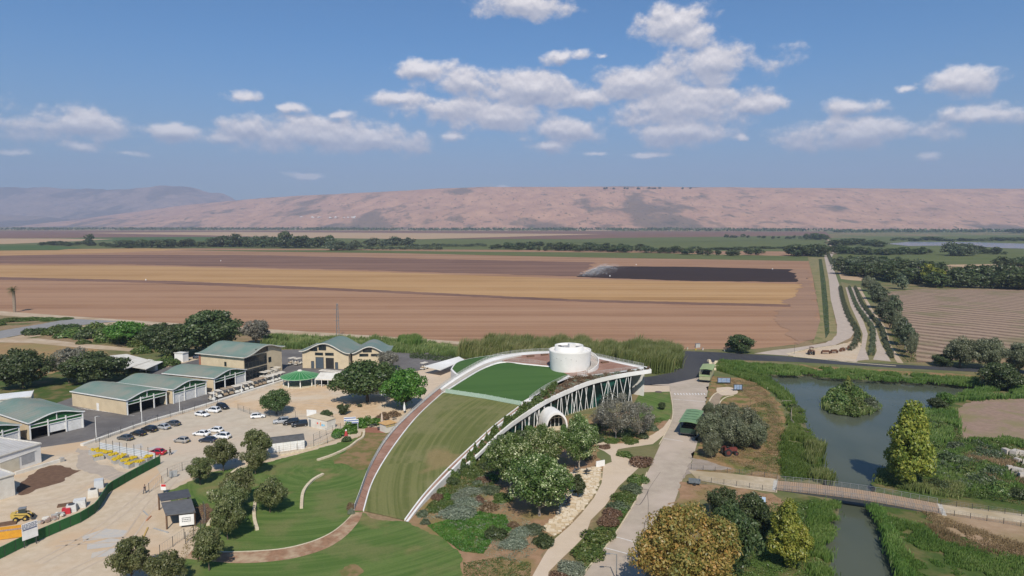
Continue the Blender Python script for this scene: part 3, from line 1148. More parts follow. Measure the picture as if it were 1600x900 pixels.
b.build('entrance_frame', white, vc)
b = MB()
b.add([ap(-2.9, .05, .3), ap(2.9, .05, .3), ap(2.9, .05, -3.2), ap(-2.9, .05, -3.2)], [(0, 1, 2, 3)])
b.build('entrance_floor', stone_w, vc)

# round white tower on the terrace
tc_ = Vector((18.8, 218.6, 0))
tb = rz(tc_.x, tc_.y) - .4
NT_ = 56
def drum(bld, c, r0, r1, z0, z1, cap=True, n=NT_):
    bld.cyl((c.x, c.y, z0), r0, z1 - z0, n, r1)
b = MB()
drum(b, tc_, 6.35, 6.75, tb - 1, tb + 6.0)
o = b.build('tower', white_b, vc)
b = MB()
for k in range(NT_):                                  # parapet ring
    a0, a1 = 2 * math.pi * k / NT_, 2 * math.pi * (k + 1) / NT_
    q = [(6.75, 6.0), (6.78, 6.45), (6.45, 6.45), (6.45, 6.0)]
    V0 = [(tc_.x + r * math.cos(a0), tc_.y + r * math.sin(a0), tb + z) for r, z in q]
    V1 = [(tc_.x + r * math.cos(a1), tc_.y + r * math.sin(a1), tb + z) for r, z in q]
    b.add(V0 + V1, [(0, 1, 5, 4), (1, 2, 6, 5), (2, 3, 7, 6)], True)
b.build('parapet', white_b, o)
uc = tc_ + Vector((-.3, .6, 0))
b = MB()
for k in range(NT_):
    a0, a1 = 2 * math.pi * k / NT_, 2 * math.pi * (k + 1) / NT_
    q = [(4.75, 5.8), (4.6, 7.7), (4.3, 7.7), (4.3, 6.9)]
    V0 = [(uc.x + r * math.cos(a0), uc.y + r * math.sin(a0), tb + z) for r, z in q]
    V1 = [(uc.x + r * math.cos(a1), uc.y + r * math.sin(a1), tb + z) for r, z in q]
    b.add(V0 + V1, [(0, 1, 5, 4), (1, 2, 6, 5), (2, 3, 7, 6)], True)
b.build('upper_drum', white_b, o)
b = MB(); b.cyl((uc.x, uc.y, tb + 6.7), 4.35, .25, 32)
b.build('upper_deck', mat('grey_deck', (.42, .41, .39), (.34, .33, .32), 1, .8), o)
b = MB(); b.box((uc.x + .9, uc.y + .5, tb + 7.5), (2.2, 1.6, 1.3), .3)
b.build('service_box', white_b, o)
for dx, dy in ((-2.4, -1.2), (-1.0, -2.5), (2.6, -1.0), (-2.9, 1.4)):
    b = MB(); b.box((uc.x + dx, uc.y + dy, tb + 7.1), (1.0, .7, .5), dx)
    b.build('vent_box', steel_dk, o)
b = MB()
for k in range(7):
    a_ = R(212 + k * 14)
    b.box((tc_.x + 6.62 * math.cos(a_), tc_.y + 6.62 * math.sin(a_), tb + 4.8 - (k % 3) * .45), (.16, .16, .16))
b.build('wall_lamps', steel_dk, o)
# spiral stair on the right side of the drum, rising to the back
for k in range(17):
    a_ = R(-52 + k * 6.2)
    b = MB()
    rm = 8.0
    b.box((tc_.x + rm * math.cos(a_), tc_.y + rm * math.sin(a_), tb + .2 + k * .24), (2.5, .86, .12), a_)
    b.build('stair_tread', mat('pale_tread', (.55, .51, .46), (.47, .43, .39), 2, .8), o)
b = MB()
P0, P1, P2, P3 = [], [], [], []
for k in range(40):
    a_ = R(-58 + k * 2.85)
    zt = tb + .25 + max(0, k - 2) * .108
    for lst, r, z in ((P0, 9.25, zt - .75), (P1, 9.35, zt + 1.0), (P2, 9.15, zt + 1.0), (P3, 9.05, zt - .75)):
        lst.append(Vector((tc_.x + r * math.cos(a_), tc_.y + r * math.sin(a_), z)))
b.strip(P0, P1, True); b.strip(P1, P2); b.strip(P2, P3, True); b.strip(P3, P0)
b.build('stair_wall', white_b, o)
b = MB()
for k in range(5):
    p = RP(903 + k * 3.2, 589 - k * .5)
    b.beam(p, p + Vector((0, 0, 1.9)), .12)
a_, c_ = RP(903, 589), RP(916, 587)
for z in (.5, 1.2, 1.9):
    b.beam(a_ + Vector((0, 0, z)), c_ + Vector((0, 0, z)), .08)
b.build('gate', white, vc)
# low benches / skylights on the deck
for px_, py_ in ((829, 557.5), (851, 555), (945, 567)):
    p = RP(px_, py_)
    b = MB(); b.box((p.x, p.y, p.z + .25), (2.6, 1.0, .45), .4)
    b.build('deck_bench', wood_br, vc)
# low annex with a turf roof and curved white wall, left of the terrace
an = [G(*p) for p in [(704, 577, 4.6), (712, 567, 4.6), (730, 561, 4.6), (760, 556, 4.6), (790, 554, 4.6), (760, 566, 4.6), (735, 578, 4.6), (716, 586, 4.6)]]
an_c = catmull(an + [an[0]], 5)[:-1]
b = MB(); b.prism([(p.x, p.y) for p in an_c], -.1, 4.6)
ax = b.build('annex', white_b, vc)
acen = sum(an_c, Vector()) / len(an_c)
b = MB(); b.prism([tuple((p - acen) * .93 + acen)[:2] for p in an_c], 4.5, 4.68)
b.build('annex_turf', turf_m, ax)
b = MB()
pc = G(722, 588, 0)
p0, p1, p2, p3 = G(663, 572, 3.2), G(717, 557, 3.4), G(726, 562, 2.9), G(688, 578, 2.6)
b.add([p0, p1, p2, p3] + [v - Vector((0, 0, .25)) for v in (p0, p1, p2, p3)], [(0, 1, 2, 3), (7, 6, 5, 4), (0, 4, 5, 1), (1, 5, 6, 2), (2, 6, 7, 3), (3, 7, 4, 0)])
b.build('annex_canopy', white_b, ax)
# ------------------------------------------------------------------ near ground: yards, roads, paths, lawns
sand_m = mat('pale_sand', (.55, .452, .335), (.47, .375, .265), .5, .95, .1, col3=(.52, .375, .24), big=9, bump=.3, detail=7)
lot_m = mat('gravel_lot', (.52, .445, .345), (.45, .38, .29), .35, .95, .1, col3=(.52, .42, .315), big=7, bump=.3, detail=8)
asph_m = mat('old_asphalt', (.135, .125, .12), (.17, .158, .148), .6, .9, .2, col3=(.115, .106, .102), big=10)
asph_new = mat('new_asphalt', (.040, .040, .044), (.055, .055, .058), .7, .85, .25, col3=(.065, .064, .066), big=14, stretch=(1, .35, 1))
conc_road = mat('worn_road', (.43, .36, .28), (.365, .30, .235), .45, .9, .15, col3=(.47, .385, .31), big=6, detail=8)
conc_path = mat('cream_path', (.56, .45, .33), (.51, .405, .295), .5, .9, .15, col3=(.57, .46, .35), big=8, detail=7)
dirt_track = mat('dirt_track', (.50, .40, .29), (.42, .32, .22), .3, .95, .1, col3=(.38, .28, .18), big=6)
earth_m = mat('bare_earth', (.34, .21, .125), (.26, .16, .09), .6, .95, .1, col3=(.20, .16, .06), big=6, bump=.4, detail=7)
earth_dk = mat('turned_earth', (.165, .10, .065), (.125, .075, .05), .9, .95, .1, bump=.5)
red_gravel = mat('red_gravel_path', (.33, .19, .115), (.24, .14, .085), 1.1, .95, .1, col3=(.43, .32, .21), big=3.5, bump=.4)
weeds_m = mat('weedy_ground', (.075, .11, .028), (.05, .08, .02), 1.2, .95, .1, col3=(.17, .135, .06), big=7, bump=.5)
dry_weeds = mat('dry_weeds', (.31, .195, .10), (.21, .135, .062), .8, .95, .1, col3=(.12, .13, .036), big=4, bump=.5)

patch('yard', [(-80, 960), (-80, 600), (60, 600), (300, 556), (480, 548), (640, 553), (700, 556), (728, 553), (720, 580), (690, 610), (640, 650), (600, 690), (556, 800), (540, 840), (420, 880), (300, 880), (282, 960)], .012, sand_m)
patch('field_track', [(-60, 484), (0, 486), (110, 494), (230, 502), (460, 517), (640, 528), (760, 537), (760, 541), (640, 533), (460, 523), (230, 508), (110, 500), (0, 493), (-60, 491)], .03, dirt_track)
patch('side_road', [(-60, 528), (0, 517), (60, 507), (110, 498), (190, 502), (150, 505), (100, 512), (40, 522), (-60, 540)], .05, mat('grey_lane', (.27, .26, .245), (.22, .21, .2), .4, .9))
patch('lane_verge', [(-60, 541), (40, 523), (100, 513), (160, 505), (215, 504), (150, 511), (90, 520), (20, 532), (-60, 545)], .045, dirt_track)
patch('grassy_yard', [(-80, 672), (-80, 590), (60, 575), (160, 560), (260, 570), (262, 590), (200, 596), (110, 628), (40, 650)], .0155, weeds_m, rough=1.5)
patch('dry_plot', [(-60, 534), (60, 536), (150, 545), (170, 553), (60, 590), (-60, 600)], .02, mat('dry_grass_plot', (.34, .22, .10), (.27, .17, .075), .3, .95, col3=(.25, .19, .075), big=6), rough=.7)
patch('earth_lane', [(-60, 526), (60, 529), (130, 537), (215, 545), (200, 549), (120, 543), (50, 536), (-60, 534)], .04, dirt_track)
patch('shed_yard', [(-80, 672), (60, 640), (200, 590), (330, 556), (450, 546), (700, 549), (740, 552), (700, 566), (664, 577), (640, 582), (560, 590), (470, 594), (445, 596), (335, 629), (296, 641), (170, 680), (128, 690), (60, 700), (-80, 712)], .018, asph_m, 0)
patch('plaza', [(655, 580), (700, 563), (728, 556), (716, 580), (688, 606), (648, 640), (628, 640), (640, 610)], .026, conc_path)
patch('sand_court', [(345, 634), (445, 600), (520, 590), (560, 596), (600, 612), (640, 620), (620, 660), (560, 666), (500, 660), (450, 655), (400, 640)], .026, mat('orange_sand', (.58, .43, .28), (.51, .36, .22), .4, .95, .1, col3=(.56, .46, .34), big=5, detail=7), rough=.7)
patch('car_park', [(128, 694), (170, 683), (296, 644), (335, 632), (380, 640), (470, 655), (520, 664), (545, 668), (500, 690), (470, 700), (420, 715), (330, 733), (262, 762), (240, 722), (150, 706)], .03, lot_m)
patch('dark_soil', [(22, 772), (40, 745), (75, 728), (98, 729), (124, 737), (100, 752), (60, 765), (28, 775)], .03, earth_dk, rough=.7)
patch('soil_heap_stain', [(120, 700), (150, 706), (150, 722), (200, 740), (180, 750), (120, 735)], .03, mat('grey_dust', (.42, .35, .28), (.36, .3, .24), .5, .95), rough=.7)
patch('lawn', [(252, 772), (330, 738), (420, 722), (480, 706), (530, 692), (570, 680), (622, 676), (616, 700), (568, 800), (580, 812), (632, 815), (690, 840), (722, 870), (724, 960), (270, 960), (286, 880), (300, 862), (318, 840), (300, 800)], .035, lawn_m, 0, rough=.3)
patch('worn_lawn', [(560, 676), (604, 674), (615, 662), (612, 690), (590, 720), (560, 735), (540, 725), (520, 720), (550, 700)], .045, mat('worn_grass', (.25, .165, .085), (.14, .135, .045), .35, .95, .1, lo=.4, hi=.6), 4, rough=.7)
patch('worn_lawn_corner', [(528, 893), (552, 884), (570, 888), (564, 900), (545, 906)], .045, MATS['worn_grass'], 4, rough=.7)
patch('turf_bare_spot', [(300, 795), (330, 786), (336, 806), (318, 818), (302, 812)], .045, earth_dk, 4, rough=.7)
pi_ = [(552, 801), (537, 817), (514, 834), (480, 848), (433, 858), (361, 862), (300, 860)]
po_ = [(290, 873), (358, 880), (410, 879), (462, 872), (508, 858), (539, 839), (560, 816), (567, 800)]
patch('curved_path', [tuple(p)[:2] for p in catmull([(x, y, 0) for x, y in pi_], 5)] + [tuple(p)[:2] for p in catmull([(x, y, 0) for x, y in po_], 5)], .06, red_gravel)
patch('path_edge', [tuple(p)[:2] for p in catmull([(x, y, 0) for x, y in pi_], 5)] + [tuple(p)[:2] for p in catmull([(x, y + 1.6, 0) for x, y in pi_], 5)[::-1]], .075, stone_w)
# garden on the right of the ramp
patch('garden_bed', [(634, 816), (700, 745), (745, 705), (780, 682), (812, 664), (850, 655), (1000, 640), (1046, 660), (1010, 690), (930, 700), (945, 730), (905, 790), (868, 840), (832, 902), (820, 960), (720, 960), (700, 860)], .02, earth_m, rough=.7)
patch('front_lawn', [(1000, 614), (1046, 612), (1050, 640), (1046, 655), (1010, 665), (985, 640)], .04, lawn_m)
patch('forecourt', [(1000, 600), (1046, 603), (1047, 612), (1000, 613), (985, 612)], .03, conc_path)
pl = [(826, 960), (832, 900), (850, 868), (867, 842), (890, 822), (909, 802), (928, 778), (940, 755), (943, 727), (950, 724), (956, 722), (954, 712), (944, 705), (935, 701), (929, 692), (929, 688), (945, 691), (961, 693), (981, 693), (1004, 686), (1020, 679), (1036, 668), (1046, 655), (1050, 657), (1040, 678), (1020, 694), (1000, 697), (984, 699), (966, 702), (963, 706), (984, 718), (998, 731), (982, 746), (966, 761), (946, 790), (923, 813), (915, 836), (896, 856), (880, 871), (857, 894), (840, 960)]
patch('garden_path', pl, .035, conc_path)
# main road and branches
rl = [(870, 960), (909, 900), (958, 839), (995, 779), (1012, 738), (1032, 694), (1050, 657), (1052, 636), (1048, 614), (1046, 603), (1000, 602)]
rr_ = [(1003, 594), (1050, 597), (1090, 588), (1113, 585), (1108, 600), (1104, 622), (1100, 642), (1090, 690), (1082, 718), (1068, 745), (1052, 790), (1030, 840), (1008, 900), (990, 960)]
patch('road', rl + rr_, .03, conc_road)
patch('dark_road', [(1056, 548), (1120, 550.5), (1230, 557), (1330, 566), (1450, 572), (1560, 577), (1680, 582), (1680, 588), (1560, 583), (1400, 575), (1250, 566), (1150, 562.5), (1122, 562.5), (1115, 566), (1110, 578), (1092, 590), (1045, 600), (1000, 602), (985, 602), (1000, 590), (1020, 588), (1045, 583), (1062, 570), (1068, 560), (1062, 553)], .042, asph_new)
patch('field_road', [(1178, 552.5), (1210, 547), (1240, 544), (1290, 536), (1307, 524), (1308, 508), (1298, 468), (1295, 437), (1288, 402), (1289, 397), (1294, 396), (1302, 397), (1299, 403), (1303, 421), (1311, 444), (1315, 468), (1328, 505), (1335, 519), (1329, 528), (1306, 539), (1262, 545), (1230, 552), (1232, 556)], .05, mat('pale_lane', (.47, .385, .31), (.40, .325, .26), .25, .9))
patch('far_lane', [(1292.5, 374), (1294.5, 374), (1306, 396), (1301, 398)], .3, dirt_track)
patch('machine_lot', [(1228, 553), (1262, 546), (1306, 540), (1340, 530), (1350, 545), (1338, 566), (1290, 561), (1240, 557)], .035, sand_m, rough=.7)
patch('orchard_ground', [(1314, 440), (1335, 447), (1350, 470), (1385, 515), (1400, 545), (1412, 566), (1338, 565), (1345, 540), (1336, 515), (1320, 480)], .03, mat('grassy_strip', (.16, .15, .055), (.21, .17, .08), .3, .95))
patch('orchard_lane', [(1321, 449), (1325, 449), (1337, 478), (1350, 504), (1356, 522), (1352, 545), (1358, 562), (1337, 564), (1346, 540), (1348, 522), (1341, 504), (1329, 478)], .06, MATS['pale_lane'])
patch('orchard_lane', [(1330, 449), (1333, 449), (1345, 474), (1367, 508), (1376, 536), (1392, 565), (1364, 562), (1370, 548), (1366, 530), (1358, 506), (1340, 474)], .06, MATS['pale_lane'])
patch('orchard_track', [(1339, 449), (1344, 449), (1364, 485), (1384, 512), (1392, 540), (1412, 568), (1402, 567), (1386, 540), (1378, 512), (1358, 482)], .06, dirt_track)
patch('road_verge', [(1112, 566), (1150, 566), (1250, 570), (1400, 579), (1560, 588), (1560, 594), (1400, 585), (1250, 577), (1190, 572), (1130, 572)], .03, dry_weeds, rough=.7)
# dry ground between road and pond
patch('pond_side_ground', [(1112, 588), (1180, 592), (1215, 625), (1228, 660), (1228, 700), (1222, 745), (1215, 752), (1078, 738), (1090, 690), (1102, 640), (1106, 610)], .03, dry_weeds, rough=.7)
patch('gravel_pad', [(1120, 606), (1140, 605), (1152, 610), (1150, 616), (1130, 618), (1120, 612)], .05, conc_path, 4)
patch('curved_walk', [(1106, 640), (1108, 624), (1118, 614), (1136, 614), (1126, 622), (1122, 640), (1120, 655), (1108, 655)], .045, mat('brown_gravel', (.33, .25, .17), (.26, .2, .14), .8, .95))
patch('bridge_track', [(1076, 735), (1140, 740), (1216, 749), (1214, 770), (1150, 762), (1090, 750)], .05, mat('sandy_track', (.50, .41, .29), (.42, .34, .23), .5, .95, col3=(.36, .28, .17), big=4))
patch('grey_verge', [(1080, 716), (1110, 722), (1150, 735), (1090, 735), (1074, 742), (1066, 750)], .045, mat('grey_gravel', (.33, .27, .22), (.27, .22, .17), .5, .95), rough=.7)
patch('earth_slope', [(1070, 752), (1212, 772), (1230, 790), (1200, 810), (1150, 800), (1100, 780), (1050, 790)], .04, earth_m, rough=.7)
patch('bank_grass', [(1130, 790), (1215, 790), (1262, 775), (1310, 790), (1290, 840), (1294, 900), (1296, 960), (1180, 960), (1130, 860)], .03, weeds_m, rough=.7)
# right bank
patch('right_bank', [(1452, 645), (1500, 622), (1660, 615), (1660, 960), (1440, 960), (1412, 900), (1392, 858), (1382, 820), (1366, 792), (1362, 772), (1380, 738), (1424, 690)], .022, weeds_m, rough=.7)
patch('bare_clearing', [(1492, 640), (1540, 624), (1660, 620), (1660, 685), (1570, 684), (1510, 690), (1478, 668)], .045, mat('bare_clearing', (.30, .205, .15), (.235, .16, .115), .7, .95, col3=(.22, .18, .09), big=6, bump=.5), 4, rough=.7)
patch('rubble_ground', [(1550, 720), (1570, 700), (1660, 705), (1660, 770), (1600, 755), (1565, 745)], .045, earth_m, 4, rough=.7)
patch('sandy_ramp', [(1466, 786), (1660, 815), (1660, 880), (1560, 860), (1500, 838), (1452, 812)], .05, mat('dry_sand_bank', (.37, .26, .165), (.30, .2, .12), .5, .95, col3=(.24, .18, .085), big=5, bump=.5), rough=.7)
patch('bridge_path', [(1468, 788), (1660, 812), (1660, 826), (1466, 800)], .07, MATS['sandy_track'])

# kerbs and road paint
def px_line(pts, z=0.0, step=6):
    return catmull([G(x, y, z) for x, y in pts], step)
def kerb(name, pts, w=.22, h=.13, m=None):
    l = px_line(pts)
    b = MB()
    a, c = offset(l, w / 2), offset(l, -w / 2)
    U, D = Vector((0, 0, h)), Vector((0, 0, -.05))
    b.strip([p + U for p in c], [p + U for p in a])
    b.strip([p + D for p in a], [p + U for p in a])
    b.strip([p + U for p in c], [p + D for p in c])
    return tag(b.build(name, m or stone_w), kind='structure')
kerb('kerb', [(880, 945), (909, 900), (958, 839), (995, 779), (1011, 738)])
kerb('kerb', [(1030, 695), (1049, 658), (1051, 636), (1047, 612)])
kerb('kerb', [(1240, 557), (1290, 562), (1336, 567), (1400, 572)], .5)
kerb('kerb', [(1228, 553), (1262, 546), (1306, 540)], .4)
kerb('kerb', [(1106, 640), (1109, 626), (1118, 615), (1136, 609)], .35)
kerb('kerb', [(1122, 655), (1124, 632), (1132, 622), (1146, 618)], .35)
paint = mat('road_paint', (.70, .68, .64), (.55, .52, .48), 1.5, .8)
def paint_line(pts, w):
    l = px_line(pts, 0.0, 2)
    b = MB()
    b.strip([p + Vector((0, 0, .045)) for p in offset(l, -w / 2)], [p + Vector((0, 0, .045)) for p in offset(l, w / 2)])
    return tag(b.build('road_marking', paint), kind='structure')
for ln in ([(958, 838), (984, 845), (1002, 851)], [(945, 856), (975, 864), (1004, 872)], [(1052, 624), (1080, 626), (1102, 628)], [(1036, 685), (1056, 688), (1068, 690)]):
    paint_line(ln, .22)
for k in range(11):
    x = 1054 + k * 4.6
    paint_line([(x, 614.5), (x + 1.5, 617)], .38)
for k in range(9):                                       # parking bays beside the tan shed
    x = 122 + k * 9
    paint_line([(x, 637 + k * 1.3), (x + 16, 640 + k * 1.2)], .14)
# thin darker lines on the road
line_m = mat('line_dark_grey', (.13, .11, .10), (.18, .15, .13), 2, .9)
def thin_line(pts, w=.13):
    l = px_line(pts, 0.0, 6)
    b = MB()
    b.strip([p + Vector((0, 0, .05)) for p in offset(l, -w / 2)], [p + Vector((0, 0, .05)) for p in offset(l, w / 2)])
    tag(b.build('dark_line', line_m), kind='structure')
thin_line([(1007, 842), (1007, 820), (1013, 808), (1026, 798), (1048, 792)], .12)
thin_line([(1012, 815), (1013, 790), (1012, 772), (1013, 766)], .1)
thin_line([(1014, 766), (1007, 765), (1005, 764)], .16)
thin_line([(1013, 767), (1006, 780), (999, 789), (993, 788)], .18)
thin_line([(1013, 766), (1022, 752), (1032, 738)], .08)
track_m = mat('tyre_track', (.44, .35, .26), (.52, .42, .315), .5, .95)
for pts in ([(60, 880), (150, 830), (215, 780), (262, 735), (330, 705)], [(100, 900), (190, 850), (235, 790), (275, 745)], [(40, 790), (110, 775), (160, 748), (200, 735)], [(280, 712), (330, 700), (390, 680), (430, 672)], [(300, 668), (360, 664), (410, 668)], [(410, 636), (470, 628), (540, 640)], [(430, 622), (500, 612), (560, 622)], [(90, 850), (140, 846), (230, 842)]):
    l = px_line(pts)
    for s_ in (-.9, .9):
        b = MB()
        a_ = offset(l, s_)
        b.strip([p + Vector((0, 0, .04)) for p in offset(a_, -.17)], [p + Vector((0, 0, .04)) for p in offset(a_, .17)])
        tag(b.build('tyre_track', track_m), kind='structure')
for k in range(3):                                       # grey wash-outs in the yard
    o_ = [(128 + k * 8, 838 + k * 13), (165 + k * 8, 826 + k * 15), (200 - k * 6, 829 + k * 15), (196 - k * 8, 838 + k * 15), (130 + k * 6, 846 + k * 13)]
    patch('worn_slab', o_, .03, mat('grey_slab', (.43, .41, .38), (.5, .44, .36), .9, .9))
for o_ in ([(176, 691), (190, 692), (192, 697), (178, 697)], [(206, 697), (221, 693), (224, 699), (208, 703)], [(228, 701), (246, 697), (256, 700), (240, 706)], [(262, 705), (278, 703), (272, 709), (262, 710)]):
    patch('worn_slab', o_, .036, MATS['grey_slab'])

# ------------------------------------------------------------------ sheds and halls
def frame_of(fl_, fr_):
    a, c = G(*fl_), G(*fr_)
    d = c - a
    w = d.length
    return a, math.atan2(d.y, d.x), w

def shed(label, fl_, fr_, depth, eave=4.5, rise=1.5, wall_m=beige, bays='ccc', over=.35, name='garage_shed', peak=.5):
    o, rzv, w = frame_of(fl_, fr_)
    t_ = thing(name, label, 'shed', o, rzv, 'arched sheds along the yard' if name == 'garage_shed' else None)
    # local axes: x along the front, y away into the depth
    n = 24
    def zr(u):
        u = min(1, max(0, u))
        u = u ** (math.log(.5) / math.log(peak)) if peak != .5 else u
        return eave + rise * math.sin(math.pi * u) ** 1.5
    b = MB()
    b.add([(0, .25, 0), (0, depth, 0), (0, depth, eave), (0, .25, eave)], [(0, 1, 2, 3)])
    b.add([(w, .25, 0), (w, depth, 0), (w, depth, eave), (w, .25, eave)], [(3, 2, 1, 0)])
    back = [(w * k / n, depth, zr(k / n)) for k in range(n + 1)]
    b.add([(0, depth, 0), (w, depth, 0)] + back[::-1], [list(range(n + 3))])
    b.build('wall', wall_m, t_)
    b = MB()
    A, B, C, D = [], [], [], []
    for k in range(n + 1):
        u = k / n
        x = -over + (w + 2 * over) * u
        z = zr(u)
        A.append(Vector((x, -over, z + .12))); B.append(Vector((x, depth + over, z + .12)))
        C.append(Vector((x, -over, z))); D.append(Vector((x, depth + over, z)))
    b.strip(A, B, True); b.strip(D, C, True); b.strip(C, A); b.strip(B, D)
    b.add([A[0], B[0], D[0], C[0]], [(0, 1, 2, 3)]); b.add([A[-1], B[-1], D[-1], C[-1]], [(3, 2, 1, 0)])
    rf = b.build('roof', green_roof, t_)
    b = MB()
    for k in range(1, n, 1):                               # standing seams
        p, q = A[k] + Vector((0, .02, .03)), B[k] + Vector((0, -.02, .03))
        b.beam(p, q, .05, .06)
    b.build('roof_seams', green_roof, rf)['kind'] = 'stuff'
    b = MB()                                              # white edge trim
    for r0, dy in ((C, -.06),):
        for p, q in zip(r0, r0[1:]):
            b.beam(p + Vector((0, dy, .05)), q + Vector((0, dy, .05)), .1, .30)
    b.beam(C[0] + Vector((-.06, 0, .05)), D[0] + Vector((-.06, 0, .05)), .1, .3)
    b.build('eave_trim', white, rf)
    # front: posts, lintel, gable in green, bays
    bw = w / len(bays)
    dh = eave * .68
    b = MB()
    pts = [(w * k / n, .12, zr(k / n) - .02) for k in range(n + 1)]
    b.add([(0, .12, dh + .75), (w, .12, dh + .75)] + pts[::-1], [list(range(n + 3))])
    b.build('gable', panel_green, t_)
    for k in range(len(bays) + 1):
        x = min(max(.14, k * bw), w - .14)
        MB().box((x, 0, (dh + 1.4) / 2 if 0 < k < len(bays) else eave / 2), (.28, .28, dh + 1.4 if 0 < k < len(bays) else eave)).build('post', white, t_)
    b = MB()
    b.beam((0, .02, dh + .85), (w, .02, dh + .85), .2, .22)
    b.beam((0, .02, dh), (w, .02, dh), .2, .18)
    b.build('lintel', white, t_)
    MB().beam((w * .5, .0, dh + .9), (w * .5, .0, zr(.5) - .05), .18).build('king_post', white, t_)
    for k, kind in enumerate(bays):
        x0, x1 = k * bw + .16, (k + 1) * bw - .16
        MB().box(((x0 + x1) / 2, .1, dh + .43), (x1 - x0, .06, .62)).build('fanlight_panel', panel_green if kind != 'W' else white, t_)
        if kind in 'cW':
            d = MB().box(((x0 + x1) / 2, .14, dh / 2 - .05), (x1 - x0, .08, dh - .15)).build('roller_door', white, t_)
            b = MB()
            for j in range(1, 9):
                b.box(((x0 + x1) / 2, .09, dh * j / 9), (x1 - x0 - .1, .03, .05))
            b.build('door_ribs', offwhite, d)
        elif kind == 'h':
            d = MB().box(((x0 + x1) / 2, .14, dh * .62), (x1 - x0, .08, dh * .72)).build('roller_door', white, t_)
    b = MB()
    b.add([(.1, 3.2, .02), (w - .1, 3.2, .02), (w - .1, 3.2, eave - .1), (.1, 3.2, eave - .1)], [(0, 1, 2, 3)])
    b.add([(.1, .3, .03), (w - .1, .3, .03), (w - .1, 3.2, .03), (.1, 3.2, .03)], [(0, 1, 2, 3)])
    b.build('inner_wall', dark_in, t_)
    return t_
shed('arched green-roofed shed at the left edge, half hidden behind the flat-roofed white building', (-52, 716), (32, 691), 24, bays='ccc')
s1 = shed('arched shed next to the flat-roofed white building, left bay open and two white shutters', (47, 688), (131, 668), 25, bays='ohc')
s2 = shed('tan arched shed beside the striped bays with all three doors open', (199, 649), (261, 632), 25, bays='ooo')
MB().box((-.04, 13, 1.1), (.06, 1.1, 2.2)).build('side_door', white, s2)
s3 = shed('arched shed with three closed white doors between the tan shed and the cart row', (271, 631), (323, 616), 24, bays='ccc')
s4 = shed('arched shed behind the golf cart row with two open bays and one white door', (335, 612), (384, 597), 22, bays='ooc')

def hall(label, fl_, fr_, depth, eave, rise, slope=0.0, over=.9, peak=.55, name='hall'):
    """bigger building under a wave-shaped roof"""
    o, rzv, w = frame_of(fl_, fr_)
    t_ = thing(name, label, 'building', o, rzv)
    n = 28
    def zr(u):
        u = min(1.12, max(-.12, u))
        uu = min(1, max(0, u)) ** (math.log(.5) / math.log(peak))
        return eave + slope * u + rise * (0.5 - .5 * math.cos(2 * math.pi * uu)) ** .85
    b = MB()
    fr = [(w * k / n, 0, zr(k / n) - .03) for k in range(n + 1)]
    bk = [(w * k / n, depth, zr(k / n) - .03) for k in range(n + 1)]
    b.add([(0, 0, 0), (w, 0, 0)] + fr[::-1], [list(range(n + 3))])
    b.add([(0, depth, 0), (w, depth, 0)] + bk[::-1], [list(range(n + 3))[::-1]])
    b.add([(0, 0, 0), (0, depth, 0), bk[0], fr[0]], [(0, 1, 2, 3)])
    b.add([(w, 0, 0), (w, depth, 0), bk[-1], fr[-1]], [(3, 2, 1, 0)])
    b.build('wall', beige, t_)
    b = MB()
    A, B, C, D = [], [], [], []
    for k in range(n + 1):
        u = k / n
        x = -over + (w + 2 * over) * u
        z = zr((x) / w)
        A.append(Vector((x, -over, z + .2))); B.append(Vector((x, depth + over, z + .2)))
        C.append(Vector((x, -over, z))); D.append(Vector((x, depth + over, z)))
    b.strip(A, B, True); b.strip(D, C, True); b.strip(C, A); b.strip(B, D)
    b.add([A[0], B[0], D[0], C[0]], [(0, 1, 2, 3)]); b.add([A[-1], B[-1], D[-1], C[-1]], [(3, 2, 1, 0)])
    rf = b.build('roof', green_roof, t_)
    b = MB()
    for k in range(1, n):
        b.beam(A[k] + Vector((0, .02, .03)), B[k] + Vector((0, -.02, .03)), .05, .06)
    b.build('roof_seams', green_roof, rf)['kind'] = 'stuff'
    b = MB()
    for p, q in zip(C, C[1:]):
        b.beam(p + Vector((0, -.06, .1)), q + Vector((0, -.06, .1)), .1, .32)
    b.beam(C[0] + Vector((-.06, 0, .1)), D[0] + Vector((-.06, 0, .1)), .1, .3)
    b.build('eave_trim', offwhite, rf)
    return t_, w, zr
def opening(t_, x0, x1, z0, z1, m=glass_dk, name='window', y=0.0, frame=None, grid=(0, 0)):
    f = MB()
    fw = .1
    for a, c in (((x0, y - .05, z0), (x1, y - .05, z0)), ((x0, y - .05, z1), (x1, y - .05, z1)), ((x0, y - .05, z0), (x0, y - .05, z1)), ((x1, y - .05, z0), (x1, y - .05, z1))):
        f.beam(a, c, fw)
    for k in range(1, grid[0] + 1):
        x = x0 + (x1 - x0) * k / (grid[0] + 1)
        f.beam((x, y - .05, z0), (x, y - .05, z1), fw * .8)
    for k in range(1, grid[1] + 1):
        z = z0 + (z1 - z0) * k / (grid[1] + 1)
        f.beam((x0, y - .05, z), (x1, y - .05, z), fw * .8)
    o = f.build(name, frame or steel_dk, t_)
    b = MB().box(((x0 + x1) / 2, y - .02, (z0 + z1) / 2), (x1 - x0, .03, z1 - z0))
    b.build('pane' if m is glass_dk else 'leaf', m, o)
    return o
h1, w1, z1f = hall('two-storey beige hall with a wavy green roof and tall glazed front by the carts', (382, 596), (441, 579), 21, 8.6, 2.2, .6)
opening(h1, .3, w1 * .58, .2, 3.9, grid=(5, 1))
opening(h1, .3, w1 * .58, 4.4, 8.3, grid=(5, 1))
opening(h1, w1 * .63, w1 * .70, 4.6, 6.4)
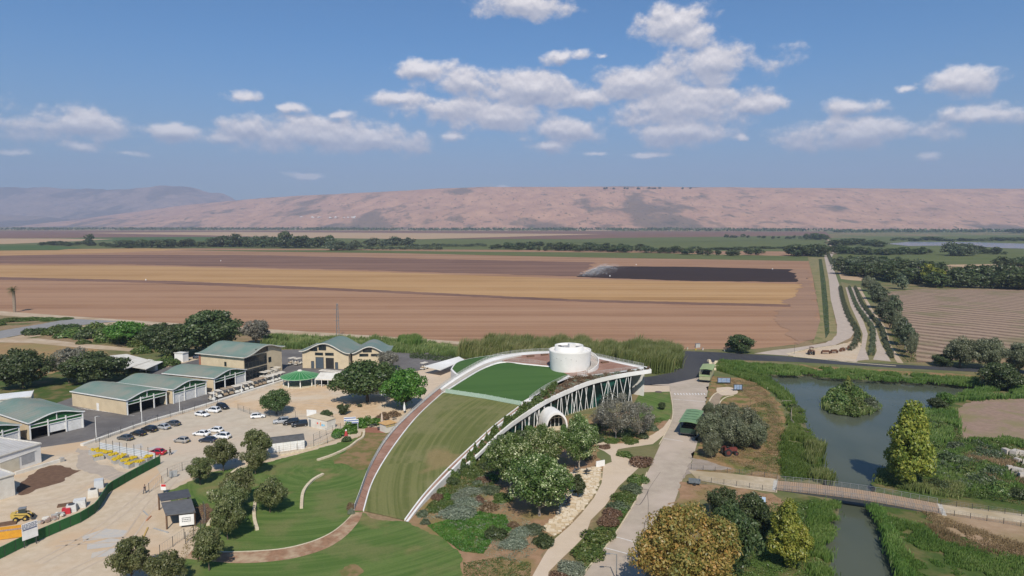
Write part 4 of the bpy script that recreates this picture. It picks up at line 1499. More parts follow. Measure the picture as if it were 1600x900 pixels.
opening(h1, w1 * .66, w1 * .76, .1, 2.4, m=dark_in, name='door')
opening(h1, w1 * .3, w1 * .62, 8.9, z1f(.5) - .5, grid=(3, 0))
MB().box((-.03, 8.5, 5.6), (.08, 1.0, 1.6)).build('side_window', glass_dk, h1)
MB().box((0.0, 20.6, 4.2), (.3, .8, 8.2)).build('brick_pier', mat('red_brick', (.36, .15, .09), (.29, .12, .075), 2, .9), h1)
MB().box((w1 + .5, 1.0, 6.0), (1.6, .2, .12)).build('bracket', offwhite, h1)
h2, w2, z2f = hall('tall beige hall with a wavy green roof and two tall doors, left twin', (473, 575), (545, 577), 16, 6.6, 3.4, -.4, peak=.5)
opening(h2, w2 * .17, w2 * .33, 6.8, z2f(.28) - .5, grid=(1, 0))
opening(h2, w2 * .36, w2 * .52, 7.2, z2f(.42) - .5, grid=(1, 0))
opening(h2, w2 * .28, w2 * .45, 5.2, 6.2); opening(h2, w2 * .50, w2 * .68, 5.2, 6.2)
opening(h2, w2 * .29, w2 * .46, .1, 4.4, m=mat('slate_blue_door', (.075, .095, .115), (.06, .08, .1), 2, .6), name='door')
opening(h2, w2 * .51, w2 * .68, .1, 4.2, m=dark_in, name='door')
opening(h2, w2 * .19, w2 * .25, .1, 2.8, m=MATS['slate_blue_door'], name='door'); opening(h2, w2 * .71, w2 * .77, .1, 2.6, m=MATS['slate_blue_door'], name='door')
h3, w3, z3f = hall('lower beige twin hall with a wavy green roof, right of the tall hall', (551, 575), (606, 574), 15, 5.8, 2.6, -.3, peak=.5)
opening(h3, w3 * .2, w3 * .45, 4.5, 5.5, grid=(1, 0)); opening(h3, w3 * .53, w3 * .78, 4.5, 5.4, grid=(1, 0))
opening(h3, w3 * .3, w3 * .55, 6.1, z3f(.45) - .4, grid=(1, 0))

# flat-roofed white building, lower left
def flat_block(label, fl_, fr_, depth, h, m, roof_m, name='flat_building', ribs=True):
    o, rzv, w = frame_of(fl_, fr_)
    t_ = thing(name, label, 'building', o, rzv)
    MB().box((w / 2, depth / 2, h / 2), (w, depth, h)).build('wall', m, t_)
    rf = MB().box((w / 2, depth / 2, h + .09), (w + .3, depth + .3, .18)).build('roof', roof_m, t_)
    b = MB()
    b.beam((-.15, -.12, h + .25), (w + .15, -.12, h + .25), .2, .3)
    b.beam((w + .12, 0, h + .25), (w + .12, depth, h + .25), .2, .3)
    b.build('parapet', offwhite, rf)
    if ribs:
        k = 1.0
        while k < depth:
            MB().beam((0, k, h + .21), (w, k, h + .21), .12, .09).build('roof_rib', roof_m, rf)
            k += 1.3
    return t_, w
w1b, ww = flat_block('flat-roofed white building with a ribbed roof and a walled-up bay at the left edge', (-40, 758), (65, 722.5), 17, 4.3, white_b, mat('white_sheet_roof', (.52, .50, .47), (.44, .42, .39), .6, .7, stretch=(1, .3, 1)))
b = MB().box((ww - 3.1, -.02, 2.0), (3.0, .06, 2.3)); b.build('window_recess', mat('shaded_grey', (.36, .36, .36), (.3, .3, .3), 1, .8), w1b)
b = MB(); b.box((ww - 7.2, -.03, 1.5), (4.2, .06, 2.8)); b.build('walled_bay', mat('cream_infill', (.60, .55, .43), (.52, .47, .36), .7, .85), w1b)
b = MB(); b.beam((ww - 9.6, -.06, 3.0), (ww - 1.2, -.06, 3.3), .1); b.build('lintel', offwhite, w1b)
w2b, ww2 = flat_block('blank cream block cut by the left edge beside the dark soil patch', (-60, 800), (24, 774), 7, 4.3, offwhite, MATS['white_sheet_roof'], 'plain_block', False)
o_, rzv, wl_ = frame_of((24, 742), (94, 722))
lw = thing('low_wall', 'low concrete wall running from the cream block past the dark soil', 'wall', o_, rzv)
MB().box((wl_ / 2, 0, .35), (wl_, .5, .75)).build('coping', offwhite, lw)
MB().box((wl_ + .3, -.1, .5), (.9, .8, 1.0)).build('end_block', mat('concrete', (.42, .40, .36), (.35, .33, .3), 1.2, .9), lw)
w3b, ww3 = flat_block('low white flat-roofed hut behind the left sheds at the left edge', (-40, 646), (49, 636), 9, 3.0, offwhite, mat('bright_white_roof', (.74, .74, .72), (.64, .64, .62), .5, .6), 'white_hut', False)
opening(w3b, ww3 - 3.4, ww3 - 2.2, .9, 2.2)
w4b, ww4 = flat_block('small white cabin among bushes behind the arched sheds', (273, 565), (286, 566), 3, 3.4, white_b, MATS['bright_white_roof'], 'white_cabin', False)
# pale carport roofs among the trees
for lab, pts, z in (('long pale carport roof behind the tan shed, farthest left of the two', [(166, 556), (198, 553), (236, 563), (194, 577)], 2.9), ('pale carport roof on posts nearest the tan shed', [(204, 573), (232, 561), (255, 565), (228, 577)], 2.7)):
    q = [G(x, y, z) for x, y in pts]
    c0 = sum(q, Vector()) / 4
    t_ = thing('carport', lab, 'carport', (c0.x, c0.y, 0))
    lq = [p - Vector((c0.x, c0.y, 0)) for p in q]
    MB().add(lq + [p - Vector((0, 0, .18)) for p in lq], [(0, 1, 2, 3), (7, 6, 5, 4), (0, 4, 5, 1), (1, 5, 6, 2), (2, 6, 7, 3), (3, 7, 4, 0)]).build('roof', offwhite, t_)
    for p in lq:
        MB().box((p.x * .93, p.y * .93, z / 2 - .1), (.16, .16, z - .2)).build('post', steel_dk, t_)
    MB().box((0, .8, z / 2 - .15), (6.0, 1.8, z - .35)).build('store', offwhite, t_)

# round green pavilion
pc = G(469, 601)
pv = thing('pavilion', 'round pavilion with a ribbed green conical roof on white posts', 'pavilion', pc)
pr = 6.5
gm = mat('leaf_green_roof', (.045, .20, .06), (.035, .165, .05), 1, .5)
for k in range(24):
    a0, a1 = 2 * math.pi * k / 24, 2 * math.pi * (k + 1) / 24
    b = MB()
    q0, q1, q2, q3 = [Vector((r * math.cos(a), r * math.sin(a), z)) for r, a, z in ((pr, a0 + .012, 3.1), (pr, a1 - .012, 3.1), (.8, a1 - .05, 4.9), (.8, a0 + .05, 4.9))]
    dn = Vector((0, 0, -.1))
    b.add([q0, q1, q2, q3, q0 + dn, q1 + dn, q2 + dn, q3 + dn], [(0, 1, 2, 3), (7, 6, 5, 4), (0, 4, 5, 1), (1, 5, 6, 2), (2, 6, 7, 3), (3, 7, 4, 0)])
    b.build('roof_panel', gm, pv)
b = MB()
for k in range(24):
    a0 = 2 * math.pi * k / 24
    b.beam((pr * math.cos(a0), pr * math.sin(a0), 3.1), (.7 * math.cos(a0), .7 * math.sin(a0), 4.93), .09, .1)
    a1 = 2 * math.pi * (k + 1) / 24
    b.beam((pr * math.cos(a0), pr * math.sin(a0), 3.02), (pr * math.cos(a1), pr * math.sin(a1), 3.02), .12, .22)
b.build('roof_rib', mat('mint_rib', (.30, .50, .30), (.25, .42, .25), 2, .5), pv)
MB().cyl((0, 0, 4.8), 1.0, .5, 16, .5).build('roof_cap', offwhite, pv)
for k in range(8):
    a0 = 2 * math.pi * (k + .4) / 8
    MB().cyl((5.4 * math.cos(a0), 5.4 * math.sin(a0), 0), .2, 3.1, 8).build('post', white, pv)
MB().cyl((0, 0, .02), 6.0, .14, 32).build('floor', stone_w, pv)
# fabric pergola right of it
o_, rzv, wl_ = frame_of((493, 604), (533, 605))
pg = thing('fabric_pergola', 'long white fabric pergola on posts between the round pavilion and the big trees', 'pergola', o_, rzv)
b = MB()
A = [Vector((wl_ * k / 8, -.3, 2.7 - .12 * math.sin(math.pi * (k % 2)))) for k in range(9)]
Bq = [Vector((wl_ * k / 8, 4.6, 4.0)) for k in range(9)]
b.strip(A, Bq)
b.strip([p - Vector((0, 0, .35)) for p in A], A)
b.build('canopy', offwhite, pg)
for k in range(5):
    MB().box((wl_ * k / 4, -.2, 1.3), (.18, .18, 2.6)).build('post', white, pg)
MB().box((wl_ / 2, 3.5, 1.1), (wl_ - .4, .2, 2.2)).build('back_wall', dark_in, pg)
for k in range(6):
    b = MB()
    b.box((1.2 + k * (wl_ - 2) / 5.5, .9, .4), (.8, .8, .08)); b.box((1.2 + k * (wl_ - 2) / 5.5, .9, .2), (.1, .1, .4))
    o = b.build('table', offwhite); o.location = pg.matrix_basis @ Vector((0, 0, 0)); o.rotation_euler = pg.rotation_euler
    tag(o, 'small pale table in the shade under the white fabric pergola', 'table', 'tables under the pergola')
    o.location = o_
# ------------------------------------------------------------------ vegetation
L_OLIVEG = leaf_mat('leaf_grey_green', (.075, .10, .028), (.15, .165, .06), (.25, .255, .115))
L_DARK = leaf_mat('leaf_dark_green', (.03, .06, .015), (.08, .115, .034), (.14, .17, .06))
L_BLUEDK = leaf_mat('leaf_deep_green', (.032, .055, .018), (.075, .105, .036), (.13, .15, .06))
L_BRIGHT = leaf_mat('leaf_bright_green', (.035, .10, .012), (.09, .18, .025), (.16, .24, .05))
L_POP = leaf_mat('leaf_pale_underside', (.045, .085, .016), (.145, .20, .05), (.60, .62, .36), vary=.08)
L_AUT = leaf_mat('leaf_autumn', (.13, .155, .035), (.32, .225, .065), (.44, .235, .075), vary=.05)
L_YEL = leaf_mat('leaf_yellow_green', (.10, .14, .02), (.24, .25, .04), (.42, .37, .08), vary=.08)
L_SILV = leaf_mat('leaf_silver_olive', (.085, .10, .05), (.165, .18, .10), (.27, .28, .18), vary=.1)
L_GREY = leaf_mat('twig_grey', (.12, .115, .085), (.22, .21, .16), (.33, .31, .25), vary=.08)
L_BROWN = leaf_mat('leaf_brown', (.10, .06, .035), (.19, .12, .07), (.27, .18, .11), vary=.1)
L_SAGE = leaf_mat('leaf_sage', (.13, .16, .105), (.22, .25, .175), (.32, .34, .25), vary=.06)
L_HEDGE = leaf_mat('leaf_hedge', (.055, .075, .04), (.11, .135, .07), (.18, .20, .12))
L_REED = leaf_mat('reed_green', (.085, .125, .03), (.17, .21, .065), (.33, .32, .14))
L_REEDG = leaf_mat('reed_fresh', (.06, .12, .02), (.115, .18, .036), (.20, .245, .075))
L_WEED = leaf_mat('weed_green', (.05, .095, .018), (.105, .155, .036), (.19, .20, .065))
L_DRY = leaf_mat('weed_dry', (.17, .12, .06), (.26, .19, .095), (.36, .27, .15))
L_FAR = leaf_mat('leaf_far', (.036, .06, .02), (.075, .10, .034), (.12, .14, .055))

def cards(P, N, S, g, asp=.62):
    """leaf quads at P, facing roughly N, size S"""
    n = len(P)
    N = N + g.normal(0, .55, (n, 3))
    N /= np.linalg.norm(N, axis=1, keepdims=True) + 1e-9
    U = np.cross(N, g.normal(0, 1, (n, 3)))
    U /= np.linalg.norm(U, axis=1, keepdims=True) + 1e-9
    Wv = np.cross(N, U)
    s = S[:, None] if hasattr(S, 'shape') else S
    V = np.stack([P - U * s, P - Wv * s * asp, P + U * s, P + Wv * s * asp], 1).reshape(-1, 3)
    Q = np.arange(n * 4).reshape(n, 4)
    return V, Q

def crown_mesh(name, m, seed, H, Rr, z0, nclump, nleaf, leaf, cr, shape='round', tint_bias=0.0, lean=0.0):
    g = np.random.default_rng(seed)
    c = []
    while len(c) < nclump:
        d = g.normal(0, 1, 3); d /= np.linalg.norm(d)
        r = g.uniform(.35, 1) ** .55
        p = d * r
        h = (p[2] + 1) / 2
        if shape == 'cone':
            k = 1.12 - .95 * h
        elif shape == 'oval':
            k = .55 + .6 * math.sin(math.pi * (h * .8 + .12))
        elif shape == 'wide':
            k = .8 + .35 * (1 - h)
        else:
            k = 1.0
        p[:2] *= k
        ang = math.atan2(p[1], p[0])
        k2 = 1 + .2 * math.sin(ang * 2 + seed + p[2] * 2) + .14 * math.sin(ang * 3 + 2 * seed - p[2] * 3)
        c.append((p[0] * Rr * .84 * k2, p[1] * Rr * .84 * k2, z0 + (H - z0) * (.06 + .86 * h)))
    c = np.array(c)
    rad = cr * g.uniform(.5, 1.35, len(c))
    i = g.integers(0, len(c), nleaf)
    d = g.normal(0, 1, (nleaf, 3)); d[:, 2] += .35
    d /= np.linalg.norm(d, axis=1, keepdims=True)
    rr_ = rad[i] * g.uniform(.45, 1.08, nleaf) ** .7
    P = c[i] + d * rr_[:, None] * np.array([1, 1, .82])
    P[:, 2] = np.maximum(P[:, 2], z0 * .55)
    S = leaf * g.uniform(.55, 1.35, nleaf)
    V, Q = cards(P, d, S, g)
    ct = g.uniform(-.22, .22, len(c))
    tint = np.clip(g.beta(2, 2.2, nleaf) + ct[i] + tint_bias, 0, 1)
    me = np_mesh(name, V, Q, m, np.repeat(tint, 4))
    return me, c

def trunk_mesh(name, m, c, z0, H, r0, seed, forks=7):
    g = random.Random(seed)
    b = MB()
    top = z0 + (H - z0) * .45
    pts = [(0, 0, -.15), (g.uniform(-.1, .1), g.uniform(-.1, .1), z0 * .6), (g.uniform(-.2, .2), g.uniform(-.2, .2), top)]
    b.tube(pts, [r0, r0 * .75, r0 * .35], 7)
    ids = list(range(len(c))); g.shuffle(ids)
    for k in ids[:forks]:
        q = Vector(c[k])
        s = Vector((0, 0, z0 * g.uniform(.6, 1.1)))
        mid = s.lerp(q, .5) + Vector((0, 0, -.2))
        b.tube([s, mid, q], [r0 * .42, r0 * .28, r0 * .08], 5)
    return b.mesh(name, m)

KIND = {}
def kind(key, m, bm_, H, Rr, z0, nclump, nleaf, leaf, cr, shape='round', variants=2, forks=7, r0=.16, tb=0.0):
    KIND[key] = []
    for v in range(variants):
        cm, c = crown_mesh(key + '_crown', m, hash(key) % 1 + 31 * len(KIND) + v * 7 + 3, H, Rr, z0, nclump, nleaf, leaf, cr, shape, tb)
        KIND[key].append((cm, trunk_mesh(key + '_trunk', bm_, c, z0, H, r0, v + 5, forks), H, Rr))
kind('lawn_tree', L_OLIVEG, bark, 6.5, 3.1, 1.5, 62, 11050, .17, 1.0, 'oval', 3, r0=.15)
kind('ficus', L_DARK, bark, 8, 5.2, 1.8, 81, 15300, .23, 1.5, 'wide', 2, r0=.3)
kind('bright', L_BRIGHT, bark, 8, 5.0, 1.6, 62, 13600, .24, 1.5, 'wide', 1, r0=.3)
kind('deep', L_BLUEDK, bark, 9, 5.0, 1.0, 81, 15300, .24, 1.4, 'round', 3, r0=.28)
kind('poplar', L_POP, bark_pale, 11, 5.4, 1.6, 148, 27200, .19, 1.25, 'oval', 3, r0=.28, tb=-.03)
kind('autumn', L_AUT, bark, 13, 7.2, 1.5, 175, 40800, .20, 1.5, 'oval', 1, r0=.35)
kind('yellow', L_YEL, bark, 13, 5.6, .6, 148, 25500, .24, 1.3, 'cone', 2, r0=.35)
kind('olive', L_SILV, bark, 7, 4.2, 1.0, 94, 18700, .16, 1.1, 'wide', 3, r0=.3)
kind('bare', L_GREY, bark_pale, 9, 4.6, 1.4, 81, 8840, .13, 1.1, 'oval', 2, forks=16, r0=.16)
kind('grey', L_GREY, bark, 8, 4.0, 1.0, 62, 9350, .2, 1.2, 'round', 1)
kind('conifer', L_BLUEDK, bark, 7, 2.6, .7, 54, 7650, .17, .7, 'cone', 1)
kind('sapling', L_HEDGE, bark, 8, 2.4, .9, 48, 6460, .2, .85, 'oval', 2)

def top_z(p, px, py):
    d = ray(px, py)
    return CH + d.z * p.y / d.y

tcount = {}
def tree(key, px, py, top, w, label, name='tree', cat='tree', group=None, v=None):
    p = G(px, py)
    lst = KIND[key]
    n = tcount.get(key, 0); tcount[key] = n + 1
    cm, tm, H, Rr = lst[(n if v is None else v) % len(lst)]
    h = top_z(p, px, top)
    s = h / H
    sw = w * mpp(Vector((p.x, p.y, h / 2))) / (2 * Rr) * {'lawn_tree': .82, 'poplar': 1.0, 'autumn': .95, 'ficus': 1.04, 'bright': 1.06}.get(key, .94)
    t_ = thing(name, label, cat, p, rnd.uniform(0, 6.28), group)
    t_.scale = (sw, sw, s)
    link('trunk', tm, t_)
    link('crown', cm, t_)
    return t_
LG = 'round grey-green trees on the lawn'
tree('lawn_tree', 313, 758, 714, 44, 'small round tree at the lawn edge beside the mesh gate, above the dark shelter', 'lawn_tree', group=LG)
tree('lawn_tree', 349, 737, 684, 48, 'lawn tree just below the dark car and the three white cars', 'lawn_tree', group=LG)
tree('lawn_tree', 401, 722, 670, 46, 'lawn tree touching the left end of the white barrel-roofed shed', 'lawn_tree', group=LG)
tree('lawn_tree', 399, 741, 697, 42, 'lawn tree in front of the one beside the white barrel-roofed shed', 'lawn_tree', group=LG)
tree('lawn_tree', 422, 801, 748, 56, 'lone lawn tree between the two curved stone benches', 'lawn_tree', group=LG)
tree('lawn_tree', 374, 790, 732, 56, 'back tree of the dense row above the curved red path', 'lawn_tree', group=LG)
tree('lawn_tree', 358, 815, 752, 58, 'middle tree of the dense row above the curved red path', 'lawn_tree', group=LG)
tree('lawn_tree', 356, 843, 778, 60, 'front tree of the dense row above the curved red path', 'lawn_tree', group=LG)
tree('lawn_tree', 327, 892, 822, 60, 'lawn tree standing at the left end of the curved red path', 'lawn_tree', group=LG)
tree('lawn_tree', 206, 912, 840, 72, 'windblown tree at the bottom edge beside the grey slabs', 'lawn_tree', group=LG)
tree('lawn_tree', 262, 918, 862, 66, 'tree cut by the bottom edge, right of the windblown one', 'lawn_tree', group=LG)
tree('ficus', 574, 628, 566, 98, 'broad dark tree right of the white fabric pergola', 'shade_tree')
tree('bright', 632, 640, 579, 70, 'bright green tree beside the ramp, right of the broad dark tree', 'shade_tree')
tree('ficus', 432, 648, 610, 48, 'small ragged tree in the sandy court behind the white car', 'young_tree')
tree('deep', 537, 648, 630, 20, 'tiny tree by the flags near the poster kiosk', 'young_tree')
tree('deep', 510, 656, 641, 20, 'shrub right behind the poster kiosk', 'shrub', 'shrub')
tree('sapling', 562, 636, 631, 8, 'tiny potted tree on the court between the big trees and the hedge', 'young_tree')
tree('grey', 607, 578, 547, 34, 'brownish creeper-covered tree against the right end of the twin halls', 'shrub_tree')
tree('deep', 36, 607, 544, 84, 'dark spreading tree at the far left above the white hut', 'dark_tree')
tree('grey', 108, 598, 541, 58, 'brownish sparse tree between two dark trees', 'sparse_tree')
tree('deep', 152, 600, 548, 92, 'dark spreading tree left of the carport roofs', 'dark_tree')
tree('deep', 326, 553, 486, 104, 'biggest dark tree left of the two-storey hall', 'dark_tree')
tree('deep', 272, 558, 512, 70, 'dark tree between the bushes and the biggest tree', 'dark_tree')
tree('grey', 400, 538, 498, 44, 'grey feathery tree just behind the two-storey hall', 'feathery_tree')
tree('grey', 345, 520, 484, 36, 'grey feathery tree top showing behind the biggest dark tree', 'feathery_tree')
tree('deep', 262, 530, 503, 50, 'rounded dark tree behind the hedge mass left of the biggest tree', 'dark_tree')
tree('bright', 200, 538, 503, 62, 'leafy green tree within the long bush row by the side lane', 'bush_tree')
tree('deep', 238, 545, 508, 46, 'dark bush tree at the right end of the long bush row', 'bush_tree')
tree('poplar', 798, 764, 676, 78, 'pale-flecked tree left behind the biggest garden tree', 'garden_tree')
tree('poplar', 850, 738, 664, 66, 'pale-flecked tree in front of the white entrance arch', 'garden_tree')
tree('poplar', 905, 734, 646, 54, 'tall pale-flecked tree right of the entrance arch', 'garden_tree')
tree('poplar', 843, 806, 706, 98, 'biggest pale-flecked garden tree, nearest the stone court', 'garden_tree')
tree('conifer', 903, 777, 739, 38, 'small dark conifer on the stone court', 'conifer')
tree('bare', 962, 686, 611, 72, 'greyish multi-stemmed tree before the glass front', 'grey_tree')
tree('bare', 998, 684, 627, 62, 'thin grey tree nearest the road end of the glass front', 'grey_tree')
tree('bare', 940, 672, 636, 40, 'low grey shrub tree between the entrance arch and the grey trees', 'grey_tree')
tree('deep', 1034, 640, 628, 14, 'small dark shrub on the front lawn', 'shrub', 'shrub')
OG = 'silvery olive trees beside the road'
for a_ in ((1112, 694, 645, 52, 'olive tree at the left front of the olive clump, beside the green wagon'), (1165, 690, 636, 60, 'olive tree at the right of the olive clump'), (1136, 672, 630, 56, 'olive tree at the back of the olive clump'), (1112, 716, 676, 34, 'low olive at the front of the clump near the red tractor'), (1144, 702, 650, 62, 'olive tree in the middle of the olive clump above the red tractor'), (1180, 702, 660, 42, 'olive at the pond end of the olive clump'), (1108, 655, 628, 22, 'small round olive at the back of the olive clump by the curved kerb')):
    tree('olive', *a_[:4], a_[4], 'olive_tree', group=OG)
tree('deep', 1155, 551, 521, 46, 'lone round dark tree by the dark road junction', 'round_tree')
tree('autumn', 1072, 938, 784, 172, 'big orange and yellow autumn tree at the bottom edge by the road', 'autumn_tree')
tree('deep', 1142, 900, 790, 96, 'dark bushy tree right behind the autumn tree', 'dark_tree')
tree('deep', 1176, 842, 770, 70, 'dark tree below the sandy track, left of the yellow-green tree', 'dark_tree')
tree('deep', 1130, 812, 763, 56, 'dark shrub tree below the small trailer', 'dark_tree')
tree('yellow', 1230, 886, 779, 88, 'yellow-green tree by the near bank of the channel', 'yellow_tree', v=1)
tree('yellow', 1420, 760, 623, 102, 'tall conical yellow-green tree on the right bank of the pond', 'yellow_tree', v=0)
tree('bright', 1478, 636, 614, 28, 'pale shrub on the right bank above the bare clearing', 'shrub', 'shrub')
tree('deep', 1464, 640, 622, 30, 'dark shrub at the water edge right of the tall conical tree', 'shrub', 'shrub')
tree('deep', 1562, 608, 566, 70, 'round bushy tree where the dark road meets the right edge', 'round_tree')
tree('olive', 1500, 574, 526, 56, 'grey-green tree at the corner of the ploughed field, leftmost of three', 'field_tree')
tree('olive', 1544, 578, 528, 52, 'grey-green tree at the corner of the ploughed field, middle of three', 'field_tree')
tree('olive', 1592, 582, 536, 60, 'grey-green tree at the corner of the ploughed field, rightmost of three', 'field_tree')
tree('deep', 1472, 572, 553, 34, 'low dark shrub left of the three grey-green field trees', 'shrub', 'shrub')
# island in the pond
isl = G(1326, 633, WZ)
b = MB()
ip = [(math.cos(a_ / 14 * 2 * math.pi), math.sin(a_ / 14 * 2 * math.pi)) for a_ in range(14)]
b.add([(isl.x + x * 8.6, isl.y + y * 8.4, WZ - .5) for x, y in ip] + [(isl.x + x * 7, isl.y + y * 7, WZ + .5) for x, y in ip], [(k, (k + 1) % 14, 14 + (k + 1) % 14, 14 + k) for k in range(14)] + [list(range(14, 28))])
tag(b.build('island', mud), kind='structure')
tree('yellow', 1324, 616, 586, 16, 'slim yellowish tree top rising from the pond island', 'island_tree')

# roadside row by the ploughed field
RG = 'trees lining the lane beside the ploughed field'
for k, (x, y, tp, w) in enumerate([(1357, 455, 431, 26), (1366, 468, 440, 26), (1374, 482, 446, 30), (1388, 492, 462, 28), (1396, 505, 458, 20), (1390, 515, 478, 24), (1402, 526, 486, 22), (1408, 540, 494, 26), (1418, 552, 504, 24), (1424, 560, 520, 18), (1378, 500, 470, 24)]):
    tree('sapling' if k % 3 else 'olive', x, y, tp, w, 'roadside tree in the row between the lane and the ploughed field', 'roadside_tree', group=RG)

# ---- shrubs: one leafy mesh each
SHR = {}
def shrub_mesh(key, m, seed, n=2600, leaf=.1, lumps=14, flat=.8):
    g = np.random.default_rng(seed)
    c = g.normal(0, 1, (lumps, 3)); c /= np.linalg.norm(c, axis=1, keepdims=True)
    c *= g.uniform(.2, .62, (lumps, 1)); c[:, 2] = np.abs(c[:, 2]) * flat
    i = g.integers(0, lumps, n)
    d = g.normal(0, 1, (n, 3)); d[:, 2] = np.abs(d[:, 2]) * 1.0 - .12
    d /= np.linalg.norm(d, axis=1, keepdims=True)
    P = c[i] + d * g.uniform(.3, .46, (n, 1))
    P[:, 2] = np.maximum(P[:, 2], .01)
    V, Q = cards(P, d, leaf * g.uniform(.5, 1.3, n), g)
    tint = np.clip(g.beta(2, 2, n) + g.uniform(-.15, .15, lumps)[i], 0, 1)
    SHR.setdefault(key, []).append(np_mesh(key, V, Q, m, np.repeat(tint, 4)))
for v in range(2):
    shrub_mesh('sage', L_SAGE, 40 + v, 4200, .055, 22, .6)
    shrub_mesh('green', L_WEED, 50 + v, 2600, .085)
    shrub_mesh('dark', L_BLUEDK, 60 + v, 2600, .085)
    shrub_mesh('brown', L_BROWN, 70 + v, 2600, .075)
    shrub_mesh('hedge', L_HEDGE, 80 + v, 2600, .085)
    shrub_mesh('bright', L_BRIGHT, 90 + v, 2200, .09)
scount = [0]
def shrub(key, px, py, wpx, hm, label, name='shrub', group=None, depth=None, z=0.0):
    p = G(px, py, z)
    scount[0] += 1
    o = link(name, SHR[key][scount[0] % len(SHR[key])])
    o.location = p
    w = wpx * mpp(p) / 2 * 1.25
    o.scale = (w, depth / 1.7 if depth else w, hm * 1.3)
    o.rotation_euler = (0, 0, 0 if depth else rnd.uniform(0, 6.28))
    tag(o, label, 'shrub', group)
    return o
shrub('sage', 713, 804, 60, 1.2, 'large silvery sage mound in the garden below the ramp wall', 'sage_shrub', depth=7)
shrub('sage', 735, 788, 44, 1.3, 'upper lobe of silvery sage behind the large sage mound', 'sage_shrub', depth=4)
shrub('sage', 735, 770, 40, 1.1, 'greenish sage mound at the middle of the garden', 'sage_shrub', depth=4)
shrub('sage', 720, 778, 30, 1.0, 'small sage mound left of the greenish one', 'sage_shrub')
shrub('sage', 801, 853, 46, 1.2, 'sage mound at the bottom of the garden by the path', 'sage_shrub', depth=4.5)
shrub('sage', 812, 836, 38, 1.1, 'middle sage mound above the bottom one', 'sage_shrub')
shrub('hedge', 832, 828, 36, 1.1, 'grey-green mound below the biggest garden tree', 'sage_shrub')
shrub('dark', 776, 838, 36, 1.6, 'dark rounded bush left of the sage mounds')
shrub('dark', 851, 850, 34, 1.5, 'dark dense bush beside the cream path at the stone court corner')
shrub('brown', 750, 786, 22, 1.3, 'reddish-brown dry bush right of the large sage mound', 'dry_shrub')
shrub('brown', 764, 796, 28, 1.5, 'brown dry bush nearest the biggest garden tree', 'dry_shrub')
shrub('brown', 800, 822, 20, .8, 'small brown bush under the biggest garden tree', 'dry_shrub')
shrub('green', 786, 780, 34, .8, 'low green mound left of the biggest garden tree')
shrub('hedge', 766, 768, 34, 1.0, 'grey-green mound behind the low green mound')
shrub('green', 697, 790, 28, .8, 'green cushion left above the large sage mound')
shrub('bright', 700, 778, 20, .8, 'bright cushion left of the small sage mound')
for k, (x, y, w, h_, kd) in enumerate([(660, 806, 20, 1.0, 'hedge'), (678, 799, 18, 1.0, 'green'), (683, 780, 18, 1.2, 'brown'), (692, 770, 20, 1.1, 'green'), (706, 756, 22, 1.4, 'dark'), (712, 742, 20, 1.4, 'hedge'), (727, 740, 22, 1.2, 'green'), (742, 740, 24, 1.6, 'green'), (757, 733, 20, 1.5, 'dark'), (760, 714, 26, 2.0, 'green'), (776, 715, 30, 2.2, 'dark'), (792, 706, 30, 2.4, 'dark'), (800, 690, 26, 2.4, 'green'), (786, 722, 26, 1.4, 'dark'), (706, 748, 22, 2.2, 'green'), (722, 736, 24, 2.6, 'dark'), (735, 728, 24, 2.4, 'green'), (768, 704, 26, 3.2, 'green'), (784, 700, 28, 3.4, 'dark'), (808, 700, 28, 3.2, 'dark'), (755, 752, 24, .9, 'brown'), (770, 748, 24, .9, 'bright'), (782, 742, 20, .7, 'brown'), (664, 818, 16, .8, 'hedge'), (745, 757, 18, .8, 'hedge'), (812, 684, 26, 2.2, 'dark'), (828, 676, 22, 2.0, 'green')]):
    shrub(kd, x, y, w, h_, 'low shrub among the mixed planting below the ramp wall', 'garden_shrub', 'mixed shrubs below the ramp wall')
shrub('brown', 1001, 727, 40, 1.9, 'big brown bush between the cream path fork and the road', 'dry_shrub', depth=6)
shrub('green', 975, 712, 26, 1.1, 'low green bush at the tip of the path fork')
for k, (x, y, w, h_, kd) in enumerate([(996, 752, 26, 1.2, 'green'), (985, 766, 28, 1.3, 'hedge'), (975, 780, 30, 1.3, 'green'), (963, 795, 30, 1.4, 'hedge'), (968, 800, 20, .9, 'bright'), (956, 806, 24, 1.3, 'brown'), (949, 820, 30, 1.3, 'brown'), (937, 843, 40, 1.7, 'green'), (918, 868, 40, 1.6, 'green'), (892, 893, 36, 1.5, 'sage'), (876, 908, 30, 1.2, 'brown')]):
    shrub(kd, x, y, w * 1.25, h_ * 1.1, 'bush in the planted strip between the cream path and the road', 'path_shrub', 'bushes between the path and the road')
for k, (x, y, w, h_, kd) in enumerate([(920, 716, 24, 1.0, 'brown'), (945, 700, 22, .7, 'brown'), (930, 690, 30, 1.3, 'dark'), (955, 690, 26, .9, 'green'), (985, 690, 28, .9, 'green'), (1004, 684, 20, 1.2, 'dark'), (1020, 672, 20, 1.6, 'hedge'), (925, 672, 26, 1.8, 'dark'), (975, 680, 30, 1.2, 'dark'), (1012, 660, 22, 1.6, 'dark')]):
    shrub(kd, x, y, w, h_, 'low shrub in the bed under the grey trees', 'bed_shrub', 'shrubs under the grey trees')
shrub('brown', 548, 797, 12, 1.6, 'reddish shrub at the foot of the left ramp walk', 'dry_shrub')
shrub('sage', 549, 803, 10, 1.2, 'grey shrub at the foot of the left ramp walk')
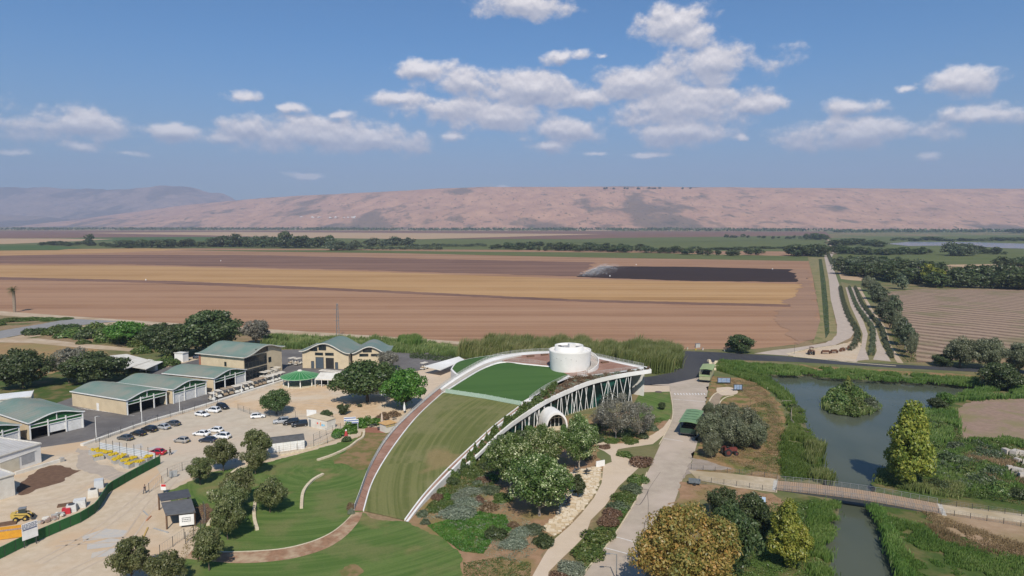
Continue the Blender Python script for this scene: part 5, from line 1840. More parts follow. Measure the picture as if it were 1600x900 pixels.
for k, (x, y, w, h_) in enumerate([(530, 682, 24, 2.0), (545, 676, 26, 2.4), (560, 668, 26, 2.4), (574, 664, 24, 2.2), (588, 664, 20, 1.8), (600, 655, 22, 1.8), (615, 650, 20, 1.6)]):
    shrub('bright' if k < 5 else 'brown', x, y, w, h_, 'bush in the leafy hedge beside the court kiosk', 'hedge_shrub', 'hedge between court and lawn')
shrub('dark', 541, 690, 14, 1.6, 'dark clump of grass beside the red figure', 'shrub')
BG = 'bushes along the side lane at the left'
for k, (x, y, w, h_) in enumerate([(55, 522, 34, 3), (85, 522, 36, 3.6), (112, 526, 40, 4), (140, 528, 42, 5), (165, 532, 44, 5.5), (190, 534, 40, 5), (105, 516, 36, 3.2), (150, 518, 40, 4.5), (222, 540, 34, 4.5), (180, 520, 30, 4), (205, 518, 34, 4.2), (130, 537, 20, 2)]):
    shrub('green' if k % 3 else 'dark', x, y, w, h_, 'big bush between the side lane and the dirt lane', 'roadside_bush', BG)
for k, (x, y, w, h_) in enumerate([(12, 502, 40, 1.6), (45, 500, 40, 1.6), (78, 500, 30, 1.4), (100, 499, 26, 1.2), (-10, 508, 40, 1.6)]):
    shrub('green', x, y, w, h_, 'low bush between the palm track and the side lane', 'roadside_bush', 'low bushes by the palm track')
for k, (x, y, w, h_) in enumerate([(200, 575, 30, 2.0), (245, 575, 30, 3.0), (262, 570, 34, 3.4), (220, 552, 30, 3.0), (258, 548, 30, 3)]):
    shrub('green', x, y, w, h_, 'bush around the carport roofs', 'yard_bush', 'bushes around the carport')
for k, (x, y, w, h_, kd) in enumerate([(1455, 702, 34, 2.2, 'green'), (1484, 722, 36, 2.4, 'dark'), (1508, 746, 40, 2.6, 'green'), (1534, 758, 36, 2.4, 'dark'), (1560, 772, 38, 2.4, 'green'), (1590, 778, 34, 2.2, 'dark'), (1500, 702, 30, 1.8, 'hedge'), (1542, 734, 34, 1.8, 'green'), (1446, 738, 36, 2.0, 'green'), (1412, 752, 30, 1.6, 'hedge'), (1466, 762, 30, 1.8, 'dark'), (1476, 670, 26, 1.6, 'green'), (1452, 664, 24, 1.6, 'dark')]):
    shrub(kd, x, y, w, h_, 'leafy bush in the scrub of the right bank', 'bank_bush', 'bushes on the right bank')
shrub('dark', 1240, 640, 20, 1.8, 'dark bush on the pond bank above the wooden rail')

# hedge rows between the orchard lanes
def hedge_row(pts, wm, hm, label):
    l = resample(px_line(pts), 1.0)
    g = np.random.default_rng(len(pts) * 7 + int(pts[0][0]))
    n = len(l) * 110
    i = g.integers(0, len(l), n)
    base = np.array([(p.x, p.y, 0) for p in l])[i]
    a_ = g.uniform(0, np.pi, n)
    wv = .8 + .3 * np.sin(i * .35) + .15 * np.sin(i * 1.1)
    d = np.stack([np.cos(a_), g.normal(0, .3, n), np.sin(a_)], 1)
    P = base + d * np.array([wm / 2, .6, hm]) * (g.uniform(.75, 1.05, n) * wv)[:, None]
    P[:, 1] += g.uniform(-.6, .6, n)
    V, Q = cards(P, d, .16 * g.uniform(.6, 1.5, n), g)
    me = np_mesh('hedge_row', V, Q, L_HEDGE, np.repeat(np.clip(g.beta(2, 2, n), 0, 1), 4))
    tag(link('hedge_row', me), label, 'hedge')
hedge_row([(1313, 450), (1317, 470), (1326, 495), (1336, 512), (1340, 525), (1335, 540), (1328, 548)], 3.2, 2.2, 'left hedge row, next to the curved pale lane')
hedge_row([(1327, 450), (1337, 476), (1350, 496), (1362, 512), (1364, 534), (1361, 556)], 2.6, 2.2, 'middle hedge row between the two orchard lanes')
hedge_row([(1336, 450), (1346, 474), (1360, 493), (1377, 514), (1384, 538), (1394, 560)], 2.4, 2.2, 'right hedge row, next to the roadside trees')
hedge_row([(1294, 398), (1297, 405), (1301, 414)], 6, 3, 'short far hedge row beside the pale lane bend')

# ---- reeds and ground cover (nobody could count them)
def reeds(name, pts, n, h0, h1, m, w=.09, seed=0, lean=.35, z=0.0, wind=(.5, .1)):
    poly = px_poly(pts, z)
    P = sample_poly(poly, n, seed)
    g = np.random.default_rng(seed + 1)
    P = P + g.normal(0, .55, P.shape)
    hn = fbm(P[:, 0] / 5 + 50, P[:, 1] / 5 + 50, 4, seed)
    keep = fbm(P[:, 0] / 3 + 20, P[:, 1] / 3 + 80, 3, seed + 5) > .34
    P, hn = P[keep], hn[keep]
    n = len(P)
    h = h0 + (h1 - h0) * np.clip((hn - .25) * 1.9 + g.uniform(-.25, .25, n), 0, 1.2)
    a_ = g.uniform(0, 2 * np.pi, n)
    lx = g.normal(wind[0], .35, n) * lean * h; ly = g.normal(wind[1], .35, n) * lean * h
    ww_ = w * g.uniform(.6, 1.6, n)
    dx, dy = np.cos(a_) * ww_, np.sin(a_) * ww_
    z0 = np.full(n, z)
    B0 = np.stack([P[:, 0] - dx, P[:, 1] - dy, z0], 1)
    B1 = np.stack([P[:, 0] + dx, P[:, 1] + dy, z0], 1)
    M0 = np.stack([P[:, 0] + lx * .35 - dx, P[:, 1] + ly * .35 - dy, z0 + h * .6], 1)
    M1 = np.stack([P[:, 0] + lx * .35 + dx, P[:, 1] + ly * .35 + dy, z0 + h * .6], 1)
    T0 = np.stack([P[:, 0] + lx, P[:, 1] + ly, z0 + h], 1)
    V = np.stack([B0, B1, M1, M0, T0], 1).reshape(-1, 3)
    k = np.arange(n)[:, None] * 5
    Q = np.concatenate([k + np.array([[0, 1, 2]]), k + np.array([[0, 2, 3]]), k + np.array([[3, 2, 4]])])
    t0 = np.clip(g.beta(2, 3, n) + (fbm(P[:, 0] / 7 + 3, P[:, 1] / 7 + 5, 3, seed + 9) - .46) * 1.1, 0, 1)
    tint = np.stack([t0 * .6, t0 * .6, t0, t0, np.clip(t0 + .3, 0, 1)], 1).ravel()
    return tag(link(name, np_mesh(name, V, Q, m, tint)), kind='stuff')

def cover(name, pts, n, hm, leaf, m, seed=0, clump=1.2, z=0.0, sharp=1.0):
    """leafy low growth with a bumpy top"""
    poly = px_poly(pts, z)
    P = sample_poly(poly, n, seed)
    n = len(P)
    g = np.random.default_rng(seed + 2)
    hn = np.clip((fbm(P[:, 0] / clump + 90, P[:, 1] / clump + 70, 3, seed) - .2) * 1.7, .03, 1.2) ** sharp
    zz = z + hm * hn * g.uniform(.35, 1.0, n)
    d = g.normal(0, .6, (n, 3)); d[:, 2] = 1
    V, Q = cards(np.c_[P, zz], d, leaf * g.uniform(.6, 1.4, n), g)
    tc = fbm(P[:, 0] / (clump * 3) + 9, P[:, 1] / (clump * 3), 3, seed + 4)
    tint = np.clip(g.beta(2, 2, n) * .6 + tc * .9 - .25, 0, 1)
    return tag(link(name, np_mesh(name, V, Q, m, np.repeat(tint, 4))), kind='stuff')

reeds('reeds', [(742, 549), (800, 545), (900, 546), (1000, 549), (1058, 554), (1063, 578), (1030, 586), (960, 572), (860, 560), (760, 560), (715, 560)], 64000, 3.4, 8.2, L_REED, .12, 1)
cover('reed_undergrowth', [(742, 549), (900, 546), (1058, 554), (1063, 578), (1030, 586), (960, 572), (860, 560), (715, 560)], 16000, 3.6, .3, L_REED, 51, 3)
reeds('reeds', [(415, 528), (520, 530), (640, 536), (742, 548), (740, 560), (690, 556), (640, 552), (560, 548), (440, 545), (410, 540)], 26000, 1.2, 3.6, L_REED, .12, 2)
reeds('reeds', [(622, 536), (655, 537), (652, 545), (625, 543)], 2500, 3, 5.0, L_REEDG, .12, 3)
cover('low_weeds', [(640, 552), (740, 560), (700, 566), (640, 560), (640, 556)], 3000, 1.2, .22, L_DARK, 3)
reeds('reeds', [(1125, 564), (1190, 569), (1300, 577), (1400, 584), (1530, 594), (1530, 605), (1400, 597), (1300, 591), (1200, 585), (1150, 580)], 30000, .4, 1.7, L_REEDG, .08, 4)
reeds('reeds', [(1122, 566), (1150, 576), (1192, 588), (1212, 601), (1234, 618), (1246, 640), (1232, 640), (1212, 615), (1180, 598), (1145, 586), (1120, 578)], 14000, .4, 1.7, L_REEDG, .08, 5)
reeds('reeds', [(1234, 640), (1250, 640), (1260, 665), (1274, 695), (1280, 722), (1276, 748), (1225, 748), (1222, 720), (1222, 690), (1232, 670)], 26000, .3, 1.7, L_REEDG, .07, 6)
reeds('reeds', [(1262, 700), (1281, 700), (1282, 735), (1274, 740), (1262, 725)], 2500, 1.8, 3.4, L_REED, .09, 7)
reeds('reeds', [(1262, 738), (1296, 742), (1300, 758), (1272, 752)], 1500, 1.0, 2.6, L_REED, .08, 8)
reeds('reeds', [(1270, 786), (1312, 788), (1302, 830), (1292, 860), (1296, 905), (1270, 905), (1262, 850)], 9000, .3, 1.4, L_REEDG, .06, 9)
cover('ground_cover', [(1120, 800), (1215, 788), (1275, 782), (1290, 830), (1296, 960), (1190, 960), (1130, 870)], 34000, .9, .12, L_REEDG, 10, sharp=1.4)
# island growth
reeds('reeds', [(1286, 626), (1300, 616), (1330, 614), (1356, 622), (1376, 634), (1360, 646), (1330, 650), (1300, 646), (1286, 638)], 5000, .6, 2.0, L_REED, .1, 11, z=WZ + .3)
for k, (x, y, w, h_, kd) in enumerate([(1306, 624, 30, 3.4, 'hedge'), (1322, 622, 34, 4.2, 'green'), (1340, 626, 32, 3.4, 'hedge'), (1300, 634, 30, 3.0, 'green'), (1318, 638, 36, 3.4, 'hedge'), (1338, 640, 34, 2.8, 'green'), (1356, 634, 26, 2.2, 'brown'), (1310, 644, 30, 2.2, 'green'), (1330, 647, 30, 2.0, 'hedge'), (1350, 644, 24, 1.6, 'green'), (1366, 640, 18, 1.2, 'brown')]):
    shrub({'brown': 'hedge'}.get(kd, 'green'), x, y, w, h_ * 1.25, 'leafy bush covering the pond island', 'island_bush', 'bushes on the pond island', z=WZ + .3)
# right bank
cover('ground_cover', [(1460, 640), (1480, 632), (1496, 660), (1510, 692), (1560, 690), (1600, 690), (1660, 690), (1660, 800), (1600, 790), (1500, 778), (1468, 772), (1376, 756), (1380, 738), (1424, 692)], 60000, 1.9, .15, L_WEED, 13, 2.2, sharp=1.4)
cover('bramble', [(1480, 700), (1540, 694), (1570, 720), (1580, 760), (1500, 770), (1450, 765), (1460, 720)], 16000, 2.8, .2, L_HEDGE, 14, 3.0, sharp=1.6)
reeds('reeds', [(1464, 690), (1520, 700), (1600, 768), (1500, 772), (1440, 750)], 16000, .5, 1.6, L_REEDG, .07, 49)
reeds('reeds', [(1376, 735), (1440, 745), (1500, 762), (1500, 778), (1430, 768), (1372, 755)], 14000, .5, 1.9, L_REED, .07, 15)
reeds('reeds', [(1446, 640), (1490, 640), (1500, 672), (1470, 700), (1436, 690), (1424, 695), (1440, 662)], 9000, .6, 1.8, L_REEDG, .09, 16)
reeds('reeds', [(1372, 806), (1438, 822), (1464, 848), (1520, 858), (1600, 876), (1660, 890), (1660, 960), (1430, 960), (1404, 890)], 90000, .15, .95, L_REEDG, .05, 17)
reeds('reeds', [(1358, 790), (1376, 800), (1398, 840), (1420, 895), (1460, 960), (1436, 960), (1412, 905), (1392, 862), (1380, 824)], 9000, .5, 1.5, L_REEDG, .06, 47)
reeds('reeds', [(1430, 806), (1464, 846), (1520, 858), (1660, 888), (1660, 866), (1560, 840), (1500, 818), (1450, 800)], 9000, .2, .6, L_DRY, .04, 48)
reeds('reeds', [(1500, 616), (1560, 606), (1660, 612), (1660, 622), (1560, 624), (1496, 628)], 9000, 1.0, 2.2, L_REEDG, .09, 18)
reeds('reeds', [(1570, 588), (1660, 596), (1660, 612), (1590, 606)], 4000, .6, 1.4, L_REED, .09, 19)
reeds('reeds', [(1505, 690), (1570, 684), (1660, 688), (1660, 702), (1570, 700)], 6000, .6, 1.6, L_REEDG, .08, 20)
reeds('dry_grass', [(1560, 722), (1590, 720), (1600, 760), (1540, 770), (1500, 700), (1530, 700)], 9000, .5, 1.4, L_DRY, .06, 21)
# garden ground cover, planter, ramp edge
cover('ground_cover', [(668, 822), (700, 812), (745, 800), (790, 806), (800, 830), (770, 845), (755, 866), (720, 862), (690, 840)], 30000, .45, .11, L_BRIGHT, 22, .8)
cover('ground_cover', [(724, 880), (780, 870), (830, 880), (826, 930), (724, 930)], 9000, .4, .1, L_WEED, 23, .9, sharp=2)
cover('ground_cover', [(655, 806), (690, 765), (740, 720), (800, 678), (830, 672), (810, 720), (770, 760), (720, 790)], 40000, .8, .12, L_WEED, 24, 1.4, sharp=1.6)
cover('garden_herbs', [(660, 812), (700, 770), (760, 735), (800, 740), (790, 800), (830, 815), (850, 850), (815, 880), (760, 870), (700, 815)], 16000, .5, .10, L_SAGE, 53, 1.2, sharp=2.4)
cover('strip_growth', [(893, 900), (925, 850), (946, 805), (985, 755), (1006, 742), (996, 775), (960, 835), (915, 895)], 14000, .6, .12, L_WEED, 54, 1.2, sharp=1.6)
cover('ground_cover', [(920, 664), (1000, 650), (1040, 655), (1010, 680), (930, 690), (905, 700)], 9000, .7, .13, L_WEED, 25, 1.2, sharp=1.6)
cover('dry_growth', [(1118, 590), (1180, 596), (1215, 630), (1222, 690), (1215, 742), (1100, 715), (1190, 690), (1200, 640)], 30000, .5, .10, L_DRY, 26, 1.4, sharp=2.0)
cover('bank_weeds', [(1150, 640), (1200, 625), (1222, 655), (1226, 690), (1218, 742), (1160, 735), (1195, 700), (1190, 660)], 14000, .5, .10, L_WEED, 46, 1.6, sharp=2.2)
cover('dry_growth', [(1072, 756), (1140, 765), (1210, 776), (1225, 790), (1180, 800), (1110, 790)], 5000, .35, .08, L_DRY, 27, 1.0, sharp=2)
cover('verge_weeds', [(1410, 500), (1425, 530), (1434, 566), (1412, 566), (1396, 535), (1390, 510)], 5000, .6, .2, L_WEED, 28, 1.5)
cover('ditch_growth', [(1279, 405), (1284, 405), (1290, 440), (1294, 480), (1296, 520), (1290, 530), (1287, 500), (1283, 450)], 5000, .8, .3, L_WEED, 29, 2)
cover('track_weeds', [(260, 775), (330, 790), (330, 830), (300, 850), (290, 880), (280, 870), (300, 820), (290, 790)], 2500, .3, .09, L_DRY, 30, .8)
A_, M_, B_ = PLANTER
g = np.random.default_rng(77)
for nm, m_, n_, lo_, hi_, hh, sd_k in (('planter_shrubs', L_WEED, 36000, .0, .52, 2.1, 1), ('planter_grass', L_BROWN, 12000, .42, 1.0, 1.2, 2), ('planter_herbs', L_SAGE, 5200, .35, 1.0, .9, 3)):
    u = g.uniform(lo_, hi_, n_) * 60
    i = np.minimum(u.astype(int), 59); f_ = (u - i)[:, None]
    v = g.uniform(-.06, .96, n_)[:, None]
    A3, B3 = np.array(A_), np.array(B_)
    pa = A3[i] * (1 - f_) + A3[i + 1] * f_
    pb2 = B3[i] * (1 - f_) + B3[i + 1] * f_
    P = pa * (1 - v) + pb2 * v
    cl = fbm(P[:, 0] / 1.6 + 30 * sd_k, P[:, 1] / 1.6 + 40, 3, sd_k)
    keep = cl > (.33 if sd_k == 1 else .43)
    P, cl = P[keep], cl[keep]
    P[:, 2] += g.uniform(0, 1, len(P)) * hh * np.clip((cl - .36) * 4, .2, 1) + .05
    P[:, 2] -= np.where((v[keep][:, 0] < .03) & (cl > .5), g.uniform(.2, 1.3, len(P)), 0)
    d = g.normal(0, .7, (len(P), 3)); d[:, 2] += .7
    V, Q = cards(P, d, .17 * g.uniform(.6, 1.5, len(P)), g)
    tag(link(nm, np_mesh(nm, V, Q, m_, np.repeat(g.beta(2, 2, len(P)), 4))), kind='stuff')

def joined_trees(name, rows, src):
    V, Q, T = [], [], []
    off = 0
    for pts, n, hpx, wpx, jy in rows:
        l = resample([Vector((x, y, 0)) for x, y in pts], 1.0)
        for k in range(n):
            q = l[int((k + rnd.uniform(.2, .8)) / n * len(l)) % len(l)]
            y = q.y + rnd.uniform(-jy, jy)
            p = G(q.x, y)
            me, H, Rr = src[rnd.randrange(len(src))]
            co = np.empty(len(me.vertices) * 3, np.float32); me.vertices.foreach_get('co', co)
            co = co.reshape(-1, 4, 3)[::4].reshape(-1, 3)
            m_ = mpp(p)
            sw = rnd.uniform(*wpx) * m_ / (2 * Rr); h = rnd.uniform(*hpx) * m_ / H
            mid = co.reshape(-1, 4, 3).mean(1, keepdims=True)
            co = ((co.reshape(-1, 4, 3) - mid) * 1.7 + mid).reshape(-1, 3)
            V.append(co * np.array([sw, sw, h]) + np.array([p.x, p.y, 0]))
            Q.append(np.arange(len(co)).reshape(-1, 4) + off); off += len(co)
            T.append(np.full(len(co), rnd.uniform(.2, .8)))
    V = np.concatenate(V)
    tag(link(name, np_mesh(name, V, np.concatenate(Q), src[0][0].materials[0], np.concatenate(T))), kind='stuff')

# ---- tree belts in the middle distance: each tree its own object, meshes shared
FAR = []
for v in range(6):
    H, Rr = 10, (4.2, 5.2, 6.5, 3.2, 5.5, 4.6)[v]
    me, _ = crown_mesh('far_tree', L_FAR, 200 + v, H, Rr, .8, 26, 1100, .62, 2.1, ('round', 'wide', 'wide', 'oval', 'round', 'cone')[v])
    FAR.append((me, H, Rr))
FARG = []
for v in range(2):
    me, _ = crown_mesh('far_tree', L_HEDGE, 220 + v, 10, 5, .5, 22, 1000, .62, 2.2, 'wide')
    FARG.append((me, 10, 5))
me, _ = crown_mesh('far_tree', L_YEL, 230, 10, 5, .5, 22, 1000, .62, 2.2, 'wide')
FARY = [(me, 10, 5)]
def far_tree(px, py, top, w, label, group, src=FAR, v=None):
    p = G(px, py)
    me, H, Rr = src[rnd.randrange(len(src)) if v is None else v]
    o = link('far_tree', me)
    o.location = p
    h = top_z(p, px, top)
    sw = w * mpp(Vector((p.x, p.y, h / 2))) / (2 * Rr)
    o.scale = (sw, sw * rnd.uniform(.8, 1.2), h / H)
    o.rotation_euler = (0, 0, rnd.uniform(0, 6.28))
    tag(o, label, 'tree', group)
    return o
def belt(pts, n, hpx, wpx, label, group, src=FAR, jy=1.0):
    l = [Vector((x, y, 0)) for x, y in pts]
    l = resample(l, 2.0)
    made = []
    for k in range(n):
        q = l[int((k + rnd.uniform(.1, .9)) / n * len(l)) % len(l)]
        y = q.y + rnd.uniform(-jy, jy)
        made.append(far_tree(q.x + rnd.uniform(-3, 3), y, y - rnd.uniform(*hpx), rnd.uniform(*wpx), label, group, src))
    number(made)
belt([(60, 384), (140, 384), (210, 388)], 16, (5, 9), (10, 20), 'dark tree in the far belt left of the tall clumps', 'left part of the far tree belt')
far_tree(141, 384, 366, 16, 'single taller round tree standing out at the left end of the far belt', 'left part of the far tree belt', v=0)
belt([(190, 386), (270, 387), (340, 385)], 20, (9, 14), (12, 24), 'dark tree in the dense far belt', 'dense part of the far tree belt')
belt([(330, 385), (420, 386), (520, 388)], 30, (10, 20), (14, 26), 'tall dark tree in the far belt above the field', 'tall part of the far tree belt')
far_tree(447, 388, 360, 22, 'tallest tree of the far belt above the field', 'tall part of the far tree belt', v=4)
far_tree(370, 386, 364, 26, 'broad tall tree in the far belt left of the tallest one', 'tall part of the far tree belt', v=2)
belt([(520, 391), (560, 390)], 8, (9, 16), (14, 26), 'bushy tree at the right end of the tall far belt', 'tall part of the far tree belt', FARG)
belt([(570, 385), (640, 383)], 9, (7, 14), (14, 26), 'greyish tree right of the tall far belt', 'grey trees right of the far belt', FARG)
belt([(770, 389), (870, 392), (960, 393), (1060, 396)], 34, (6, 12), (10, 24), 'rounded dark tree along the green strip', 'rounded trees along the green strip')
belt([(790, 384), (900, 386), (1000, 388)], 16, (4, 8), (12, 26), 'dark bush tree behind the green strip', 'bush trees behind the green strip')
belt([(1040, 396), (1130, 400), (1190, 399)], 10, (8, 13), (12, 22), 'rounded dark tree along the green strip, near the long lane', 'rounded trees along the green strip')
belt([(1236, 400), (1262, 399), (1284, 401)], 10, (12, 20), (16, 28), 'dense dark tree beside the bend of the long lane', 'clump beside the lane bend')
belt([(1260, 374), (1290, 376)], 6, (8, 13), (10, 16), 'tree left of the far lane end', 'trees at the far lane end')
belt([(1306, 384), (1340, 382), (1380, 386)], 14, (6, 12), (12, 24), 'dark tree right of the far lane', 'trees right of the far lane')
belt([(1306, 396), (1345, 397), (1360, 399)], 8, (9, 14), (16, 26), 'dense tree by the far lane bend', 'trees right of the far lane')
belt([(1370, 398), (1450, 397)], 12, (7, 12), (14, 28), 'bushy tree along the marsh pasture', 'trees along the marsh pasture')
belt([(1480, 400), (1520, 399)], 6, (14, 22), (18, 30), 'grey-green tall tree by the marsh water', 'tall trees by the marsh water', FARG)
belt([(1525, 397), (1570, 397)], 7, (5, 12), (10, 18), 'small dark tree right of the marsh water', 'trees along the marsh pasture')
belt([(1570, 418), (1600, 416), (1650, 416)], 7, (14, 20), (22, 36), 'dense dark tree at the right edge of the marsh', 'dense trees at the right edge')
belt([(1310, 416), (1340, 416), (1400, 418)], 14, (12, 18), (18, 32), 'woodland tree at the back of the marsh wood', 'back of the marsh wood', src=FAR + FARG)
belt([(1316, 428), (1350, 432), (1400, 440), (1440, 444)], 20, (18, 28), (24, 42), 'woodland tree in the marsh wood above the ploughed field', 'front of the marsh wood', src=FAR + FARG)
belt([(1370, 424), (1420, 424), (1470, 428)], 14, (14, 22), (22, 36), 'woodland tree in the middle of the marsh wood', 'middle of the marsh wood', src=FAR + FARG)
far_tree(1452, 446, 412, 42, 'yellowish-green broad tree in the front of the marsh wood', 'front of the marsh wood', FARY)
belt([(1460, 448), (1530, 450), (1600, 452), (1650, 452)], 18, (20, 32), (26, 44), 'dense dark tree behind the ploughed field', 'dense wood behind the ploughed field')
belt([(1500, 438), (1560, 440), (1640, 440)], 12, (18, 28), (26, 40), 'dark tree at the back of the wood behind the ploughed field', 'dense wood behind the ploughed field')
far_tree(1406, 452, 427, 24, 'round grey-green tree at the edge of the marsh wood', 'front of the marsh wood', FARG)
joined_trees('orchard_rows', [([(570, 390), (690, 390)], 30, (3, 6), (5, 8), .6), ([(640, 386), (760, 385)], 30, (3, 6), (5, 9), .6)], FARG)
joined_trees('distant_trees', [([(1080, 390), (1160, 389), (1240, 388)], 14, (2, 4), (12, 30), 1), ([(1390, 376), (1500, 376), (1640, 377)], 24, (3, 6), (10, 24), 1), ([(1130, 371), (1270, 374)], 12, (3, 6), (5, 10), .6), ([(1580, 365), (1650, 363)], 10, (5, 8), (14, 24), .6)], FAR)
# the woods at the foot of the hills read as one mass
g = np.random.default_rng(5)
def far_wood(name, segs, n, hm, leaf, seed):
    g = np.random.default_rng(seed)
    P = []
    for x0, y0, x1, y1, wgt in segs:
        k = int(n * wgt)
        t_ = g.uniform(0, 1, k)
        for i in range(k):
            q = G(x0 + (x1 - x0) * t_[i], y0 + (y1 - y0) * t_[i] + g.uniform(-.5, .5))
            if vnoise(np.array([q.x / 160]), np.array([q.y / 400]), 3)[0] > .3:
                P.append((q.x, q.y, g.uniform(0, 1) ** 1.2 * hm))
    P = np.array(P)
    d = g.normal(0, 1, P.shape); d[:, 1] -= .6
    V, Q = cards(P, d, leaf * g.uniform(.6, 1.5, len(P)), g, .8)
    tag(link(name, np_mesh(name, V, Q, L_FAR, np.repeat(g.beta(2, 2, len(P)), 4))), kind='stuff')
far_wood('far_woods', [(-60, 359.2, 520, 359.2, .34), (480, 359.4, 900, 360, .22), (880, 360, 1300, 361, .2), (1300, 363, 1660, 362.5, .14), (830, 359.3, 1060, 359.3, .1)], 9000, 17, 7, 8)

# palm tree on the left field edge
pp = G(23, 488)
pt = thing('palm_tree', 'lone palm tree at the left edge of the brown field', 'tree', pp)
hp = top_z(pp, 23, 446)
MB().tube([(0, 0, -.2), (.1, 0, hp * .4), (0, .1, hp * .8)], [.75, .95, .8], 10).build('trunk', mat('palm_trunk', (.30, .24, .18), (.2, .16, .12), 3, .95, bump=.6), pt)
g = np.random.default_rng(3)
V, Q = [], []
for k in range(110):
    az = g.uniform(0, 6.28); el = g.uniform(-1.1, 1.4); ln = g.uniform(3.0, 4.2)
    for s in range(7):
        for sd_k in (-1, 1):
            t_ = (s + .5) / 7
            c0 = np.array([math.cos(az) * math.cos(el) * ln * t_, math.sin(az) * math.cos(el) * ln * t_, hp * .84 + math.sin(el) * ln * t_ - .9 * t_ * t_])
            sdv = np.array([-math.sin(az), math.cos(az), -.3]) * sd_k * .55 * (1 - t_ * .5)
            fw = np.array([math.cos(az), math.sin(az), -.2]) * .25
            b0 = len(V)
            V += [c0, c0 + fw * .6, c0 + sdv + fw, c0 + sdv * .9 + fw * .3]
            Q.append((b0, b0 + 1, b0 + 2, b0 + 3))
link('crown', np_mesh('palm_crown', np.array(V), np.array(Q), L_OLIVEG, np.repeat(g.uniform(0, .8, len(Q)), 4)), pt)
# ------------------------------------------------------------------ vehicles
def paintm(name, c):
    if name in MATS:
        return MATS[name]
    m, t, out = new_mat(name)
    pb = principled(t, out, c, .28, .5)
    pb.inputs['Coat Weight'].default_value = .4
    pb.inputs['Coat Roughness'].default_value = .08
    MATS[name] = m
    return m
car_glass = mat('car_glass', (.015, .02, .025), None, 1, .05, .6)
lamp_red = mat('lamp_red', (.35, .02, .02), None, 1, .3)
lamp_w = mat('lamp_clear', (.7, .7, .68), None, 1, .2)

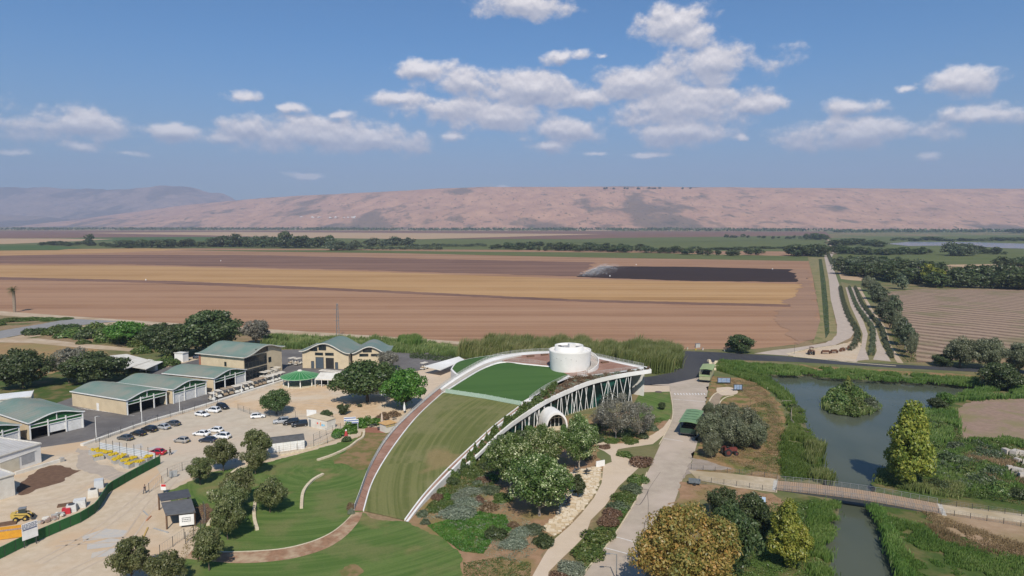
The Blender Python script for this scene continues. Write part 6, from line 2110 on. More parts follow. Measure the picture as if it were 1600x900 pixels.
def loft(st, n_half, close=True):
    """st: list of (x, [(y,z)...]) half sections, mirrored"""
    vs, fs = [], []
    for x, sec in st:
        full = [(y, z) for y, z in sec] + [(-y, z) for y, z in sec[::-1]]
        vs += [(x, y, z) for y, z in full]
    m = 2 * n_half
    for i in range(len(st) - 1):
        for k in range(m):
            k2 = (k + 1) % m
            fs.append((i * m + k, i * m + k2, (i + 1) * m + k2, (i + 1) * m + k))
    fs.append(list(range(m))); fs.append(list(range((len(st) - 1) * m, len(st) * m))[::-1])
    return vs, fs
def car_meshes(key, L, Wd, Hh, belt_, hood, nose, tail, roof0, roof1, rear_slope):
    hw = Wd / 2
    def sec(z0, w, zb, wb, ztop):
        return [(w * .9, z0), (w, z0 + .15), (w, zb - .12), (wb, zb), (wb * .8, ztop)]
    st = [(-L / 2, sec(.35, hw * .78, tail - .1, hw * .72, tail - .06)), (-L / 2 + .12, sec(.25, hw * .93, tail, hw * .86, tail + .02)), (-L / 2 + .7, sec(.22, hw, belt_, hw * .93, belt_ + .02)),
          (0, sec(.2, hw, belt_, hw * .93, belt_ + .02)), (L * .18, sec(.2, hw, belt_, hw * .93, belt_ + .02)), (L * .25, sec(.2, hw, hood + .04, hw * .9, hood + .07)), (L / 2 - .35, sec(.22, hw * .96, nose, hw * .86, nose + .05)), (L / 2 - .06, sec(.28, hw * .86, nose - .14, hw * .74, nose - .1)), (L / 2, sec(.35, hw * .72, nose - .25, hw * .6, nose - .22))]
    vs, fs = loft(st, 5)
    body = MB().add(vs, fs, True).mesh(key + '_body', None)
    g = MB()
    b0, b1 = -L / 2 + (.30 if rear_slope < .5 else .55), L * .24
    r0, r1 = roof0, roof1
    lo = [(b0, hw * .9), (b1, hw * .88)]
    g.add([(b0, -hw * .90, belt_), (b1, -hw * .88, belt_), (b1, hw * .88, belt_), (b0, hw * .90, belt_), (r0, -hw * .70, Hh - .05), (r1, -hw * .70, Hh - .05), (r1, hw * .70, Hh - .05), (r0, hw * .70, Hh - .05)],
          [(4, 5, 6, 7), (0, 1, 5, 4), (1, 2, 6, 5), (2, 3, 7, 6), (3, 0, 4, 7)])
    glass = g.mesh(key + '_glass', car_glass)
    r = MB()
    n = 6
    up, lw_ = [], []
    for i in range(n + 1):
        x = r0 - .04 + (r1 - r0 + .08) * i / n
        z = Hh - .05 + .06 * math.sin(math.pi * i / n) + .01
        up.append([(x, -hw * .72, z - .03), (x, -hw * .4, z + .03), (x, hw * .4, z + .03), (x, hw * .72, z - .03)])
    for a, c in zip(up, up[1:]):
        r.strip(a, c, True)
    for s in (-1, 1):                                     # pillars
        for (x0, z0), (x1, z1), w in (((b1, belt_), (r1, Hh - .03), .07), ((b0, belt_), (r0, Hh - .03), .16), ((0.05 * L - .2, belt_), (.05 * L - .25, Hh - .04), .08)):
            r.beam((x0, s * hw * .895, z0), (x1, s * hw * .71, z1), w, .05)
    roof = r.mesh(key + '_roof', None)
    w = MB()
    w.cyl((0, -.1, 0), .32, .2, 14, axis='y')
    tyre = w.mesh(key + '_tyre', rubber)
    rim = MB().cyl((0, -.115, 0), .2, .23, 10, axis='y').mesh(key + '_rim', steel)
    hl = MB().box((L / 2 - .16, 0, 0), (.22, .34, .14)).mesh(key + '_lamp', lamp_w)
    tl = MB().box((-L / 2 + .1, 0, 0), (.16, .2, .26)).mesh(key + '_tail', lamp_red)
    bp = MB().box((L / 2 - .03, 0, .36), (.14, Wd * .74, .16)).box((-L / 2 + .03, 0, .42), (.14, Wd * .74, .2)).mesh(key + '_bumper', steel_dk)
    pl_ = MB().box((-L / 2 - .03, 0, .62), (.03, .5, .12)).mesh(key + '_plate', mat('yellow_plate', (.6, .45, .05)))
    mir = MB().box((L * .17, 0, belt_ + .06), (.16, .18, .13)).mesh(key + '_mirror', steel_dk)
    return dict(body=body, glass=glass, roof=roof, tyre=tyre, rim=rim, hl=hl, tl=tl, L=L, W=Wd, nose=nose, tail=tail, bp=bp, plate=pl_, mir=mir)
CARS = dict(sedan=car_meshes('sedan', 4.6, 1.8, 1.46, .93, .86, .74, .98, -1.15, .35, .8), hatch=car_meshes('hatch', 4.1, 1.76, 1.50, .95, .9, .76, .95, -1.45, .25, .3), suv=car_meshes('suv', 4.6, 1.88, 1.70, 1.06, 1.03, .92, 1.05, -1.75, .3, .2))
def car(kind_, px, py, ang, col, label, cname):
    p = G(px, py)
    k = CARS[kind_]
    t_ = thing('parked_car', label, 'car', p, R(ang), 'cars in the gravel car park')
    pm = paintm(cname, col)
    for nm, key in (('body', 'body'), ('roof', 'roof')):
        o = link(nm, k[key], t_)
        if not len(k[key].materials):
            k[key].materials.append(None)
        o.material_slots[0].link = 'OBJECT'
        o.material_slots[0].material = pm
    link('windows', k['glass'], t_)
    for sx in (-.30, .31):
        for sy in (-1, 1):
            w = link('wheel', k['tyre'], t_, (k['L'] * sx, sy * (k['W'] / 2 - .1), .32))
            link('rim', k['rim'], w)
    for sy in (-1, 1):
        link('headlight', k['hl'], t_, (0, sy * k['W'] * .32, k['nose'] - .12))
        link('tail_light', k['tl'], t_, (0, sy * k['W'] * .37, k['tail'] - .22))
        link('mirror', k['mir'], t_, (0, sy * (k['W'] / 2 + .06), 0))
    link('bumper', k['bp'], t_)
    link('number_plate', k['plate'], t_)
BK, WH, SI, DG, NV, GD, RD = ((.012, .012, .014), 'black_paint'), ((.74, .74, .73), 'white_car_paint'), ((.36, .37, .38), 'silver_paint'), ((.07, .072, .075), 'grey_paint'), ((.02, .027, .045), 'navy_paint'), ((.34, .32, .29), 'champagne_paint'), ((.42, .015, .03), 'red_paint')
for kind_, x, y, a_, (c_, cn), lab in (
        ('sedan', 196, 687, 160, DG, 'dark grey sedan, first in the row along the asphalt from the left'),
        ('sedan', 216, 680, 160, BK, 'black sedan, second in the row along the asphalt'),
        ('suv', 233, 674, 160, BK, 'tall black car, third in the row along the asphalt'),
        ('sedan', 254, 670, 160, SI, 'silver sedan in the row along the asphalt'),
        ('sedan', 270, 664.5, 160, DG, 'dark sedan at the right end of the row along the asphalt'),
        ('sedan', 316, 650, -22, WH, 'white sedan beside two others near the cart row, leftmost'),
        ('suv', 333, 644, 162, WH, 'white car between the white sedan and the black car near the cart row'),
        ('suv', 348, 638.5, -35, BK, 'black car parked closest to the golf cart row'),
        ('hatch', 284, 691, 162, GD, 'champagne small hatchback standing alone in the car park'),
        ('sedan', 315, 680.5, 168, WH, 'long white car left in the cluster of three white cars'),
        ('hatch', 337, 675, 165, WH, 'white car at the back of the cluster of three white cars'),
        ('suv', 347, 685, 165, WH, 'white car at the right front of the cluster of three white cars'),
        ('sedan', 325, 690.5, 170, NV, 'dark navy car in front of the cluster of white cars'),
        ('hatch', 403, 653, 18, WH, 'single white hatchback by the fence below the ragged tree'),
        ('suv', 440, 661, 200, SI, 'grey car left of two black ones near the poster kiosk'),
        ('suv', 455.5, 663, 202, BK, 'black car in the middle of the three near the poster kiosk'),
        ('suv', 469, 666, 202, BK, 'black car touching the poster kiosk'),
        ('sedan', 245, 710, 172, RD, 'red car behind the white panel fence'),
        ('sedan', 311, 560, 15, NV, 'dark car under the biggest dark tree by the hall')):
    car(kind_, x, y, a_, c_, lab, cn)

# golf carts
cart_cream = mat('cart_cream', (.66, .60, .50), (.56, .50, .41), 3, .6)
cart_tan = mat('cart_tan', (.40, .30, .20), (.32, .24, .16), 3, .7)
def cart_proto(nm, rm, bm_):
    t_ = thing('golf_cart', '', 'golf cart', (0, 0, -50))
    MB().box((0, 0, .38), (2.3, 1.1, .22)).box((.85, 0, .62), (.5, 1.05, .4), 0, .8).build('body', bm_, t_)
    MB().box((-.1, 0, .68), (.55, 1.05, .18)).box((-.36, 0, .95), (.14, 1.05, .5)).build('seat', cart_cream, t_)
    MB().box((-.85, 0, .66), (.5, 1.05, .16)).build('rear_seat', cart_tan, t_)
    MB().box((-.05, 0, 1.88), (2.1, 1.3, .09), 0, .93).build('roof', rm, t_)
    for x in (.8, -.95):
        for y in (-.5, .5):
            MB().beam((x, y, .5), (x * .95, y, 1.86), .05).build('roof_post', steel_dk, t_)
    MB().beam((.55, -.25, .8), (.4, -.25, 1.0), .05).cyl((.38, -.25, 1.0), .16, .03, 8).build('steering_wheel', steel_dk, t_)
    for x in (.78, -.78):
        for y in (-.5, .5):
            MB().cyl((x, y - .1, .23), .23, .2, 10, axis='y').build('wheel', rubber, t_)
    return t_
ca = cart_proto('a', cart_cream, mat('cart_white_body', (.70, .67, .60), None, 1, .5))
cb = cart_proto('b', cart_tan, cart_tan)
rowx = [105, 190, 275, 355, 430, 490, 565, 635, 700, 755, 815, 875, 925, 980, 1035, 1085]
rowy = [588, 548, 522, 502, 484, 468, 444, 424, 398, 378, 362, 344, 330, 314, 298, 280]
tan_i = {2: 1, 3: 1, 8: 1, 9: 1, 10: 1}
used = {}
def put_cart(px, py, ang, tan, label, group, sc=1.25):
    src = cb if tan else ca
    p = G(px, py)
    if src.name not in used:
        used[src.name] = 1
        src.location = p; src.rotation_euler = (0, 0, ang); src.scale = (sc,) * 3
        src['label'] = label; src['group'] = group
        return src
    return dup(src, p, ang, sc, label, group)
for k, (x, y) in enumerate(zip(rowx, rowy)):
    put_cart(320 + x / 9, 560 + y / 9, R(-42), k in tan_i, ('tan-roofed golf cart in the long row by the concrete strip' if k in tan_i else 'cream-roofed golf cart in the long row by the concrete strip'), 'golf carts with tan roofs in the long row' if k in tan_i else 'golf carts with cream roofs in the long row')
for x, y in ((412, 592), (420, 590), (428, 587), (433, 584)):
    put_cart(x, y, R(150), False, 'cream-roofed cart behind the long row, beside the glazed hall front', 'second row of golf carts', 1.35)
for x, y, l in ((457, 569, 'cream-roofed cart on the asphalt between the two halls, left one'), (466, 570, 'cream-roofed cart on the asphalt between the two halls, right one'), (663, 577, 'white-roofed cart alone on the asphalt beside the plaza')):
    put_cart(x, y, R(60), False, l, 'golf carts standing apart', 1.4)
for k in range(6):
    put_cart(504 + k * 5.2, 589 + k * .5, R(-100), False, 'white-roofed cart behind the fabric pergola', 'golf carts behind the pergola', 1.35)

# ---- green tour wagons
wag_l = mat('light_green_roof', (.30, .38, .17), (.26, .33, .14), .8, .5)
wag_d = mat('mid_green_roof', (.17, .28, .13), (.14, .23, .11), .8, .5)
wag_b = mat('wagon_dark_green', (.035, .07, .045), (.03, .055, .035), 1.5, .5)
def wagon(label, px, py, ang, roofm, bodym, L=10.0, Wd=3.0, H=3.3, split=False):
    t_ = thing('tour_wagon', label, 'wagon', G(px, py), R(ang), 'open-sided green tour wagons by the road')
    t_.scale = (1.32, 1.38, 1.2)
    b = MB()
    b.box((0, 0, .75), (L - .4, Wd - .3, .22))
    b.build('chassis', steel_dk, t_)
    for s in (-1, 1):
        MB().box((0, s * (Wd / 2 - .16), 1.25), (L - .5, .07, .8)).build('side_panel', bodym, t_)
        for k in range(6):
            MB().box((-L / 2 + .4 + k * (L - .8) / 5, s * (Wd / 2 - .16), 2.2), (.1, .1, 2.1)).build('roof_post', bodym, t_)
    MB().box((-L / 2 + .25, 0, 1.35), (.08, Wd - .4, 1.1)).build('end_panel', bodym, t_)
    MB().box((L / 2 - .25, 0, 1.7), (.08, Wd - .4, 1.7)).build('end_panel', bodym, t_)
    b = MB()
    n = 8
    x1 = L / 2 + .2
    x0 = -L / 2 - .2 if not split else -L / 2 + 3.4
    A = [Vector((x0, -Wd / 2 - .1 + (Wd + .2) * k / n, H - .12 + .22 * math.sin(math.pi * k / n))) for k in range(n + 1)]
    Bq = [p + Vector((x1 - x0, 0, 0)) for p in A]
    dn = Vector((0, 0, -.14))
    b.strip(A, Bq, True); b.strip([p + dn for p in Bq], [p + dn for p in A], True); b.strip([p + dn for p in A], A); b.strip(Bq, [p + dn for p in Bq])
    b.add([A[0], Bq[0], Bq[0] + dn, A[0] + dn], [(0, 1, 2, 3)]); b.add([A[-1], Bq[-1], Bq[-1] + dn, A[-1] + dn], [(3, 2, 1, 0)])
    rf = b.build('roof', roofm, t_)
    b = MB()
    for k in range(1, 5):
        x = x0 + (x1 - x0) * k / 5
        b.box((x, 0, H + .12), (.06, Wd * .8, .04))
    b.build('roof_seam', bodym, rf)
    if split:
        MB().box((-L / 2 + .9, 0, 2.0), (1.6, Wd - .3, .12)).build('rear_deck', wag_l, t_)
    for k in range(5):
        MB().box((-L / 2 + 1.3 + k * (L - 2.4) / 4, 0, 1.15), (.5, Wd - .7, .5)).build('bench', wood_br, t_)
    for x in (-L / 2 + 1.6, L / 2 - 1.6):
        for s in (-1, 1):
            MB().cyl((x, s * (Wd / 2 - .3) - .14, .45), .45, .28, 14, axis='y').build('wheel', rubber, t_)
    MB().beam((L / 2 - .2, 0, .6), (L / 2 + 1.4, 0, .45), .12).build('drawbar', steel_dk, t_)
wagon('light green tour wagon by the dark road junction, roof open at the rear', 1104, 592, 68, wag_l, mat('wagon_pale_body', (.36, .36, .22), (.3, .3, .18), 1, .6), 10.5, 3.0, 3.4, True)
wagon('mid green tour wagon half hidden by the olive clump', 1080, 673, 67, wag_d, wag_b, 9.5, 3.2, 3.5)
# red tractor
def tractor(label, px, py, ang, col, cname, sc=1.0, rops=False):
    t_ = thing('tractor', label, 'tractor', G(px, py), R(ang))
    t_.scale = (sc,) * 3
    pm = mat(cname, col, tuple(c * .6 for c in col), 2, .7)
    MB().box((.75, 0, 1.15), (1.5, .62, .65)).box((1.45, 0, 1.0), (.2, .66, .8)).build('hood', pm, t_)
    MB().box((-.35, 0, .85), (1.2, .5, .5)).box((.6, 0, .75), (1.4, .35, .3)).build('chassis', steel_dk, t_)
    MB().box((-.75, 0, 1.35), (.5, .55, .12)).box((-.98, 0, 1.6), (.1, .55, .45)).build('seat', pm, t_)
    MB().tube([(0, 0, 1.35), (-.2, 0, 1.65)], .03).cyl((-.22, 0, 1.65), .2, .04, 10).build('steering_wheel', steel_dk, t_)
    MB().tube([(.9, .1, 1.4), (.9, .1, 2.1)], .05).build('exhaust', steel_dk, t_)
    for s in (-1, 1):
        w = MB().cyl((-.6, s * .75 - .19, .75), .75, .38, 18, axis='y').build('rear_wheel', rubber, t_)
        MB().cyl((-.6, s * .75 - .2, .75), .4, .4, 12, axis='y').build('rim', pm, w)
        w = MB().cyl((1.25, s * .6 - .12, .42), .42, .24, 14, axis='y').build('front_wheel', rubber, t_)
        MB().cyl((1.25, s * .6 - .13, .42), .2, .26, 10, axis='y').build('rim', pm, w)
        b = MB()
        b.strip([(-1.3 + .25 * k, s * .55, 1.15 + .42 * math.sin(math.pi * (k + .6) / 7)) for k in range(7)], [(-1.3 + .25 * k, s * .98, 1.15 + .42 * math.sin(math.pi * (k + .6) / 7)) for k in range(7)])
        b.build('mudguard', pm, t_)
    if rops:
        b = MB()
        for s in (-.5, .5):
            for x in (-1.0, .1):
                b.beam((x, s, 1.2), (x, s, 2.5), .07)
        b.box((-.45, 0, 2.53), (1.4, 1.2, .08))
        b.build('canopy', pm, t_)
    return t_
tractor('dark red old tractor under the front edge of the olive clump', 1139, 711, 10, (.18, .045, .035), 'faded_red_paint', 1.25)
tractor('old brown tractor with a canopy on the lot by the dark road', 1267, 554, 80, (.16, .08, .05), 'rusty_brown_paint', 1.3, True)
# old machinery on the lot
for k, (x, y, lab) in enumerate(((1290, 553, 'rusty seed drill, nearest the old tractor with a canopy'), (1303, 552, 'rusty harrow in the middle of the old machines'), (1316, 549, 'rusty rake with wheels right of the old machines'), (1326, 546, 'rusty implement at the right end of the old machines by the hedge'))):
    rust = mat('rust', (.17, .08, .045), (.10, .05, .03), 3, .9)
    t_ = thing('farm_machine', lab, 'farm machine', G(x, y), R(20 * k))
    MB().beam((-1.6, 0, .9), (1.6, 0, .9), .25, .2).beam((0, -.4, .9), (.3, 1.6, .6), .15).build('frame', rust, t_)
    MB().box((0, .1, 1.3), (2.6, .6, .6), 0, 1.1).build('hopper', rust, t_)
    for s in (-1.7, 1.7):
        b = MB()
        b.cyl((s - .06, 0, .65), .65, .12, 14, axis='x')
        b.build('wheel', rust, t_)
    for j in range(7):
        b = MB().beam((-1.4 + j * .46, -.3, .9), (-1.4 + j * .46, -.8, .1), .07)
        b.build('tine', rust, t_)
# small trailer
t_ = thing('trailer', 'small grey box trailer at the left end of the sandy track', 'trailer', G(1085, 757), R(-14))
gs = mat('blue_grey_steel', (.16, .18, .20), (.12, .14, .15), 2, .6)
MB().box((0, 0, .55), (2.4, 1.4, .1)).build('bed', gs, t_)
for y in (-.7, .7):
    MB().box((0, y, .85), (2.4, .05, .5)).build('side_panel', gs, t_)
for x in (-1.2, 1.2):
    MB().box((x, 0, .85), (.05, 1.4, .5)).build('end_panel', gs, t_)
for y in (-.85, .85):
    MB().cyl((0, y - .1, .33), .33, .2, 14, axis='y').build('wheel', rubber, t_)
MB().beam((1.2, 0, .5), (2.5, 0, .45), .08).build('drawbar', steel_dk, t_)
# skid-steer loader
t_ = thing('skid_loader', 'yellow skid-steer loader behind the green hoarding', 'loader', G(36, 812), R(22))
yel = mat('machine_yellow', (.56, .40, .10), (.46, .32, .08), 2, .6)
MB().box((-.5, 0, .85), (2.2, 1.1, .7)).box((-1.45, 0, 1.1), (.7, 1.2, .9)).build('body', yel, t_)
MB().box((0, 0, 1.7), (1.2, 1.05, 1.1), 0, .9).build('cab', mat('cab_glass', (.05, .06, .055), None, 1, .2), t_)
MB().box((0, 0, 2.28), (1.25, 1.1, .1)).build('cab_roof', steel, t_)
for s in (-1, 1):
    MB().beam((-1.3, s * .72, 1.55), (.9, s * .72, 1.25), .16, .24).beam((.9, s * .72, 1.25), (1.45, s * .72, .55), .16, .22).build('lift_arm', yel, t_)
    for x in (-.95, .55):
        w = MB().cyl((x, s * .82 - .16, .45), .45, .32, 16, axis='y').build('wheel', rubber, t_)
        MB().cyl((x, s * .82 - .17, .45), .22, .34, 10, axis='y').build('rim', yel, w)
b = MB()
prof = [(1.4, .9), (1.4, .25), (2.1, .15)]
b.strip([(x, -.9, z) for x, z in prof], [(x, .9, z) for x, z in prof])
for s in (-.9, .9):
    b.add([(x, s, z) for x, z in prof], [(0, 1, 2)])
b.build('bucket', steel_dk, t_)

# ------------------------------------------------------------------ yard fittings
# green corrugated hoarding, panel by panel
HB = resample([G(*p) for p in [(-30, 888), (0, 874), (37.5, 855), (87, 833.5), (130, 815), (152, 800), (160, 786), (170, 770), (208, 748), (251, 725)]], 1.0)
hm = mat('hoarding_green', (.055, .19, .06), (.045, .16, .05), 1.2, .55, .4, .2)
hd = thing('hoarding', 'long green corrugated steel hoarding along the sandy drive', 'fence', (HB[0].x, HB[0].y, 0))
o0 = Vector((HB[0].x, HB[0].y, 0))
def ribbed_panel(a, c, h, m, parent, ribs=9, name='panel', amp=.06):
    d = (c - a)
    nrm_ = Vector((-d.y, d.x, 0)).normalized()
    b = MB()
    rows_ = []
    for k in range(ribs * 4 + 1):
        z = .05 + h * k / (ribs * 4)
        off = nrm_ * (amp if (k // 2) % 2 == 0 else -amp)
        rows_.append((a + d * .01 + off + Vector((0, 0, z)), c - d * .01 + off + Vector((0, 0, z))))
    b.strip([r[0] for r in rows_], [r[1] for r in rows_])
    return b.build(name, m, parent)
idx = list(range(0, len(HB) - 1, 2))
for i in idx:
    a, c = HB[i] - o0, HB[min(i + 2, len(HB) - 1)] - o0
    ribbed_panel(a, c, 2.0, hm, hd)
    MB().box((a.x, a.y, 1.0), (.1, .1, 2.05)).build('post', steel_dk, hd)
# pale sheet fence behind the yellow stacks
WB = resample([G(*p) for p in [(156, 702), (186, 708), (214, 713), (243, 719)]], 2.4)
wf = thing('sheet_fence', 'pale grey sheet fence between the yellow stacks and the red car', 'fence', (WB[0].x, WB[0].y, 0))
o0 = Vector((WB[0].x, WB[0].y, 0))
shm = mat('pale_sheet', (.52, .54, .55), (.45, .47, .48), 1, .5)
for a, c in zip(WB, WB[1:]):
    ribbed_panel(a - o0, c - o0, 1.7, shm, wf, 4, 'panel', .03)
for a in WB:
    MB().box((a.x - o0.x, a.y - o0.y, 1.4), (.09, .09, 2.9)).build('post', steel_dk, wf)
# wire fences: posts and wires
def wire_fence(label, pts, step=3.0, h=2.0, name='wire_fence', wires=4, closed=None):
    l = resample(px_line(pts), step)
    o0 = l[0].copy()
    t_ = thing(name, label, 'fence', o0)
    pm = MB().box((0, 0, h / 2), (.08, .08, h)).mesh('post', steel_dk)
    for p in l:
        link('post', pm, t_, p - o0)
    b = MB()
    for a, c in zip(l, l[1:]):
        for k in range(wires):
            z = h * (.12 + .85 * k / max(1, wires - 1))
            b.beam(a - o0 + Vector((0, 0, z)), c - o0 + Vector((0, 0, z)), .022)
        n_ = int((c - a).length / .6)
        for k in range(1, n_):
            q = a.lerp(c, k / n_) - o0
            b.beam(q + Vector((0, 0, .1)), q + Vector((0, 0, h * .97)), .016)
    b.build('wire_mesh', steel, t_)['kind'] = 'stuff'
    return t_
wire_fence('wire fence along the concrete strip between car park and asphalt', [(150, 692), (190, 677), (240, 660), (300, 643), (340, 632)], 4.0, 2.0)
wire_fence('wire fence along the top of the lawn beside the car park', [(262, 745), (300, 731), (335, 727), (395, 718)], 3.6, 2.0)
wire_fence('wire fence before the white barrel-roofed shed', [(410, 715), (440, 708), (476, 703), (500, 697), (530, 686)], 4.0, 1.9)
wire_fence('wire fence around the sandy court beside the parked cars', [(372, 640), (400, 650), (440, 652), (490, 653), (520, 655)], 4.0, 1.8)
wire_fence('wire fence along the court hedge by the blue banners', [(490, 690), (515, 678), (532, 672)], 3.0, 2.0)
wire_fence('low wire fence beside the dark shelter', [(318, 800), (322, 812), (316, 828), (306, 838), (290, 850)], 2.2, 2.2)
wire_fence('broken fence posts by the worn slabs at the bottom left', [(250, 868), (262, 858), (279, 851), (288, 842)], 3.0, 1.9, wires=2)
wire_fence('gate fence of tall posts beside the mesh gate and the walking man', [(233, 770), (247, 762), (258, 756), (268, 748)], 3.4, 2.1, wires=2)
# concrete strip wall by the asphalt
cs = resample([G(*p) for p in [(128, 697), (170, 682.5), (230, 661), (296, 642), (335, 630), (390, 612), (446, 595)]], 6.0)
sw = thing('strip_wall', 'low pale concrete wall between the asphalt and the car park', 'wall', (cs[0].x, cs[0].y, 0))
for a, c in zip(cs, cs[1:]):
    a2, c2 = a - cs[0], c - cs[0]
    MB().beam(a2 + (c2 - a2) * .004 + Vector((0, 0, .28)), c2 - (c2 - a2) * .004 + Vector((0, 0, .28)), 1.1, .62).build('wall_block', offwhite, sw)
# yellow-topped stacks
ym = mat('yellow_goods', (.62, .44, .02), (.48, .34, .02), 4, .7)
gmx = mat('grey_block', (.40, .39, .36), (.33, .32, .3), 1.5, .9)
for k, (x, y) in enumerate([(147, 709), (158, 711), (169, 713), (154, 718), (177, 716), (184, 723), (196, 726), (208, 722), (203, 730), (218, 727), (230, 720), (192, 718)]):
    t_ = thing('goods_stack', 'grey block stack topped with yellow behind the pale sheet fence', 'stack', G(x, y), .4 + .1 * k, 'yellow-topped stacks')
    MB().box((0, 0, .45), (2.1, 1.7, .9)).build('block', gmx, t_)
    rg = random.Random(k)
    for j in range(22):
        MB().box((rg.uniform(-.9, .9), rg.uniform(-.7, .7), .98 + rg.uniform(0, .22)), (rg.uniform(.3, .7), rg.uniform(.25, .5), .2), rg.uniform(0, 3)).build('yellow_piece', ym, t_)
# site sign board
o_, rzv, wl_ = frame_of((37, 857), (58.5, 849))
sb = thing('sign_board', 'white site sign board with blue printed lines on two posts before the hoarding', 'sign', o_, rzv)
hgt_ = 4.2
for x in (.15, wl_ - .15):
    MB().box((x, 0, hgt_ / 2), (.12, .12, hgt_)).build('post', steel_dk, sb)
bd = MB().box((wl_ / 2, -.1, 2.85), (wl_ + .3, .08, 2.9)).build('board', white, sb)
prm = mat('print_blue', (.06, .08, .16), (.08, .1, .18), 6, .6)
rg = random.Random(4)
b = MB()
for k in range(4):
    x = -.1
    while x < wl_ - .1:
        w = rg.uniform(.12, .5)
        b.box((min(x + w / 2, wl_), -.15, 4.1 - k * .22), (w, .012, .11))
        x += w + rg.uniform(.06, .16)
b.box((wl_ / 2, -.15, 3.18), (wl_ + .1, .012, .2))
b.build('printed_lines', prm, bd)
# skip and yard clutter
t_ = thing('skip', 'orange rubble skip behind the hoarding at the far left', 'skip', G(18, 838), R(20))
org = mat('skip_orange', (.62, .31, .03), (.52, .25, .03), 2, .6)
for y in (-1.1, 1.1):
    MB().box((0, y, .8), (5.0, .1, 1.4)).build('side_panel', org, t_)
for x in (-2.5, 2.5):
    MB().box((x, 0, .8), (.1, 2.2, 1.4)).build('end_panel', org, t_)
MB().box((0, 0, .55), (4.9, 2.1, .9)).build('rubble', mat('rubble_mix', (.4, .33, .28), (.25, .15, .12), 4, .95, bump=.6), t_)
rgc = random.Random(12)
sackm = mat('white_sack', (.62, .62, .60), (.5, .49, .46), 2, .8)
for x, y, w, h_, cm_, lab in ((146, 776, 1.9, 1.6, offwhite, 'white tank with a round dark hatch by the hoarding bend'), (125, 792, 2.2, 1.5, sackm, 'big white builder\'s sack by the hoarding'), (112, 799, 1.8, 1.4, sackm, 'pale builder\'s sack left of the white tank'), (104, 802, 1.5, 1.0, mat('crate_red', (.45, .03, .04), None, 1, .6), 'red crate behind the hoarding'), (155, 762, 1.8, 1.8, shm, 'grey container at the hoarding bend'), (90, 808, 1.8, .9, MATS['rubble_mix'], 'heap of mixed rubble behind the hoarding'), (78, 812, 2.2, .8, MATS['rubble_mix'], 'lower heap of mixed rubble beside the sign board'), (66, 817, 1.8, .6, MATS['rubble_mix'], 'small rubble heap right behind the sign board'), (102, 790, 2.6, .25, wood_br, 'stack of planks behind the sacks'), (8, 820, 3.6, .3, wood_br, 'pile of boards behind the orange skip')):
    t_ = thing('site_goods', lab, 'site goods', G(x, y), R(25))
    if 'heap' in lab:
        g = random.Random(int(x))
        for j in range(14):
            MB().box((g.uniform(-w / 2, w / 2), g.uniform(-w / 3, w / 3), g.uniform(.1, h_ * .7)), (g.uniform(.3, .8), g.uniform(.3, .7), g.uniform(.2, .5)), g.uniform(0, 3)).build('rubble_piece', (cm_, offwhite, gmx)[j % 3], t_)
    elif 'boards' in lab or 'planks' in lab:
        for j in range(6):
            MB().box((0, -.6 + j * .24, h_ / 2 + .05 * (j % 2)), (w, .2, h_), .03 * (j % 3)).build('plank', cm_, t_)
    else:
        MB().box((0, 0, h_ / 2), (w, w * .8, h_), 0, .9).build('body', cm_, t_)
        if 'tank' in lab:
            MB().cyl((0, 0, h_), .55, .12, 14).build('hatch', steel_dk, t_)
        else:
            MB().box((0, 0, h_ + .03), (w * .93, w * .74, .06)).build('lid', cm_, t_)

# dark timber shelter with a white notice
sp = [G(249, 797), G(261, 827), G(305, 822), G(294, 790)]
cx = sum(sp, Vector()) / 4
sh_ = thing('shelter', 'dark grey roofed open shelter with a white notice at its front', 'shelter', cx)
rf_m = mat('slate_roof', (.085, .085, .088), (.065, .065, .07), 1, .6)
L4 = [p - cx for p in sp]
for p, h_ in zip(L4, (3.0, 2.9, 2.9, 3.0)):
    MB().box((p.x, p.y, h_ / 2), (.24, .24, h_)).build('post', wood_br, sh_)
def slab(name, P, th, m, parent):
    dn = Vector((0, 0, -th))
    P = [Vector(p) for p in P]
    return MB().add(P + [p + dn for p in P], [(0, 1, 2, 3), (7, 6, 5, 4), (0, 4, 5, 1), (1, 5, 6, 2), (2, 6, 7, 3), (3, 7, 4, 0)]).build(name, m, parent)
up = lambda p, z, k=1.06: Vector((p.x * k, p.y * k, z))
mL, mR = L4[0].lerp(L4[1], .45), L4[3].lerp(L4[2], .45)
slab('upper_roof', [up(L4[0], 3.25), up(mL, 3.45), up(mR, 3.6), up(L4[3], 3.3)], .18, rf_m, sh_)
lr = slab('lower_roof', [up(mL, 3.15), up(L4[1], 2.85), up(L4[2], 2.85), up(mR, 3.2)], .16, mat('slate_roof_light', (.13, .13, .13), (.1, .1, .1), 1, .6), sh_)
MB().beam(up(L4[1], 2.6, 1), up(L4[2], 2.6, 1), .2, .24).build('front_beam', wood_br, sh_)
MB().beam(L4[2] + Vector((0, 0, 1.2)), L4[3] + Vector((0, 0, 1.2)), .08, 2.4).build('side_wall', rf_m, sh_)
d = (L4[2] - L4[1]).normalized()
c0 = L4[1].lerp(L4[2], .74)
nb = MB().beam(c0 - d * 1.25 + Vector((0, -.35, 1.5)), c0 + d * 1.25 + Vector((0, -.35, 1.5)), .08, 2.0).build('notice_board', white, sh_)
b = MB()
rg = random.Random(9)
for k in range(3):
    x = -.8
    while x < .75:
        w = rg.uniform(.12, .3)
        b.beam(c0 + d * x + Vector((0, -.40, 1.95 - k * .34)), c0 + d * min(.85, x + w) + Vector((0, -.40, 1.95 - k * .34)), .02, .13)
        x += w + .07
b.build('notice_lines', mat('print_dark', (.06, .06, .06)), nb)
